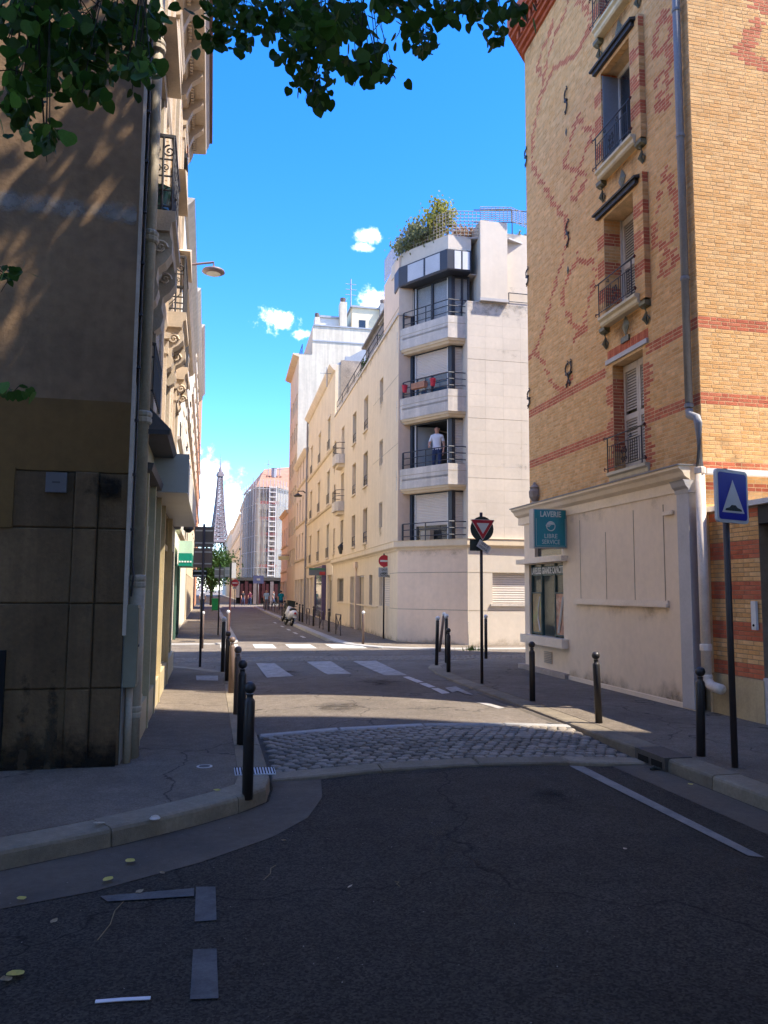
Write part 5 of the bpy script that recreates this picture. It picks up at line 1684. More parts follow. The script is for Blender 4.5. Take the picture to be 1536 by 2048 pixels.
# stone balconies with wrought iron panels and scroll consoles
def balcony(u0, u1, z, pj=.42, cs=.9):
    b = MB(FLf)
    b.prof([(0, z - .24), (pj - .06, z - .24), (pj - .04, z - .14), (pj, z - .12), (pj, z), (0, z)][::-1], u0, u1)
    s = part(b, 'balcony', m_limed, lb)
    for uu in (u0 + .06, u1 - .30):
        pr_ = [(0, z - 1.15), (.06, z - 1.2), (.16, z - 1.12), (.20, z - .98), (.16, z - .85), (.18, z - .70), (.28, z - .62), (.36, z - .5), (.36, z - .35), (.30, z - .242), (0, z - .242)]
        pr_ = [(y_ * min(1, pj / .4), z - .242 + (z_ - z + .242) * cs) for y_, z_ in pr_]
        b = MB(FLf); b.prof(pr_[::-1], uu, uu + .24); c = part(b, 'console', m_limed, s)
        b = MB(FLf); b.tube([(uu - .012, y_, z_) for _, y_, z_ in [(0, .16 + .08 * (1 - i / 20) * math.cos(i * .55), z - .42 + .08 * (1 - i / 20) * math.sin(i * .55)) for i in range(21)]], .018, 5); part(b, 'volute', m_lime, c)
    zt_ = z + .9
    b = MB(FLf)
    b.tube([(u0 + .03, .0, zt_), (u0 + .03, pj - .05, zt_), (u1 - .03, pj - .05, zt_), (u1 - .03, 0, zt_)], .028, 5)
    g = part(b, 'railing', m_wrought, s)
    for zz in (.06, .25, .42, .62):
        b = MB(FLf); b.tube([(u0 + .03, .0, z + zz), (u0 + .03, pj - .05, z + zz), (u1 - .03, pj - .05, z + zz), (u1 - .03, 0, z + zz)], .012, 4); part(b, 'rail', m_wrought, g)
    for k in range(9):
        uu = u0 + .03 + (u1 - u0 - .06) * k / 8
        b = MB(FLf); b.tube([(uu, pj - .05, z), (uu, pj - .05, zt_)], .012, 4); part(b, 'baluster', m_wrought, g)
    for yy in (.06, pj / 2):
        b = MB(FLf); b.tube([(u0 + .03, yy, z), (u0 + .03, yy, zt_)], .014, 4); part(b, 'baluster', m_wrought, g)
    for s_ in (-1, 1):
        b = MB(FLf)
        cy = pj / 2 - .02
        b.tube([(u0 + .03, cy + s_ * .085 + .075 * (1 - i / 22) * math.cos(math.pi / 2 + s_ * i * .5), z + .74 + .075 * (1 - i / 22) * math.sin(math.pi / 2 + s_ * i * .5) - .02) for i in range(20)], .010, 4)
        part(b, 'scroll', m_wrought, g)
        b = MB(FLf); b.tube([(u0 + .03, cy + s_ * .05 + .05 * (1 - i / 22) * math.cos(-math.pi / 2 - s_ * i * .5), z + .52 + .05 * (1 - i / 22) * math.sin(-math.pi / 2 - s_ * i * .5)) for i in range(20)], .008, 4); part(b, 'scroll', m_wrought, g)
        for k in range(4):
            b = MB(FLf)
            uu = u0 + (u1 - u0) * (k + .5) / 4
            b.tube([(uu + s_ * .10 + .09 * (1 - i / 22) * math.cos(math.pi / 2 + s_ * i * .5), pj - .05, z + .74 + .09 * (1 - i / 22) * math.sin(math.pi / 2 + s_ * i * .5)) for i in range(18)], .010, 4)
            part(b, 'scroll', m_wrought, g)
    b = MB(FLf)
    b.tube([(u0 + .03, .04, z + .08), (u0 + .03, pj - .1, z + .3)], .008, 4); part(b, 'brace', m_wrought, g)
    return s
balcony(8.85 - GY, 10.15 - GY, 6.1, .32)
balcony(12.2 - GY, 13.55 - GY, 6.1, .34, .7)
balcony(15.3 - GY, 16.5 - GY, 6.1, .28, .45)
t = thing('balcony_pot', 'green pot with a lantern on the carved balcony floor', 'pot', (GX + .15, 9.05, 6.1))
b = MB(); b.lathe([(.10, 0), (.13, .05), (.10, .12), (.14, .3), (.15, .32)], 10, (GX + .12, 9.02, 6.1)); part(b, 'pot', mat('green glaze', (.02, .07, .05), .3, .1, spec=.6), t)
b = MB(); b.lathe([(.08, 0), (.08, .3), (.11, .33), (.03, .42)], 8, (GX + .2, 9.25, 6.1)); part(b, 'lantern', m_wrought, t)
b = MB(); b.tube([(GX + .2, 9.25, 6.5), (GX + .2, 9.25, 6.57)], .02, 6); part(b, 'handle', m_wrought, t)
t = thing('balcony_planter', 'terracotta planter hung on the far carved balcony under the cornice', 'planter', (GX + .5, 15.6, 9.9))
q0, q1 = PY(357, 311, 15.9), PY(374, 291, 15.9)
b = MB(); b.box(q0.x, 15.9, q0.z, q1.x, 16.3, q1.z - .02); part(b, 'box', mat('terracotta', (.42, .20, .12)), t)
b = MB(); b.box(q0.x - .02, 15.88, q1.z - .02, q1.x + .02, 16.32, q1.z + .01); part(b, 'rim', mat('terracotta', (.42, .20, .12)), t)
b = MB(FLf); b.box(7.6, -.02, q0.z - .12, 8.3, q1.x - GX + .02, q0.z - .02); part(b, 'hanger', m_wrought, t)
# first floor guard
b = MB(FLf)
g0 = WY[0][0] - GY
b.tube([(g0 - .1, .0, 4.55), (g0 - .1, .14, 4.55), (g0 + 1.0, .14, 4.55), (g0 + 1.0, 0, 4.55)], .02, 5)
g = part(b, 'window_guard', m_wrought, lb)
for k in range(12):
    b = MB(FLf); b.tube([(g0 - .08 + k * .098, .14, 4.0), (g0 - .08 + k * .098, .14, 4.55)], .011, 4); part(b, 'baluster', m_wrought, g)
for z in (4.02, 4.4):
    b = MB(FLf); b.tube([(g0 - .1, .0, z), (g0 - .1, .14, z), (g0 + 1.0, .14, z)], .012, 4); part(b, 'rail', m_wrought, g)
# down pipe and cable cabinet at the corner
t = thing('down_pipe', 'thick beige cast iron down pipe beside the dark gable', 'pipe', (-.70, 8.58, ZS))
PX_, PY_ = -.742, 8.5
b = MB(); b.tube([(PX_, PY_, ZS), (PX_, PY_, 1.9)], .085, 12); part(b, 'iron_foot', m_beigep, t, smooth=True)
b = MB(); b.tube([(PX_, PY_, 1.9), (PX_, PY_, LTOP - .3)], .066, 12); part(b, 'pipe', m_beigep, t, smooth=True)
for z in (1.9, 3.62, 5.6, 7.8, 10.2, ZS + .45):
    b = MB(); b.lathe([(.08, -.07), (.095, -.05), (.095, -.01), (.085, 0), (.095, .02), (.095, .05), (.08, .07)], 12, (PX_, PY_, z)); part(b, 'collar', m_beigep, t)
b = MB(); b.box(GX + .005, PY_ - .02, 3.45, PX_ + .28, PY_ + .02, 3.5); part(b, 'bracket', m_wrought, t)
t = thing('utility_cabinet', 'flat olive utility cabinet fixed at the foot of the building corner', 'cabinet', (-.75, 8.25, .9))
zc0, zc1 = PY(255, 1375, 8.16).z, PY(255, 1210, 8.16).z
x0, x1 = PY(238, 1300, 8.16).x, PY(273, 1300, 8.16).x
b = MB(); b.box(max(x0, GX + .012), 8.16, zc0, x1, 8.42, zc1); part(b, 'body', m_cab, t)
b = MB(); b.box(x1, 8.18, zc0 + .03, x1 + .01, 8.40, zc1 - .03); part(b, 'door', m_cab, t)
b = MB(); b.disc((x1 + .01, 8.22, (zc0 + zc1) / 2), (1, 0, 0), .012, .01, 8); part(b, 'lock', m_iron, t)
b = MB(); b.tube([(GX + .07, 8.24, ZS), (GX + .07, 8.24, zc0)], .035, 8); part(b, 'conduit', m_beigep, t, smooth=True)
# shopfront: timber frames, long projecting sign box, slanted zinc flashing
m_yel = mat('yellow varnish', (.50, .41, .24), .5, .12, 3, .08, 30)
m_dkfr = mat('dark shop frame', (.10, .085, .075), .6, .2)
sh = part(wall_grid(MB(FLf), .72, LY1 - GY, ZS, 3.95, [(1.05, 2.05, .55, 2.5, .1), (2.2, 3.2, .55, 2.5, .1), (3.4, 4.3, ZS + .02, 2.5, .1), (4.5, 6.6, .55, 2.5, .1), (6.9, 8.9, .2, 2.6, .12), (1.05, 2.05, 2.6, 3.1, .08), (2.2, 3.2, 2.6, 3.1, .08), (3.4, 4.3, 2.6, 3.1, .08), (4.5, 6.6, 2.6, 3.1, .08)], .05, .1), 'shopfront', m_yel, lb)
b = MB(FLf); b.box(.05, -.3, ZS, .70, .01, 3.95); part(b, 'corner_pier', mat('grey painted stone', (.33, .32, .29), .8, .15, 2, .2, streak=.1), sh)
b = MB(FLf); b.box(.72, -.1, ZS, LY1 - GY, .10, .52); part(b, 'stall_riser', m_yel, sh)
for u0, u1, z0, z1 in ((1.05, 2.05, .55, 2.5), (2.2, 3.2, .55, 2.5), (3.4, 4.3, .15, 2.5), (4.5, 6.6, .55, 2.5), (1.05, 2.05, 2.6, 3.1), (2.2, 3.2, 2.6, 3.1), (3.4, 4.3, 2.6, 3.1), (4.5, 6.6, 2.6, 3.1)):
    win(sh, FLf, u0, u1, z0, z1, .05, m_dkfr if z0 > 2 else m_yel, mat('shop blind', (.50, .44, .32), .5, .15, 2, .05) if z0 < 2 else m_glassd, 'two', 'shop_window')
for u in (.95, 2.12, 3.3, 4.4, 6.7):
    b = MB(FLf); b.box(u - .05, .05, ZS, u + .05, .12, 3.2); part(b, 'mullion_post', m_yel, sh)
roller(sh, FLf, 6.9, 8.9, .2, 2.6, -.04, mat('grey shutter slat', (.22, .20, .18), .6, .1), .09)
b = MB(FLf); b.prof([(0, 3.10), (.16, 3.12), (.18, 3.2), (0, 3.22)][::-1], .72, LY1 - GY); part(b, 'transom_rail', m_dkfr, sh)
b = MB(FLf); b.prof([(.0, 3.93), (.02, 3.94), (.34, 3.62), (.30, 3.56), (0, 3.56)][::-1], .9, 8.2); part(b, 'zinc_flashing', mat('dark zinc', (.10, .10, .11), .6, .2, 2, .1), sh)
t = thing('sign_box', 'long blank grey sign box projecting over the shop windows', 'sign', (GX + .3, 11.4, 3.2))
sx1 = PY(376, 940, 10.7).x
z0, z1 = PY(340, 984, 10.7).z, PY(340, 909, 10.7).z
b = MB(); b.box(GX + .06, 10.72, z0, sx1, 16.6, z1); part(b, 'casing', mat('sign metal', (.55, .53, .48), .45, .08, 1.5, .06, 8, spec=.5), t)
b = MB(); b.box(GX + .02, 10.69, z0 - .005, sx1 + .012, 10.72, z1 + .012); part(b, 'end_cap', mat('sign cap', (.42, .41, .37), .5, .06, 1.5, .03), t)
b = MB(); b.tube([(GX + .05, 16.9, z0 + .1), (GX + .3, 17.0, z0 + .05)], .02, 5); b2 = part(b, 'lamp_arm', m_wrought, t)
b = MB(); b.lathe([(.02, .1), (.09, .06), (.11, 0), (.04, -.07)], 10, (GX + .34, 17.02, z0 - .02)); part(b, 'spotlight', m_iron, t)
# --- block that shades the junction from the right, beyond the picture
ob = thing('unseen_block', 'tall plain apartment block shading the junction, outside the picture', 'building', (9, 6, 0))
b = MB(); b.prism([(9, -26), (30, -26), (30, -3.6), (9.0, 6.95)], -.05, 21.8); part(b, 'walls', m_rend, ob)
b = MB(); b.prism([(8.8, -26.2), (30.2, -26.2), (30.2, -3.5), (8.8, 7.05)], 21.81, 22.2); part(b, 'cornice', m_limed, ob)
for k in range(6):
    for j in range(8):
        b = MB(); b.box(8.97, -24 + j * 3.6, 3.6 + k * 3, 8.99, -22.8 + j * 3.6, 5.4 + k * 3); part(b, 'window', m_glassd, ob)


# --- unseen row behind us, added to cut sky light on gable and foreground
ob2 = thing('unseen_block', 'long unseen stone row added behind the viewpoint to cut sky light', 'building', (-4, -6, 0))
b = MB(); b.prism([(-40, -45), (-4.2, -45), (-4.2, -5.5), (-40, -5.5)], -.05, 15); part(b, 'walls', m_gband, ob2)
b = MB(); b.prism([(-40.3, -45.3), (-3.9, -45.3), (-3.9, -5.2), (-40.3, -5.2)], 15.01, 15.5); part(b, 'cornice', m_limed, ob2)
for k in range(4):
    for j in range(8):
        b = MB(); b.box(-4.19, -42 + j * 4.5, 3.6 + k * 3, -4.17, -40.6 + j * 4.5, 5.4 + k * 3); part(b, 'window', m_glassd, ob2)
# ================================================================== the street ahead
def house(name, label, F, u0, u1, zt, cols, floors, wall_m, trim_m, shop=None, roof=None, depth=9, rail=True, win_w=.95, glass=None, z_shop=3.5, roof_h=1.6, blind=None):
    t = thing(name, label, 'building', (F @ Vector((u0, 0, ZS)))[:])
    holes = []
    n = len(floors)
    for k, (z0, z1) in enumerate(floors):
        for i in range(cols):
            um = u0 + (u1 - u0) * (i + .5) / cols
            holes.append((um - win_w / 2, um + win_w / 2, z0, z1, .18))
    b = MB(F); wall_grid(b, u0, u1, ZS if not shop else z_shop, zt, holes, 0, .18)
    for u, fl_ in ((u0, 0), (u1, 1)):
        f = [(u, 0, 0), (u, -depth, 0), (u, -depth, zt), (u, 0, zt)]
        b.add(f, [(0, 1, 2, 3) if fl_ else (3, 2, 1, 0)])
    part(b, 'wall', wall_m, t)
    for i, h in enumerate(holes):
        w = win(t, F, *h[:4], .17, m_winw, (blind or m_glassd) if (i * 7) % 3 else m_glassd, 'two')
        b = MB(F); b.box(h[0] - .12, 0, h[3], h[1] + .12, .05, h[3] + .12); part(b, 'lintel', trim_m, w)
        b = MB(F); b.box(h[0] - .1, -.05, h[2] - .1, h[1] + .1, .08, h[2] - .01); part(b, 'sill', trim_m, w)
        if rail:
            b = MB(F)
            b.tube([(h[0], .05, h[2] + .55), (h[1], .05, h[2] + .55)], .018, 4)
            for q in range(5): b.tube([(h[0] + (h[1] - h[0]) * q / 4, .05, h[2]), (h[0] + (h[1] - h[0]) * q / 4, .05, h[2] + .55)], .012, 3)
            part(b, 'guard_rail', m_wrought, w)
    for k in range(n):
        z = floors[k][0] - .32
        if z > z_shop - .5 or shop is None:
            b = MB(F); b.prof([(0, z), (.08, z + .02), (.13, z + .1), (0, z + .14)][::-1], u0, u1); part(b, 'string_course', trim_m, t)
    b = MB(F); b.prof([(0, zt - .35), (.1, zt - .3), (.28, zt - .1), (.34, zt), (-.1, zt + .02)][::-1], u0 - .02, u1 + .02); part(b, 'cornice', trim_m, t)
    if shop:
        b = MB(F)
        sh_ = []
        k = max(2, int((u1 - u0) / 2.2))
        for i in range(k):
            a = u0 + (u1 - u0) * i / k + .3; c = u0 + (u1 - u0) * (i + 1) / k - .3
            sh_.append((a, c, .4 if i % 2 else ZS + .02, 2.7, .2))
        wall_grid(b, u0, u1, ZS, z_shop, sh_, .02, .2); s = part(b, 'ground_floor', shop, t)
        for i, h in enumerate(sh_):
            win(s, F, *h[:4], .16, trim_m, blind if (blind and i % 2 == 0) else m_glassd, 'two', 'shop_window')
    if roof:
        b = MB(F)
        b.add([(u0, 0, zt), (u1, 0, zt), (u1, -1.6, zt + roof_h), (u0, -1.6, zt + roof_h), (u0, -depth, zt + roof_h + .3), (u1, -depth, zt + roof_h + .3), (u0, -depth, zt), (u1, -depth, zt)],
              [(0, 1, 2, 3)[::-1], (3, 2, 5, 4)[::-1], (0, 3, 4, 6)[::-1], (1, 7, 5, 2)[::-1]])
        part(b, 'roof', roof, t)
    return t
m_zinc = mat('zinc roof', (.30, .32, .35), .5, .12, 2, .08, spec=.5)
m_yst = mat('yellow limestone', (.72, .59, .40), .85, .09, .8, .15, 40, streak=.05)
m_yst2 = mat('pale limestone', (.72, .60, .45), .85, .09, .8, .15, 40, streak=.05)
m_pstone = mat('pink limestone', (.69, .56, .43), .85, .09, .8, .15, 40, streak=.08)
m_tan = mat('tan render', (.60, .49, .325), .85, .09, .6, .12, 30, streak=.07)
m_whw = mat('weathered white wall', (.60, .53, .415), .9, .10, .35, .2, 15, streak=.14, stain=(.43, .39, .32), stain_amt=.5, stain_scale=.35)
m_blind = mat('cream blind', (.52, .44, .32), .7, .1, 2, .05)
def uY(x): return loc(FL, x, 1150)[0]
def zpx(x, y): return loc(FL, x, y)[1]
# classic limestone house next to the corner building
u0, u1 = LEN + .02, uY(613)
zt = zpx(660, 752)
fls = []
for yb, yt in ((1115, 1040),): pass
zb = [zpx(640, y) for y in (1120, 1022, 925, 828)]
fl4 = [(z, z + 1.9) for z in zb if z + 1.9 < zt]
hs = house('limestone_house', 'cream limestone house with three windows per floor beside the modern corner building', FL, u0, u1, zt, 3, fl4, m_yst, m_yst2, m_yst2, m_zinc, 9, True, 1.05, blind=m_blind, z_shop=zpx(640, 1130) , roof_h=1.0)
b = MB(FL); b.box(u0 - .06, -7.0, ztop + .12, u0 - .01, -.3, zt + .25); part(b, 'gable_wall', mat('stained gable', (.34, .27, .20), .9, .35, 1.2, .2, 20, stain=(.16, .14, .13), stain_amt=.9, stain_scale=.9), hs)
b = MB(FL); b.box(u0 - .02, -.9, ztop + .2, u0 + .22, -.55, zt + .5); part(b, 'chimney_edge', m_zinc, hs)
b = MB(FL); b.tube([(u1 - .12, .12, ZS), (u1 - .12, .12, zt)], .07, 6); part(b, 'rain_pipe', m_zincp, hs)
# lower house with a dormer
u2 = uY(590)
zt5 = zpx(615, 900)
zb = [zpx(600, y) for y in (1115, 1045, 970)]
hs5 = house('mansard_house', 'pinkish limestone house with a slate mansard and dormer beyond the limestone house', FL, u1 + .02, u2, zt5, 4, [(z, z + 1.8) for z in zb], m_pstone, m_yst2, m_yst2, mat('slate roof', (.10, .11, .13), .6, .15, 3, .1), 9, False, .8, blind=m_blind, z_shop=zpx(600, 1130), roof_h=2.0)
b = MB(FL); b.box(u1 + 1.2, -1.2, zt5 + .3, u1 + 2.4, -.1, zt5 + 1.9); dm = part(b, 'dormer', m_whw, hs5)
b = MB(FL); b.box(u1 + 1.4, -.1, zt5 + .5, u1 + 2.2, -.08, zt5 + 1.6); part(b, 'pane', m_glassd, dm)
# tall block with the white blind wall
u3 = uY(574)
FT = FL
Yp = (FL @ Vector((u2, 0, 0))).y
zt6 = PY(600, 707, Yp).z; zt7 = PY(660, 654, Yp).z
NS = PY(625, 690, Yp).x - (FL @ Vector((u2, 0, 0))).x
tb = thing('tall_block', 'tall tan block with a huge white blind party wall and chimneys', 'building', (FL @ Vector((u2, 0, ZS)))[:])
fh = [(4 + 2.75 * k, 5.5 + 2.75 * k) for k in range(6)]
holes = [(u2 + .9 + i * 1.9, u2 + 1.9 + i * 1.9, z0, z1, .15) for i in range(max(1, int((u3 - u2 - .8) / 1.9))) for z0, z1 in fh if z1 < zt6 - .3]
b = MB(FL); wall_grid(b, u2, u3, ZS, zt6, holes, 0, .15); part(b, 'street_wall', m_tan, tb)
for h in holes: win(tb, FL, *h[:4], .14, m_winw, m_glassd, 'two')
b = MB(FL); b.add([(u2 + .02, 0, ZS), (u2 + .02, -NS, ZS), (u2 + .02, -NS, zt6), (u2 + .02, 0, zt6)], [(3, 2, 1, 0)]); part(b, 'party_wall', m_whw, tb)
WD = 16
b = MB(FL); b.add([(u2 + .02, -NS, ZS), (u2 + .02, -WD, ZS), (u2 + .02, -WD, zt7), (u2 + .02, -NS, zt7)], [(3, 2, 1, 0)]); part(b, 'party_wall', m_whw, tb)
b = MB(FL); b.add([(u2, -NS, zt6), (u3, -NS, zt6), (u3, -NS, zt7), (u2, -NS, zt7)], [(3, 2, 1, 0)]); b.add([(u2, 0, zt6), (u3, 0, zt6), (u3, -NS, zt6), (u2, -NS, zt6)], [(0, 1, 2, 3)]); b.add([(u2, -NS, zt7), (u3, -NS, zt7), (u3, -WD, zt7), (u2, -WD, zt7)], [(0, 1, 2, 3)])
b.add([(u3, 0, 0), (u3, -WD, 0), (u3, -WD, zt6), (u3, 0, zt6)], [(0, 1, 2, 3)]); part(b, 'set_back_wall', m_tan, tb)
b = MB(FL); b.box(u2 - .05, -NS - .05, zt7 - .0, u2 + .5, -WD, zt7 + .12); part(b, 'coping', m_zinc, tb)
b = MB(FL); b.box(u2 - .03, -WD, zt7 - 1.4, u2 + .018, -NS, zt7 - 1.28); part(b, 'ledge', m_zinc, tb)
b = MB(FL); b.prof([(0, zt6 - .3), (.5, zt6 - .1), (.55, zt6), (0, zt6 + .02)][::-1], u2, u3); part(b, 'eaves', m_tan, tb)
def chim(xp, yt, w, d_=1.0, m=None, pots=1, uoff=1.2, z0=None):
    FQ = FL
    p = CAMP + _ray(xp, yt) * ((FL @ Vector((u2 + uoff, 0, 0))).y / _ray(xp, yt).y)
    l_ = FL.inverted() @ p
    b = MB(FL); b.box(l_.x - d_ / 2, l_.y - w / 2, z0 or zt7, l_.x + d_ / 2, l_.y + w / 2, p.z - .5); c = part(b, 'chimney', m or m_whw, tb)
    for k in range(pots):
        b = MB(FL); b.lathe([(w * .36, 0), (w * .42, .3), (w * .42, .5)], 8, (l_.x + (k - (pots - 1) / 2) * .5, l_.y, p.z - .5)); part(b, 'pot', mat('dark clay', (.16, .12, .10), .9, .2), c)
chim(686, 597, .62)
chim(634, 627, .45)
chim(765, 600, .6, 1, mat('grey chimney', (.3, .3, .3), .9, .2))
def roof_block(x0, x1, y0, uo, dep, m, name):
    yy = (FL @ Vector((u2 + uo, 0, 0))).y
    a, c = PY(x0, y0, yy), PY(x1, y0, yy)
    b = MB(); b.box(a.x, yy, zt7 - .05, c.x, yy + dep, a.z); o = part(b, name, m, tb)
    b = MB(); b.box(a.x - .15, yy - .15, a.z, c.x + .15, yy + dep, a.z + .18); part(b, name + '_edge', m_zinc, o)
    return o, yy
roof_block(640, 684, 635, 1.5, 5, mat('lift house', (.55, .57, .56), .8, .1), 'lift_house')
o, yy = roof_block(704, 778, 615, 1.2, 7, mat('cream roof house', (.68, .60, .42), .85, .1, 1, .1), 'roof_house')
a, c = PY(718, 640, yy), PY(731, 656, yy)
b = MB(); b.box(a.x, yy - .03, c.z, c.x, yy - .005, a.z); part(b, 'roof_window', m_glassd, o)
a = PY(702, 558, (FL @ Vector((u2 + 1, 0, 0))).y); c = PY(702, 612, a.y)
b = MB(); b.tube([a, c], .06, 4)
for k in range(3): b.tube([a + Vector((-.5, 0, -.5 - k * .5)), a + Vector((.5, 0, -.5 - k * .5))], .03, 4)
part(b, 'antenna', m_zinc, tb)
a_ = FL @ Vector((u2 + .2, -.3, 0)); c_ = FL @ Vector((u3, -.3, 0))
rails(tb, [a_[:2], c_[:2]], [zt6 + .9, zt6 + .5], .035, m_wrought, [a_[:2], c_[:2]], zt6)
# antenna on the limestone house
for xp, yt, yb in ((654, 735, 762),):
    a = PX(xp, yt, 6.9); yy = (FL @ Vector((u0 + 1.0, -1, 0)))
    a = PY(xp, yt, yy.y); c = PY(xp, yb + 12, yy.y)
    b = MB(); b.tube([a, c], .03, 4); b.tube([a + Vector((-.4, 0, -.35)), a + Vector((.3, 0, -.35))], .02, 4); part(b, 'antenna', m_zinc, hs)
# low house with the yellow sign
u4 = uY(562)
house('corner_shop_house', 'low cream house past the tall block with a yellow hanging sign', FL, u3 + .02, u4, zpx(570, 1028), 3, [(3.9, 5.4), (6.4, 7.9)], m_yst2, m_yst, m_yst2, m_zinc, 8, False, .8, blind=m_blind)
# tall tan facade continues above it
t = thing('hanging_sign', 'small yellow hanging sign high on the low cream house', 'sign', (5.5, 66, 4))
p = FL @ Vector((uY(577), 0, 0))
a, c = PY(557, 1112, p.y), PY(578, 1120, p.y)
b = MB(); b.box(a.x, p.y, c.z, c.x, p.y + .12, a.z); part(b, 'panel', mat('yellow sign', (.62, .52, .25), .6, .1), t)
b = MB(); b.tube([(a.x, p.y + .06, a.z + .1), (p.x + .2, p.y + .06, a.z + .1)], .03, 4); part(b, 'bracket', m_wrought, t)
# purple framed shop front and its hanging sign on the limestone house
m_purp = mat('purple frame', (.12, .085, .15), .5, .1)
a = [loc(FL, x, 1180)[0] for x in (652, 632)]
t = thing('purple_shopfront', 'narrow purple framed glass shop front under the grey green sign', 'shopfront', (FL @ Vector((min(a), 0, ZS)))[:])
zt_ = zpx(645, 1132)
b = MB(FL); b.box(a[0], .0, ZS, a[0] + .25, .25, zt_); b.box(a[0] + .25, 0, zt_ - .25, a[1], .12, zt_); b.box(a[1] - .12, 0, ZS, a[1], .1, zt_ - .25); part(b, 'frame', m_purp, t)
b = MB(FL); b.box(a[0] + .25, .02, ZS + .1, a[1] - .12, .05, zt_ - .25); part(b, 'glass', mat_glass('blue shop glass', (.10, .13, .16), .05, .9, .8), t)
p = FL @ Vector((min(a), 0, 0))
q0, q1 = PY(618, 1136, p.y), PY(650, 1151, p.y)
t = thing('shop_sign', 'dark grey hanging shop sign with green and red stripes over the purple front', 'sign', (q0.x, p.y, q1.z))
b = MB(); b.box(q0.x, p.y - .1, q1.z, q1.x, p.y + .05, q0.z); part(b, 'panel', mat('grey sign', (.14, .15, .16), .5, .1), t)
b = MB(); b.box(q0.x + .6, p.y - .11, q1.z + .02, q1.x, p.y - .1, (q0.z + q1.z) / 2); part(b, 'red_stripe', mat('red stripe', (.40, .05, .05), .5, .05), t)
b = MB(); b.box(q0.x, p.y - .11, (q0.z + q1.z) / 2 + .1, q1.x, p.y - .1, q0.z); part(b, 'green_stripe', mat('green stripe', (.05, .16, .10), .5, .05), t)
# lantern heads on the right-hand houses
def wall_lamp(label, root, head, m=m_iron, r=.28, grp=None):
    t = thing('wall_lamp', label, 'street lamp', tuple(root), grp)
    root, head = Vector(root), Vector(head)
    b = MB(); mid = root.lerp(head, .55) + Vector((0, 0, .22)); b.tube([root, root.lerp(mid, .6) + Vector((0, 0, .06)), mid, head + Vector((0, 0, .28)), head + Vector((0, 0, .1))], [.05, .045, .04, .04, .05], 6); part(b, 'arm', m, t)
    b = MB(); b.lathe([(r * .7, -.14), (r, -.08), (r * .95, -.02), (r * .5, .05), (.06, .12)], 16, head); part(b, 'housing', m, t, smooth=True)
    b = MB(); b.lathe([(r * .62, -.15), (r * .62, -.142)], 16, head); part(b, 'lens', mat('lamp lens', (.60, .58, .50), .4, .1), t)
    return t
m_lampb = mat('brown lamp metal', (.20, .13, .11), .5, .1, spec=.5)
yy = 27.3
wall_lamp('brown round street lamp on a curved arm against the blue sky', PY(355, 540, yy), PY(427, 540, yy), m_lampb, .40)
p = FL @ Vector((uY(612), 0, 0))
wall_lamp('dark street lamp on the drain pipe of the limestone house', PY(611, 986, p.y), PY(596, 990, p.y), m_iron, .32)
p = FL @ Vector((loc(FL, 684, 1100)[0], 0, 0))
t = thing('wall_lantern', 'dark square wall lantern just above the ledge of the corner building', 'lantern', (p.x, p.y, 4))
q = PY(682, 1096, p.y)
b = MB(); b.lathe([(.08, -.30), (.16, .0), (.18, .05), (.05, .2)], 6, (q.x, p.y, q.z)); part(b, 'cage', m_iron, t)
b = MB(); b.tube([(q.x, p.y, q.z + .2), (q.x + .1, p.y, q.z + .28), (p.x, p.y, q.z + .2)], .03, 4); part(b, 'bracket', m_iron, t)

# ------------------------------------------------------------------ left side beyond the cross street
HL2 = -.3
FR = frame((-1.22, 26.6, 0), HL2, True)
def uR(x, y=1100): return loc(FR, x, y)[0]
def zR(x, y): return loc(FR, x, y)[1]
ua = uR(386, 700)
m_crw = mat('sunny cream wall', (.72, .66, .54), .85, .07, .5, .15, 30, streak=.05)
L2 = house('cream_house', 'bright cream house with a stepped roofline beyond the cross street', FR, 0, ua, zR(386, 700), 5, [(4.2 + 2.9 * k, 5.9 + 2.9 * k) for k in range(3)], m_crw, m_limed, None, m_zinc, 10, True, .9, blind=m_blind)
z2 = zR(358, 470)
b = MB(FR); b.box(-.01, -9, ZS, 11.5, .02, z2); part(b, 'front_block', m_crw, L2)
b = MB(FR); b.prof([(0, z2 - .3), (.2, z2 - .2), (.3, z2), (0, z2 + .05)][::-1], -.3, 11.7); part(b, 'cornice', m_limed, L2)
for k in range(4):
    for j in range(2):
        u = 4.2 + j * 3.6
        w = win(L2, FR, u, u + .9, 4.1 + 2.6 * k, 5.8 + 2.6 * k, -.03, m_winw, m_glassd, 'two')
        b = MB(FR); b.tube([(u, .2, 4.7 + 2.6 * k), (u + .9, .2, 4.7 + 2.6 * k)], .03, 4); part(b, 'guard_rail', m_wrought, w)
b = MB(FR); b.box(1.2, .021, ZS, 4.5, .05, 2.6); s_ = part(b, 'shop_window', mat_glass('dark shop glass', (.03, .05, .05), .05, .95, .6), L2)
for u in (1.2, 2.8, 4.4): b = MB(FR); b.box(u, .05, ZS, u + .12, .12, 2.7); part(b, 'frame', mat('green shop frame', (.06, .12, .09), .5, .1), s_)
p = FR @ Vector((1.0, 0, 0))
q0, q1 = PY(357, 1106, p.y), PY(383, 1132, p.y)
t = thing('green_shop_sign', 'green box sign with a pale top over the white wall corner', 'sign', (q0.x, p.y, q1.z))
b = MB(); b.box(max(q0.x, -1.19), p.y, q1.z, q1.x, p.y + 2.5, q0.z); part(b, 'panel', mat('sign green', (.0, .20, .13), .5, .1), t)
b = MB(); b.box(max(q0.x, -1.19), p.y, q0.z, q1.x, p.y + 2.5, q0.z + .42); part(b, 'top_panel', mat('sign pale green', (.45, .62, .45), .5, .1), t)
b = MB()
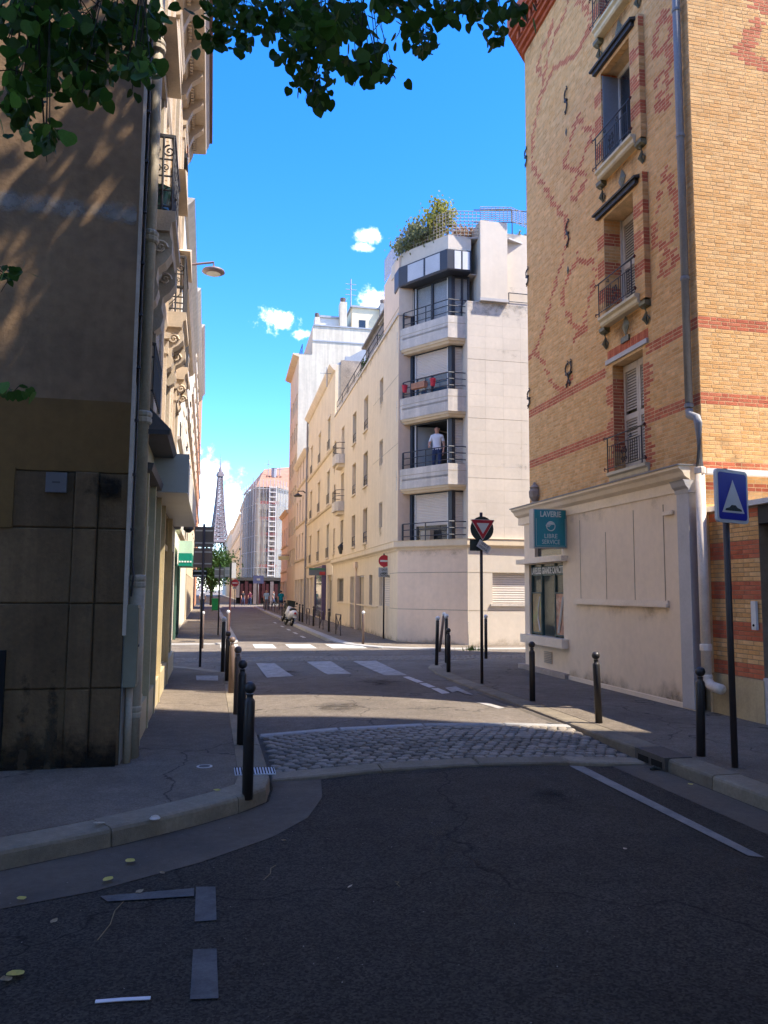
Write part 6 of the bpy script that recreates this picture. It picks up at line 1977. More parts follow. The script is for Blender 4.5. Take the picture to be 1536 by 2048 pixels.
for k in range(5): b.box(max(q0.x, -1.19) + .02 + k * .09, p.y - .012, q1.z + .12, max(q0.x, -1.19) + .08 + k * .09, p.y - .002, q1.z + .17)
part(b, 'lettering', m_letw, t)
ub = uR(399, 760)
house('balcony_house', 'narrow cream facade with stone balconies after the bright cream house', FR, ua + .02, ub, zR(396, 745), 6, [(4 + 3 * k, 5.9 + 3 * k) for k in range(5)], m_yst2, m_lime, m_yst, m_zinc, 10, True, 1.0)
ub2 = ub + 26
hb = house('orange_brick_house', 'sliver of an orange brick house at the end of the left row', FR, ub + .02, ub2, zR(405, 800), 4, [(4 + 3 * k, 5.6 + 3 * k) for k in range(5)], mat('orange brick', (.55, .24, .11), .85, .15, 2, .2), m_lime, None, m_zinc, 10, False, 1.0)

# ------------------------------------------------------------------ house wrapped for repairs at the end of the street
SY = 101.0
sxs = [PY(x, 1100, SY).x for x in (497, 512, 548, 580)]
sys_ = [SY + 6, SY, SY, SY + 3]
zs0 = PY(540, 975, SY).z
sb_ = thing('wrapped_house', 'corner house wrapped in grey scaffold netting under an orange tiled roof', 'building', (sxs[1], SY, 0))
pl = list(zip(sxs, sys_))
def inset(pl, d): return [(x, y + d) for x, y in pl]
b = MB(); b.prism([(x, y) for x, y in pl] + [(sxs[3], SY + 20), (sxs[0], SY + 20)], 0, zs0); part(b, 'wall', mat('grey stone front', (.26, .25, .235), .85, .15, .3, .1), sb_)
for k in range(5):
    for j in range(3):
        x = sxs[1] + (sxs[2] - sxs[1]) * (j + .3) / 3
        b = MB(); b.box(x, SY - .03, 4 + k * 2.2, x + .6, SY - .01, 5.5 + k * 2.2); part(b, 'window', m_iron, sb_)
m_orange = mat('orange tiles', (.33, .18, .12), .85, .2, 1.2, .3, 8)
b = MB()
cxm = (sxs[1] + sxs[3]) / 2
zr = PY(560, 935, SY + 6).z
b.add([(sxs[0] - .4, sys_[0], zs0), (sxs[1] - .2, SY - .4, zs0), (sxs[2] + .2, SY - .4, zs0), (sxs[3] + .4, sys_[3], zs0), (sxs[3] + 3, SY + 10, zr + 1), (cxm - .8, SY + 8, zr), (sxs[0], SY + 20, zs0 + 1)], [(0, 1, 5), (1, 2, 5), (2, 3, 4, 5), (0, 5, 6)]); rf = part(b, 'roof', m_orange, sb_)
q = PY(548, 955, SY + 4)
b = MB(); b.box(q.x - 1.2, SY + 3.5, zs0 + .3, q.x + 1.2, SY + 4.8, PY(548, 962, SY + 4).z); ck = part(b, 'chimney', m_whw, rf)
for k in range(5): b = MB(); b.lathe([(.2, 0), (.16, .7)], 6, (q.x - .9 + k * .45, SY + 4.1, PY(548, 962, SY + 4).z)); part(b, 'pot', m_orange, ck)
b = MB(); b.lathe([(.35, 0), (.35, 1.2), (.4, 1.3)], 8, (q.x, SY + 4.2, PY(548, 955, SY + 4).z)); part(b, 'flue', m_zinc, ck)
for xp, yt in ((537, 920), (560, 930), (507, 955)):
    a = PY(xp, yt, SY + 5); b = MB(); b.tube([a, (a.x, a.y, zs0)], .05, 4); b.tube([a + Vector((-.6, 0, -.6)), a + Vector((.6, 0, -.6))], .04, 4); part(b, 'antenna', m_zinc, rf)
sf_ = thing('scaffold', 'grey tube scaffold with ladder, red boards and torn netting on the corner house', 'scaffold', (sxs[1], SY - 1.5, 0))
m_tube = mat('scaffold tube', (.45, .45, .46), .5, .1, spec=.5, metal=.4)
def netmat():
    m = bpy.data.materials.new('netting')
    m.use_nodes = True
    t = m.node_tree
    b = t.nodes['Principled BSDF']
    b.inputs['Base Color'].default_value = (.36, .345, .31, 1)
    b.inputs['Roughness'].default_value = .9
    tcn = t.nodes.new('ShaderNodeTexCoord')
    mp = t.nodes.new('ShaderNodeMapping'); mp.inputs['Scale'].default_value = (.9, .9, .12)
    n = t.nodes.new('ShaderNodeTexNoise'); n.inputs['Scale'].default_value = 1.0; n.inputs['Detail'].default_value = 5
    t.links.new(tcn.outputs['Object'], mp.inputs[0]); t.links.new(mp.outputs[0], n.inputs['Vector'])
    mr_ = t.nodes.new('ShaderNodeMapRange'); mr_.inputs['From Min'].default_value = .3; mr_.inputs['From Max'].default_value = .7; mr_.inputs['To Min'].default_value = .05; mr_.inputs['To Max'].default_value = .6
    t.links.new(n.outputs[0], mr_.inputs['Value']); t.links.new(mr_.outputs[0], b.inputs['Alpha'])
    return m
m_net = netmat()
pn = [(sxs[0] - .8, sys_[0]), (sxs[1] - .3, SY - 1.6), (sxs[2] + .2, SY - 1.6), (sxs[3] + .6, sys_[3] - 1.2)]
for k, (a, c) in enumerate(zip(pn, pn[1:])):
    n_ = 6
    for i in range(n_ + (k == 2)):
        p = Vector((*a, 0)).lerp(Vector((*c, 0)), i / n_)
        b = MB(); b.tube([(p.x, p.y, 0), (p.x, p.y, zs0 + .8)], .04, 4); part(b, 'standard', m_tube, sf_)
    for j in range(7):
        z = 2.6 + j * 2.0
        b = MB(); b.tube([(*a, z), (*c, z)], .04, 4); part(b, 'ledger', m_tube, sf_)
    b = MB()
    for i in range(8):
        p, q = Vector((*a, 0)).lerp(Vector((*c, 0)), i / 8), Vector((*a, 0)).lerp(Vector((*c, 0)), (i + 1) / 8)
        o0, o1 = .08 * (i % 2), .08 * ((i + 1) % 2)
        b.quad((p.x, p.y - .1 - o0, 3.2), (q.x, q.y - .1 - o1, 3.2), (q.x, q.y - .1 - o1, zs0 + .2), (p.x, p.y - .1 - o0, zs0 + .2))
    part(b, 'netting', m_net, sf_)
for j in range(1, 6):
    z = 2.6 + j * 2.0
    b = MB(); b.box(sxs[1] + .3, SY - 1.5, z, sxs[1] + 2.6, SY - 1.4, z + .45); part(b, 'toe_board', mat('red board', (.5, .10, .09), .7, .1), sf_)
q = PY(545, 1000, SY - 1.75)
b = MB()
for s in (-.42, .42): b.tube([(q.x + s, SY - 1.8, 3.5), (q.x + s, SY - 1.8, zs0)], .045, 4)
z = 3.6
while z < zs0:
    b.tube([(q.x - .42, SY - 1.8, z), (q.x + .42, SY - 1.8, z)], .05, 4); z += .62
part(b, 'ladder', mat('pale ladder', (.62, .62, .62), .5, .1), sf_)
# cafe terrace with dark red drapes below the scaffold
cf = thing('cafe_terrace', 'dark red cafe front with drapes under the scaffold at the street end', 'cafe', (sxs[1], SY - 2.2, 0))
m_dred = mat('dark red cloth', (.045, .010, .014), .8, .3, 1.5, .1)
xa, xb = PY(472, 1190, SY - 2.5).x, PY(562, 1190, SY - 2.5).x
b = MB(); b.box(xa, SY - 2.2, 3.0, xb, SY - 2.05, 3.4); part(b, 'awning_rail', m_iron, cf)
k = 0
x = xa
while x < xb - .5:
    b = MB(); b.box(x, SY - 2.3 + .1 * (k % 2), .1 if k % 3 else .9, x + .42, SY - 2.2 + .1 * (k % 2), 2.9 - .3 * (k % 2)); part(b, 'drape', m_dred if k % 4 else mat('grey cloth', (.16, .13, .13), .8, .2), cf)
    x += .52; k += 1
b = MB(); b.box(xa, SY - 2.0, ZS, xb, SY - 1.95, 3.0); part(b, 'shop_back', m_black, cf)
# houses along the street beyond
FB2 = frame((5.0, 112, 0), -.25)
for k, (a, c, h, lab) in enumerate(((0, 26, 15.5, 'weathered house right behind the wrapped corner house'), (26.1, 75, 15.0, 'grey house with balconies below the lattice tower'), (75.1, 170, 16, 'last pale house of the far row below the lattice tower'))):
    house('far_house', 'far ' + lab, FB2, a, c, h, 5 + 3 * k, [(3.6 + 2.7 * j, 5.3 + 2.7 * j) for j in range(4)], (m_pstone, m_yst2, m_whw)[k], m_lime, None, m_zinc, 10, k == 1, 1.2, roof_h=3.0)
FB3 = frame((-4.5, 112, 0), .2, True)
house('far_house', 'far shaded house on the other side beyond the green tree', FB3, 0, 120, 16, 8, [(3.6 + 2.9 * j, 5.4 + 2.9 * j) for j in range(4)], m_yst2, m_lime, None, m_zinc, 10, False, 1.2)

# ------------------------------------------------------------------ the iron lattice tower
tw = thing('lattice_tower', 'tall tapering iron lattice tower rising above the street end', 'tower', (0, 0, 0))
TD = 1850.0
dv = pixdir(434, 1180); dv = Vector((dv.x, dv.y, 0)).normalized()
tcx = dv * TD
TSC = .965
tw.location = (tcx.x, tcx.y, 0)
m_tower = mat('tower iron', (.20, .16, .165), .8, .05, .05, 0)
def halfw(z):
    tab = [(0, 62), (57, 33), (115, 19), (150, 13.0), (200, 8.6), (276, 4.6), (300, 2.5)]
    for (a, w0), (c, w1) in zip(tab, tab[1:]):
        if z <= c: return w0 + (w1 - w0) * (z - a) / (c - a)
    return 1
TH = Matrix.Translation((tcx.x, tcx.y, 0)) @ Matrix.Rotation(R(18), 4, 'Z') @ Matrix.Diagonal((TSC, TSC, TSC, 1))
b = MB(TH)
zs = [0, 14, 28, 42, 57, 72, 86, 100, 115]
zs += [115 + 10.2 * k for k in range(1, 17)]
for sx in (-1, 1):
    for sy in (-1, 1):
        b.tube([(sx * halfw(z), sy * halfw(z), z) for z in zs], [2.9 * (1 - z / 420) for z in zs], 4)
        inn = [(sx * max(halfw(z) * (.55 if z < 120 else .3), 0.2), sy * max(halfw(z) * (.55 if z < 120 else .3), .2), z) for z in zs if z < 180]
        b.tube(inn, 1.4, 4)
part(b, 'leg_frame', m_tower, tw)
b = MB(TH)
for z, z2 in zip(zs, zs[1:]):
    w, w2 = halfw(z), halfw(z2)
    r = 1.25 if z < 200 else .9
    for ax in range(4):
        c_, s_ = math.cos(ax * math.pi / 2), math.sin(ax * math.pi / 2)
        def rot(x, y, zz): return (x * c_ - y * s_, x * s_ + y * c_, zz)
        if z < 115:
            for s in (-1, 1):
                b.tube([rot(s * w, w, z), rot(s * w2 * .5, w2, z2)], r, 3); b.tube([rot(s * w * .5, w, z), rot(s * w2, w2, z2)], r, 3)
        else:
            b.tube([rot(-w, w, z), rot(w2, w2, z2)], r, 3); b.tube([rot(w, w, z), rot(-w2, w2, z2)], r, 3); b.tube([rot(-w, w, z), rot(w, w, z)], r, 3)
            b.tube([rot(-w, w, (z + z2) / 2), rot(w, w, (z + z2) / 2)], r * .6, 3); b.tube([rot(0, w, z), rot(0, w2, z2)], r * .7, 3)
part(b, 'lattice', m_tower, tw, kind='stuff')
for z, w, h in ((57, 36, 6), (115, 21, 5), (274, 7.5, 7), (281, 6, 4)):
    b = MB(TH); b.box(-w, -w, z, w, w, z + h); part(b, 'platform', m_tower, tw)
b = MB(TH); b.lathe([(5, 284), (4, 290), (2.5, 296), (1.2, 300), (.9, 312), (.45, 330)], 8); part(b, 'mast', m_tower, tw)
# ================================================================== street furniture
m_boll = mat('bollard brown black', (.022, .018, .017), .45, .15, 6, .05, 30, spec=.5)
m_bollb = mat('bollard worn brown', (.15, .105, .085), .5, .2, 5, .1, 30, spec=.4)
m_bollw = mat('bollard white top', (.70, .68, .64), .5, .1)
m_post = mat('sign post brown', (.030, .020, .018), .5, .15, 6, .05, spec=.5)
def bollard(label, p, kind='ball', lean=(0, 0), group=None, m=None, h=.92):
    t = thing('bollard', label, 'bollard', (p[0], p[1], ZS), group)
    t.rotation_euler = (lean[0], lean[1], 0)
    m = m or m_boll
    r = .046 if kind == 'ball' else .042
    b = MB()
    if kind == 'ball':
        b.lathe([(r, -.05), (r, h - .17), (r * .9, h - .155), (r * .62, h - .14), (r * .62, h - .115), (r * .8, h - .105)], 12)
        part(b, 'shaft', m, t, True, True)
        b = MB(); rr = .052
        b.lathe([(rr * math.sin(a * math.pi / 10), h - .052 - rr * math.cos(a * math.pi / 10)) for a in range(1, 10)], 14)
        part(b, 'ball', m, t, True, True)
    else:
        b.lathe([(r, -.05), (r, h - .12), (r * .85, h - .1)], 12); part(b, 'shaft', m, t, True, True)
        b = MB(); rr = .056
        b.lathe([(rr * math.sin(a * math.pi / 10), h - .05 - rr * math.cos(a * math.pi / 10)) for a in range(1, 10)], 12)
        part(b, 'cap', m_bollw, t, True, True)
    return t
def gpx(x, y, z=ZS):
    p = PZ(x, y, z); return (p.x, p.y)
GL_ = 'bollards along the kerb below the old building'
bollard('black ball-top bollard standing at the kerb bend by the metal grate', gpx(495, 1586), group=GL_)
bollard('black ball-top bollard peeping out behind the one at the kerb bend', (.38, 9.0), group=GL_)
bollard('brown ball-top bollard at the near edge of the sunny strip on the pavement', gpx(473, 1428), group=GL_, m=m_bollb)
bollard('pale worn brown bollard at the far edge of the sunny strip on the pavement', gpx(462, 1386), group=GL_, m=m_bollb)
bollard('dark bollard between the pale worn one and the tall white-topped one', gpx(454, 1362), group=GL_)
bollard('tall black white-topped bollard at the pavement corner below the old building', gpx(445, 1343), 'cap', group=GL_, h=1.13)
GR_ = 'bollards along the kerb below the laundry'
bollard('brown black ball-top bollard beside the blue hump sign', gpx(1402, 1512), group=GR_, lean=(0, R(1.5)))
bollard('brown black ball-top bollard leaning before the blank cream shop panel', gpx(1198, 1446), group=GR_, lean=(0, R(-1.8)))
bollard('brown black ball-top bollard in front of the laundry window', gpx(1065, 1402), group=GR_)
bollard('ball-top bollard at the kerb curve next to the give-way post', gpx(897, 1344), group=GR_)
GC_ = 'white-topped bollards round the junction'
bollard('tall white-topped bollard at the kerb curve of the laundry corner', gpx(873, 1330), 'cap', group=GC_, h=1.12, lean=(0, R(1.5)))
bollard('leaning white-topped bollard on the far kerb behind the junction pair', gpx(879, 1301), 'cap', group=GC_, h=1.10, m=m_bollb, lean=(R(-2), R(8)))
bollard('tall white-topped bollard hidden partly by the ball-top one at the kerb curve', (5.55, 18.2), 'cap', group=GC_, h=1.15)
bollard('white-topped bollard just behind the give-way post', gpx(972, 1315), 'cap', group=GC_, h=1.1)
bollard('white-topped bollard on the far corner by the no-entry sign', gpx(726, 1288), 'cap', group=GC_, h=1.05, m=m_bollb)
bollard('white-topped bollard on the sunlit far pavement by the white wall', gpx(404, 1294), 'cap', group=GC_, h=1.05, m=m_bollb)
bollard('worn white-topped bollard at the far kerb corner of the left pavement', gpx(455, 1287), 'cap', group=GC_, h=1.05, m=m_bollb)
def post(t, p, h, m=None, r=.03, lean=0):
    b = MB(); b.tube([(p[0], p[1], ZS - .05), (p[0] + lean * h, p[1], ZS + h)], r, 8); return part(b, 'post', m or m_post, t, smooth=True)
# ---- blue speed-hump sign
p = gpx(1470, 1535)
t = thing('hump_sign', 'blue square road sign with a white triangle and hump on a brown post', 'road sign', (p[0], p[1], ZS))
zt = PY(1460, 938, p[1]).z
post(t, p, zt - ZS, r=.032)
z0, z1 = PY(1465, 1047, p[1]).z, PY(1463, 942, p[1]).z
th = R(20)
FN = frame((p[0] + .05, p[1] - .05, (z0 + z1) / 2), -90 - math.degrees(th))
hh = (z1 - z0) / 2
hw = hh * .97
def rrect(hw, hh, r, y, n=5):
    pts = []
    for cx, cz, a0 in ((hw - r, hh - r, 0), (-hw + r, hh - r, 90), (-hw + r, -hh + r, 180), (hw - r, -hh + r, 270)):
        for k in range(n + 1):
            a = R(a0 + 90 * k / n); pts.append((cx + r * math.cos(a), y, cz + r * math.sin(a)))
    return pts
def flat(F, pts, th_=.004):
    b = MB(F)
    n = len(pts)
    b.add([Vector(q) for q in pts] + [Vector(q) - Vector((0, th_, 0)) for q in pts], [tuple(range(n)), tuple(range(n, 2 * n))[::-1]] + [(i, n + i, n + (i + 1) % n, (i + 1) % n) for i in range(n)])
    b.f = [f[::-1] for f in b.f]
    return b
m_sgw = mat('sign white', (.62, .60, .56), .45, .05, spec=.5)
m_sgb = mat('sign blue', (.008, .012, .30), .4, .06, 3, 0, spec=.5)
m_sgr = mat('sign red', (.42, .01, .025), .4, .06, 3, 0, spec=.5)
m_sgk = mat('sign black', (.015, .02, .015), .5, .05)
m_sgy = mat('sign back grey', (.20, .195, .19), .5, .1, 3, .05, spec=.4)
pl = part(flat(FN, rrect(hw, hh, .045, 0), .03), 'plate', m_sgw, t)
part(flat(FN, rrect(hw * .88, hh * .88, .03, .003), .003), 'blue_field', m_sgb, t)
tri = [(0, hh * .62), (-hw * .70, -hh * .62), (hw * .70, -hh * .62)]
part(flat(FN, [(x, .006, z) for x, z in tri[::-1]][::-1], .003), 'white_triangle', m_sgw, t)
hump = [(-hw * .52, -hh * .55), (hw * .52, -hh * .55), (hw * .5, -hh * .48), (hw * .25, -hh * .42), (hw * .12, -hh * .33), (-hw * .12, -hh * .33), (-hw * .25, -hh * .42), (-hw * .5, -hh * .48)]
part(flat(FN, [(x, .009, z) for x, z in hump], .003), 'hump_symbol', m_sgk, t)
# ---- give-way sign
p = gpx(964, 1367)
t = thing('give_way_sign', 'red and white give-way triangle over a round grey sign back on a tall post', 'road sign', (p[0], p[1], ZS))
post(t, p, PY(962, 1025, p[1]).z - ZS, r=.03)
FY = frame((p[0], p[1] - .04, 0), -90 - 4)
zc = PY(962, 1058, p[1]).z
b = MB(FY); b.disc((-.0, .0, zc), (0, 1, 0), .235, .012, 24); part(b, 'round_back', mat('dark sign back', (.035, .045, .04), .5, .1), t)
zt3 = PY(964, 1040, p[1]).z; zb3 = PY(964, 1081, p[1]).z
s3 = .245
def rtri(s, zt_, zb_, y, r=.03):
    P = [Vector((-s, 0, zt_)), Vector((s, 0, zt_)), Vector((0, 0, zb_))]
    out = []
    for i in range(3):
        a, c, d = P[i], P[i - 1], P[(i + 1) % 3]
        for f, g_ in ((c, .08), (c, .02), (d, .02), (d, .08)):
            v = a + (f - a) * g_; out.append((v.x, y, v.z))
    return out
part(flat(FY, rtri(s3, zt3, zb3, .045)[::-1], .02), 'triangle_plate', m_sgw, t)
k = .93
zm = zt3 - (zt3 - zb3) * .36
def sc3(k, y): return rtri(s3 * k, zm + (zt3 - zm) * k, zm + (zb3 - zm) * k, y)[::-1]
part(flat(FY, sc3(.94, .048), .003), 'red_border', m_sgr, t)
part(flat(FY, sc3(.52, .051), .003), 'white_field', m_sgw, t)
b = MB(FY); b.box(-.03, -.06, zt3 - .1, .03, .046, zt3 - .08); part(b, 'clamp', m_sgy, t)
zp0, zp1 = PY(962, 1102, p[1]).z, PY(962, 1079, p[1]).z
b = MB(FY); b.box(-.02, -.03, zp0, .235, -.02, zp1); part(b, 'square_back', MATS['dark sign back'], t)
FP = frame((p[0] + .03, p[1] - .06, (zp0 + zp1) / 2 - .03), -90 - 12) @ Matrix.Rotation(R(-31), 4, 'Y')
pb = MB(FP); pb.box(-.14, -.005, -.075, .14, .005, .075); pq = part(pb, 'plaque', m_sgw, t)
text_part('CEDEZ LE', .062, plate(FP @ Matrix.Translation((0, .007, .032))), m_sgk, t, 'lettering', .001, .72)
text_part('PASSAGE', .062, plate(FP @ Matrix.Translation((0, .007, -.034))), m_sgk, t, 'lettering', .001, .78)
# ---- no-entry signs
def no_entry(label, p, zc, r, plaque=None, ztop=None, ang=-90):
    t = thing('no_entry_sign', label, 'road sign', (p[0], p[1], ZS))
    post(t, p, (ztop or zc + r + .1) - ZS, r=.03)
    F = frame((p[0], p[1] - .04, 0), ang)
    b = MB(F); b.disc((0, 0, zc), (0, 1, 0), r, .015, 28); part(b, 'disc', m_sgr, t)
    b = MB(F); b.box(-r * .72, .016, zc - r * .15, r * .72, .02, zc + r * .15); part(b, 'white_bar', m_sgw, t)
    if plaque:
        z0, z1 = plaque
        b = MB(F); b.box(-.21, .0, z0, .21, .012, z1); part(b, 'plaque', m_sgw if r > .25 else mat('dull plaque', (.36, .36, .34), .5, .1), t)
        text_part('SAUF', .11, plate(F @ Matrix.Translation((0, .014, z1 - .085))), m_sgk, t, 'lettering', .001, .8)
        b = MB(F)
        for s in (-.075, .075): b.tube([(s + .055 * math.cos(a * math.pi / 6), .015, z0 + .09 + .055 * math.sin(a * math.pi / 6)) for a in range(12)], .008, 4, True)
        b.tube([(-.075, .015, z0 + .09), (-.03, .015, z0 + .16), (.04, .015, z0 + .16), (0, .015, z0 + .09), (-.03, .015, z0 + .16)], .007, 4); b.tube([(.075, .015, z0 + .09), (.04, .015, z0 + .18), (.06, .015, z0 + .19)], .007, 4)
        part(b, 'bicycle_symbol', m_sgk, t)
    return t
p = gpx(767, 1277)
no_entry('red no-entry disc with a grey bicycle plaque at the chamfered cream corner', p, PY(766, 1122, p[1]).z, .215, (PY(766, 1154, p[1]).z, PY(766, 1135, p[1]).z), PY(766, 1107, p[1]).z)
p = (PY(470, 1168, 78).x, 78)
no_entry('small distant red no-entry disc before the dark red cafe', p, PY(470, 1166, 78).z, .36, (PY(470, 1177, 78).z - .05, PY(470, 1173, 78).z), None)
# ---- sign posts seen from behind
def back_plates(label, p, ztop, plates, m_p=None):
    t = thing('sign_post', label, 'sign post', (p[0], p[1], ZS))
    post(t, p, ztop - ZS, m_p, .028)
    for x0, x1, z0, z1, m in plates:
        b = MB(); b.box(x0, p[1] + .03, z0, x1, p[1] + .045, z1); pl = part(b, 'plate_back', m, t)
        for f in (.2, .8):
            b = MB(); zz = z0 + (z1 - z0) * f; b.box(x0 + .02, p[1] + .02, zz - .015, x1 - .02, p[1] + .03, zz + .015); part(b, 'clamp_band', mat('clamp alloy', (.5, .5, .5), .4, .1, metal=.5), pl)
    return t
p = gpx(400, 1330)
def zY(x, y): return PY(x, y, p[1]).z
def xY(x, y): return PY(x, y, p[1]).x
back_plates('brown post with three sign backs seen from behind by the cross street', p, zY(405, 1048),
            [(xY(389, 1070), xY(428, 1070), zY(405, 1094), zY(405, 1053), mat('sign back dark', (.13, .125, .125), .5, .1)), (xY(387, 1110), xY(425, 1110), zY(404, 1135), zY(404, 1096), mat('sign back tan', (.19, .15, .13), .5, .1)), (xY(385, 1145), xY(414, 1145), zY(402, 1154), zY(402, 1139), m_sgk)])
p = gpx(436, 1270)
back_plates('thin dark post with two small sign backs beyond the zebra', p, zY(438, 1130), [(xY(429, 1145), xY(448, 1145), zY(438, 1156), zY(438, 1135), m_sgy), (xY(449, 1145), xY(463, 1145), zY(455, 1154), zY(455, 1134), mat('glassy sign', (.28, .30, .30), .3, .1))])
p = gpx(456, 1286)
t = thing('sign_post', 'reddish post with an edge-on white sign at the far left kerb corner', 'sign post', (p[0], p[1], ZS))
b = MB(); zt_ = PY(462, 1125, p[1]).z; b.tube([(p[0] + .02, p[1] + .3, ZS), (p[0] + .05, p[1] + .3, zt_)], .03, 8); part(b, 'post', mat('red brown post', (.09, .028, .025), .5, .1), t)
b = MB(); b.box(p[0] + .06, p[1] + .1, PY(468, 1156, p[1]).z, p[0] + .20, p[1] + .5, zt_); part(b, 'sign_edge', mat('pale edge', (.55, .53, .48), .5, .1), t)
b = MB(); b.box(p[0] + .0, p[1] + .12, PY(468, 1156, p[1]).z, p[0] + .055, p[1] + .5, zt_); part(b, 'sign_back', m_sgk, t)
# ---- crossed kerb barriers and posts along the far right kerb
m_barr = mat('barrier brown', (.075, .055, .05), .5, .2, spec=.4)
def barrier(label, y, L_=1.15, x=4.86):
    t = thing('kerb_barrier', label, 'barrier', (x, y, ZS), 'crossed barriers along the far kerb')
    b = MB()
    b.tube([(0, 0, -.05), (0, 0, .78), (0, L_, .78), (0, L_, -.05)], .026, 6); part(b, 'hoop', m_barr, t, True)
    b = MB(); b.tube([(0, .03, .12), (0, L_ - .03, .74)], .016, 5); part(b, 'cross_bar', m_barr, t, True)
    b = MB(); b.tube([(0, .03, .74), (0, L_ - .03, .12)], .016, 5); part(b, 'cross_bar', m_barr, t, True)
    return t
for i, (y, lab) in enumerate(((29.6, 'crossed metal barrier closest to the no-entry sign'), (34.3, 'second crossed metal barrier from the no-entry sign'), (39.2, 'third crossed metal barrier from the no-entry sign, nearest the scooter'))):
    barrier(lab + ' along the far kerb', y)
for i, (y, lab) in enumerate(((32.6, 'first'), (37.6, 'second'), (42.2, 'third'), (43.6, 'fourth'))):
    bollard(lab + ' slim post between the crossed barriers of the far kerb', (4.86, y), 'ball', group='slim posts along the far kerb', h=.95)
for i in range(9):
    barrier('crossed barrier of the row behind the scooter, ' + ('first', 'second', 'third', 'fourth', 'fifth', 'sixth', 'seventh', 'eighth', 'last')[i] + ' from it', 47 + i * 3.2, 1.6, 4.9)
# ---- green wheelie bin
p = gpx(430, 1223)
t = thing('wheelie_bin', 'bright green wheelie bin on the far left pavement', 'bin', (p[0], p[1], ZS))
m_bin = mat('bin green', (.01, .28, .07), .45, .08)
b = MB(); b.prism([(-.24, -.28), (.24, -.28), (.24, .28), (-.24, .28)], .1, .95); b.v = [Vector((v.x * (1 + .12 * v.z), v.y * (1 + .12 * v.z), v.z)) for v in b.v]; part(b, 'body', m_bin, t, True)
b = MB(); b.box(-.29, -.34, .95, .29, .33, 1.03); part(b, 'lid', m_bin, t, True)
for s in (-.25, .25): b = MB(); b.disc((s, .28, .1), (1, 0, 0), .1, .04, 12); part(b, 'wheel', m_sgk, t, True)
b = MB(); b.tube([(-.25, .36, 1.0), (.25, .36, 1.0)], .02, 5); part(b, 'handle', m_bin, t, True)
# ---- scooter and motorbike at the far kerb
m_tyre = mat('tyre', (.012, .012, .012), .85, .1)
m_chr = mat('chrome', (.6, .6, .6), .25, .05, metal=.8, spec=.6)
def wheel(parent, y, r, w, x=0):
    b = MB(); b.tube([(x, y + (r - w / 2) * math.cos(a * math.pi / 10), r + (r - w / 2) * math.sin(a * math.pi / 10)) for a in range(20)], w / 2, 7, True); wh = part(b, 'wheel', m_tyre, parent, True, True)
    b = MB(); b.disc((x - .03, y, r), (1, 0, 0), r * .62, .06, 14); part(b, 'rim', m_chr, wh, True)
def scooter(label, p, rz, body_m, lean):
    t = thing('scooter', label, 'scooter', (p[0], p[1], p[2]))
    t.rotation_euler = (0, lean, rz)
    wheel(t, -.62, .25, .13); wheel(t, .66, .25, .12)
    def loft(secs, name, m):
        b = MB(); vs, fs = [], []
        n = 10
        for (y, zc, hz, hx) in secs:
            for k in range(n):
                a = 2 * math.pi * k / n
                vs.append((hx * math.cos(a), y, zc + hz * math.sin(a)))
        for i in range(len(secs) - 1):
            for k in range(n): fs.append((i * n + k, i * n + (k + 1) % n, (i + 1) * n + (k + 1) % n, (i + 1) * n + k))
        fs += [tuple(range(n))[::-1], tuple((len(secs) - 1) * n + k for k in range(n))]
        b.add(vs, fs); return part(b, name, m, t, True, True)
    loft([(-.95, .68, .05, .07), (-.85, .66, .16, .17), (-.5, .60, .22, .21), (-.1, .52, .2, .17), (.05, .40, .12, .12)], 'tail_body', body_m)
    loft([(.05, .30, .05, .16), (.3, .28, .05, .17), (.45, .32, .08, .16)], 'footboard', m_sgk)
    b = MB(); b.tube([(0, .42, .28), (0, .52, .6), (0, .42, .98)], [.16, .19, .11], 8); part(b, 'front_shield', body_m, t, True, True)
    loft([(.4, .46, .04, .05), (.6, .50, .07, .09), (.88, .40, .04, .05)], 'front_fender', body_m)
    loft([(-.75, .84, .04, .12), (-.4, .88, .06, .15), (-.05, .80, .05, .13)], 'seat', m_sgk)
    b = MB(); b.tube([(-.33, .30, 1.03), (0, .40, 1.02), (.33, .30, 1.03)], .022, 6); part(b, 'handlebar', m_sgk, t, True)
    for s in (-1, 1):
        b = MB(); b.tube([(s * .2, .36, 1.05), (s * .33, .4, 1.2)], .01, 4); b.disc((s * .33, .4, 1.2), (0, -1, 0), .06, .02, 10); part(b, 'mirror', m_sgk, t, True)
    b = MB(); b.disc((0, -.97, .66), (0, -1, 0), .06, .02, 10); part(b, 'tail_light', m_sgr, t, True)
    b = MB(); b.box(-.1, -.99, .42, .1, -.97, .52); part(b, 'number_plate', m_sgw, t, True)
    b = MB(); b.tube([(.17, -.75, .32), (.17, -.2, .28)], .05, 7); part(b, 'exhaust', m_chr, t, True)
    b = MB(); b.tube([(-.05, -.1, .2), (-.2, -.05, 0)], .015, 4); part(b, 'side_stand', m_sgk, t, True)
    return t
ps = PZ(575, 1252, .0)
scooter('white scooter leaning on its stand at the far kerb', (ps.x + .1, ps.y + .6, 0), R(8), mat('scooter white', (.66, .66, .68), .35, .04, coat=.3), R(10))
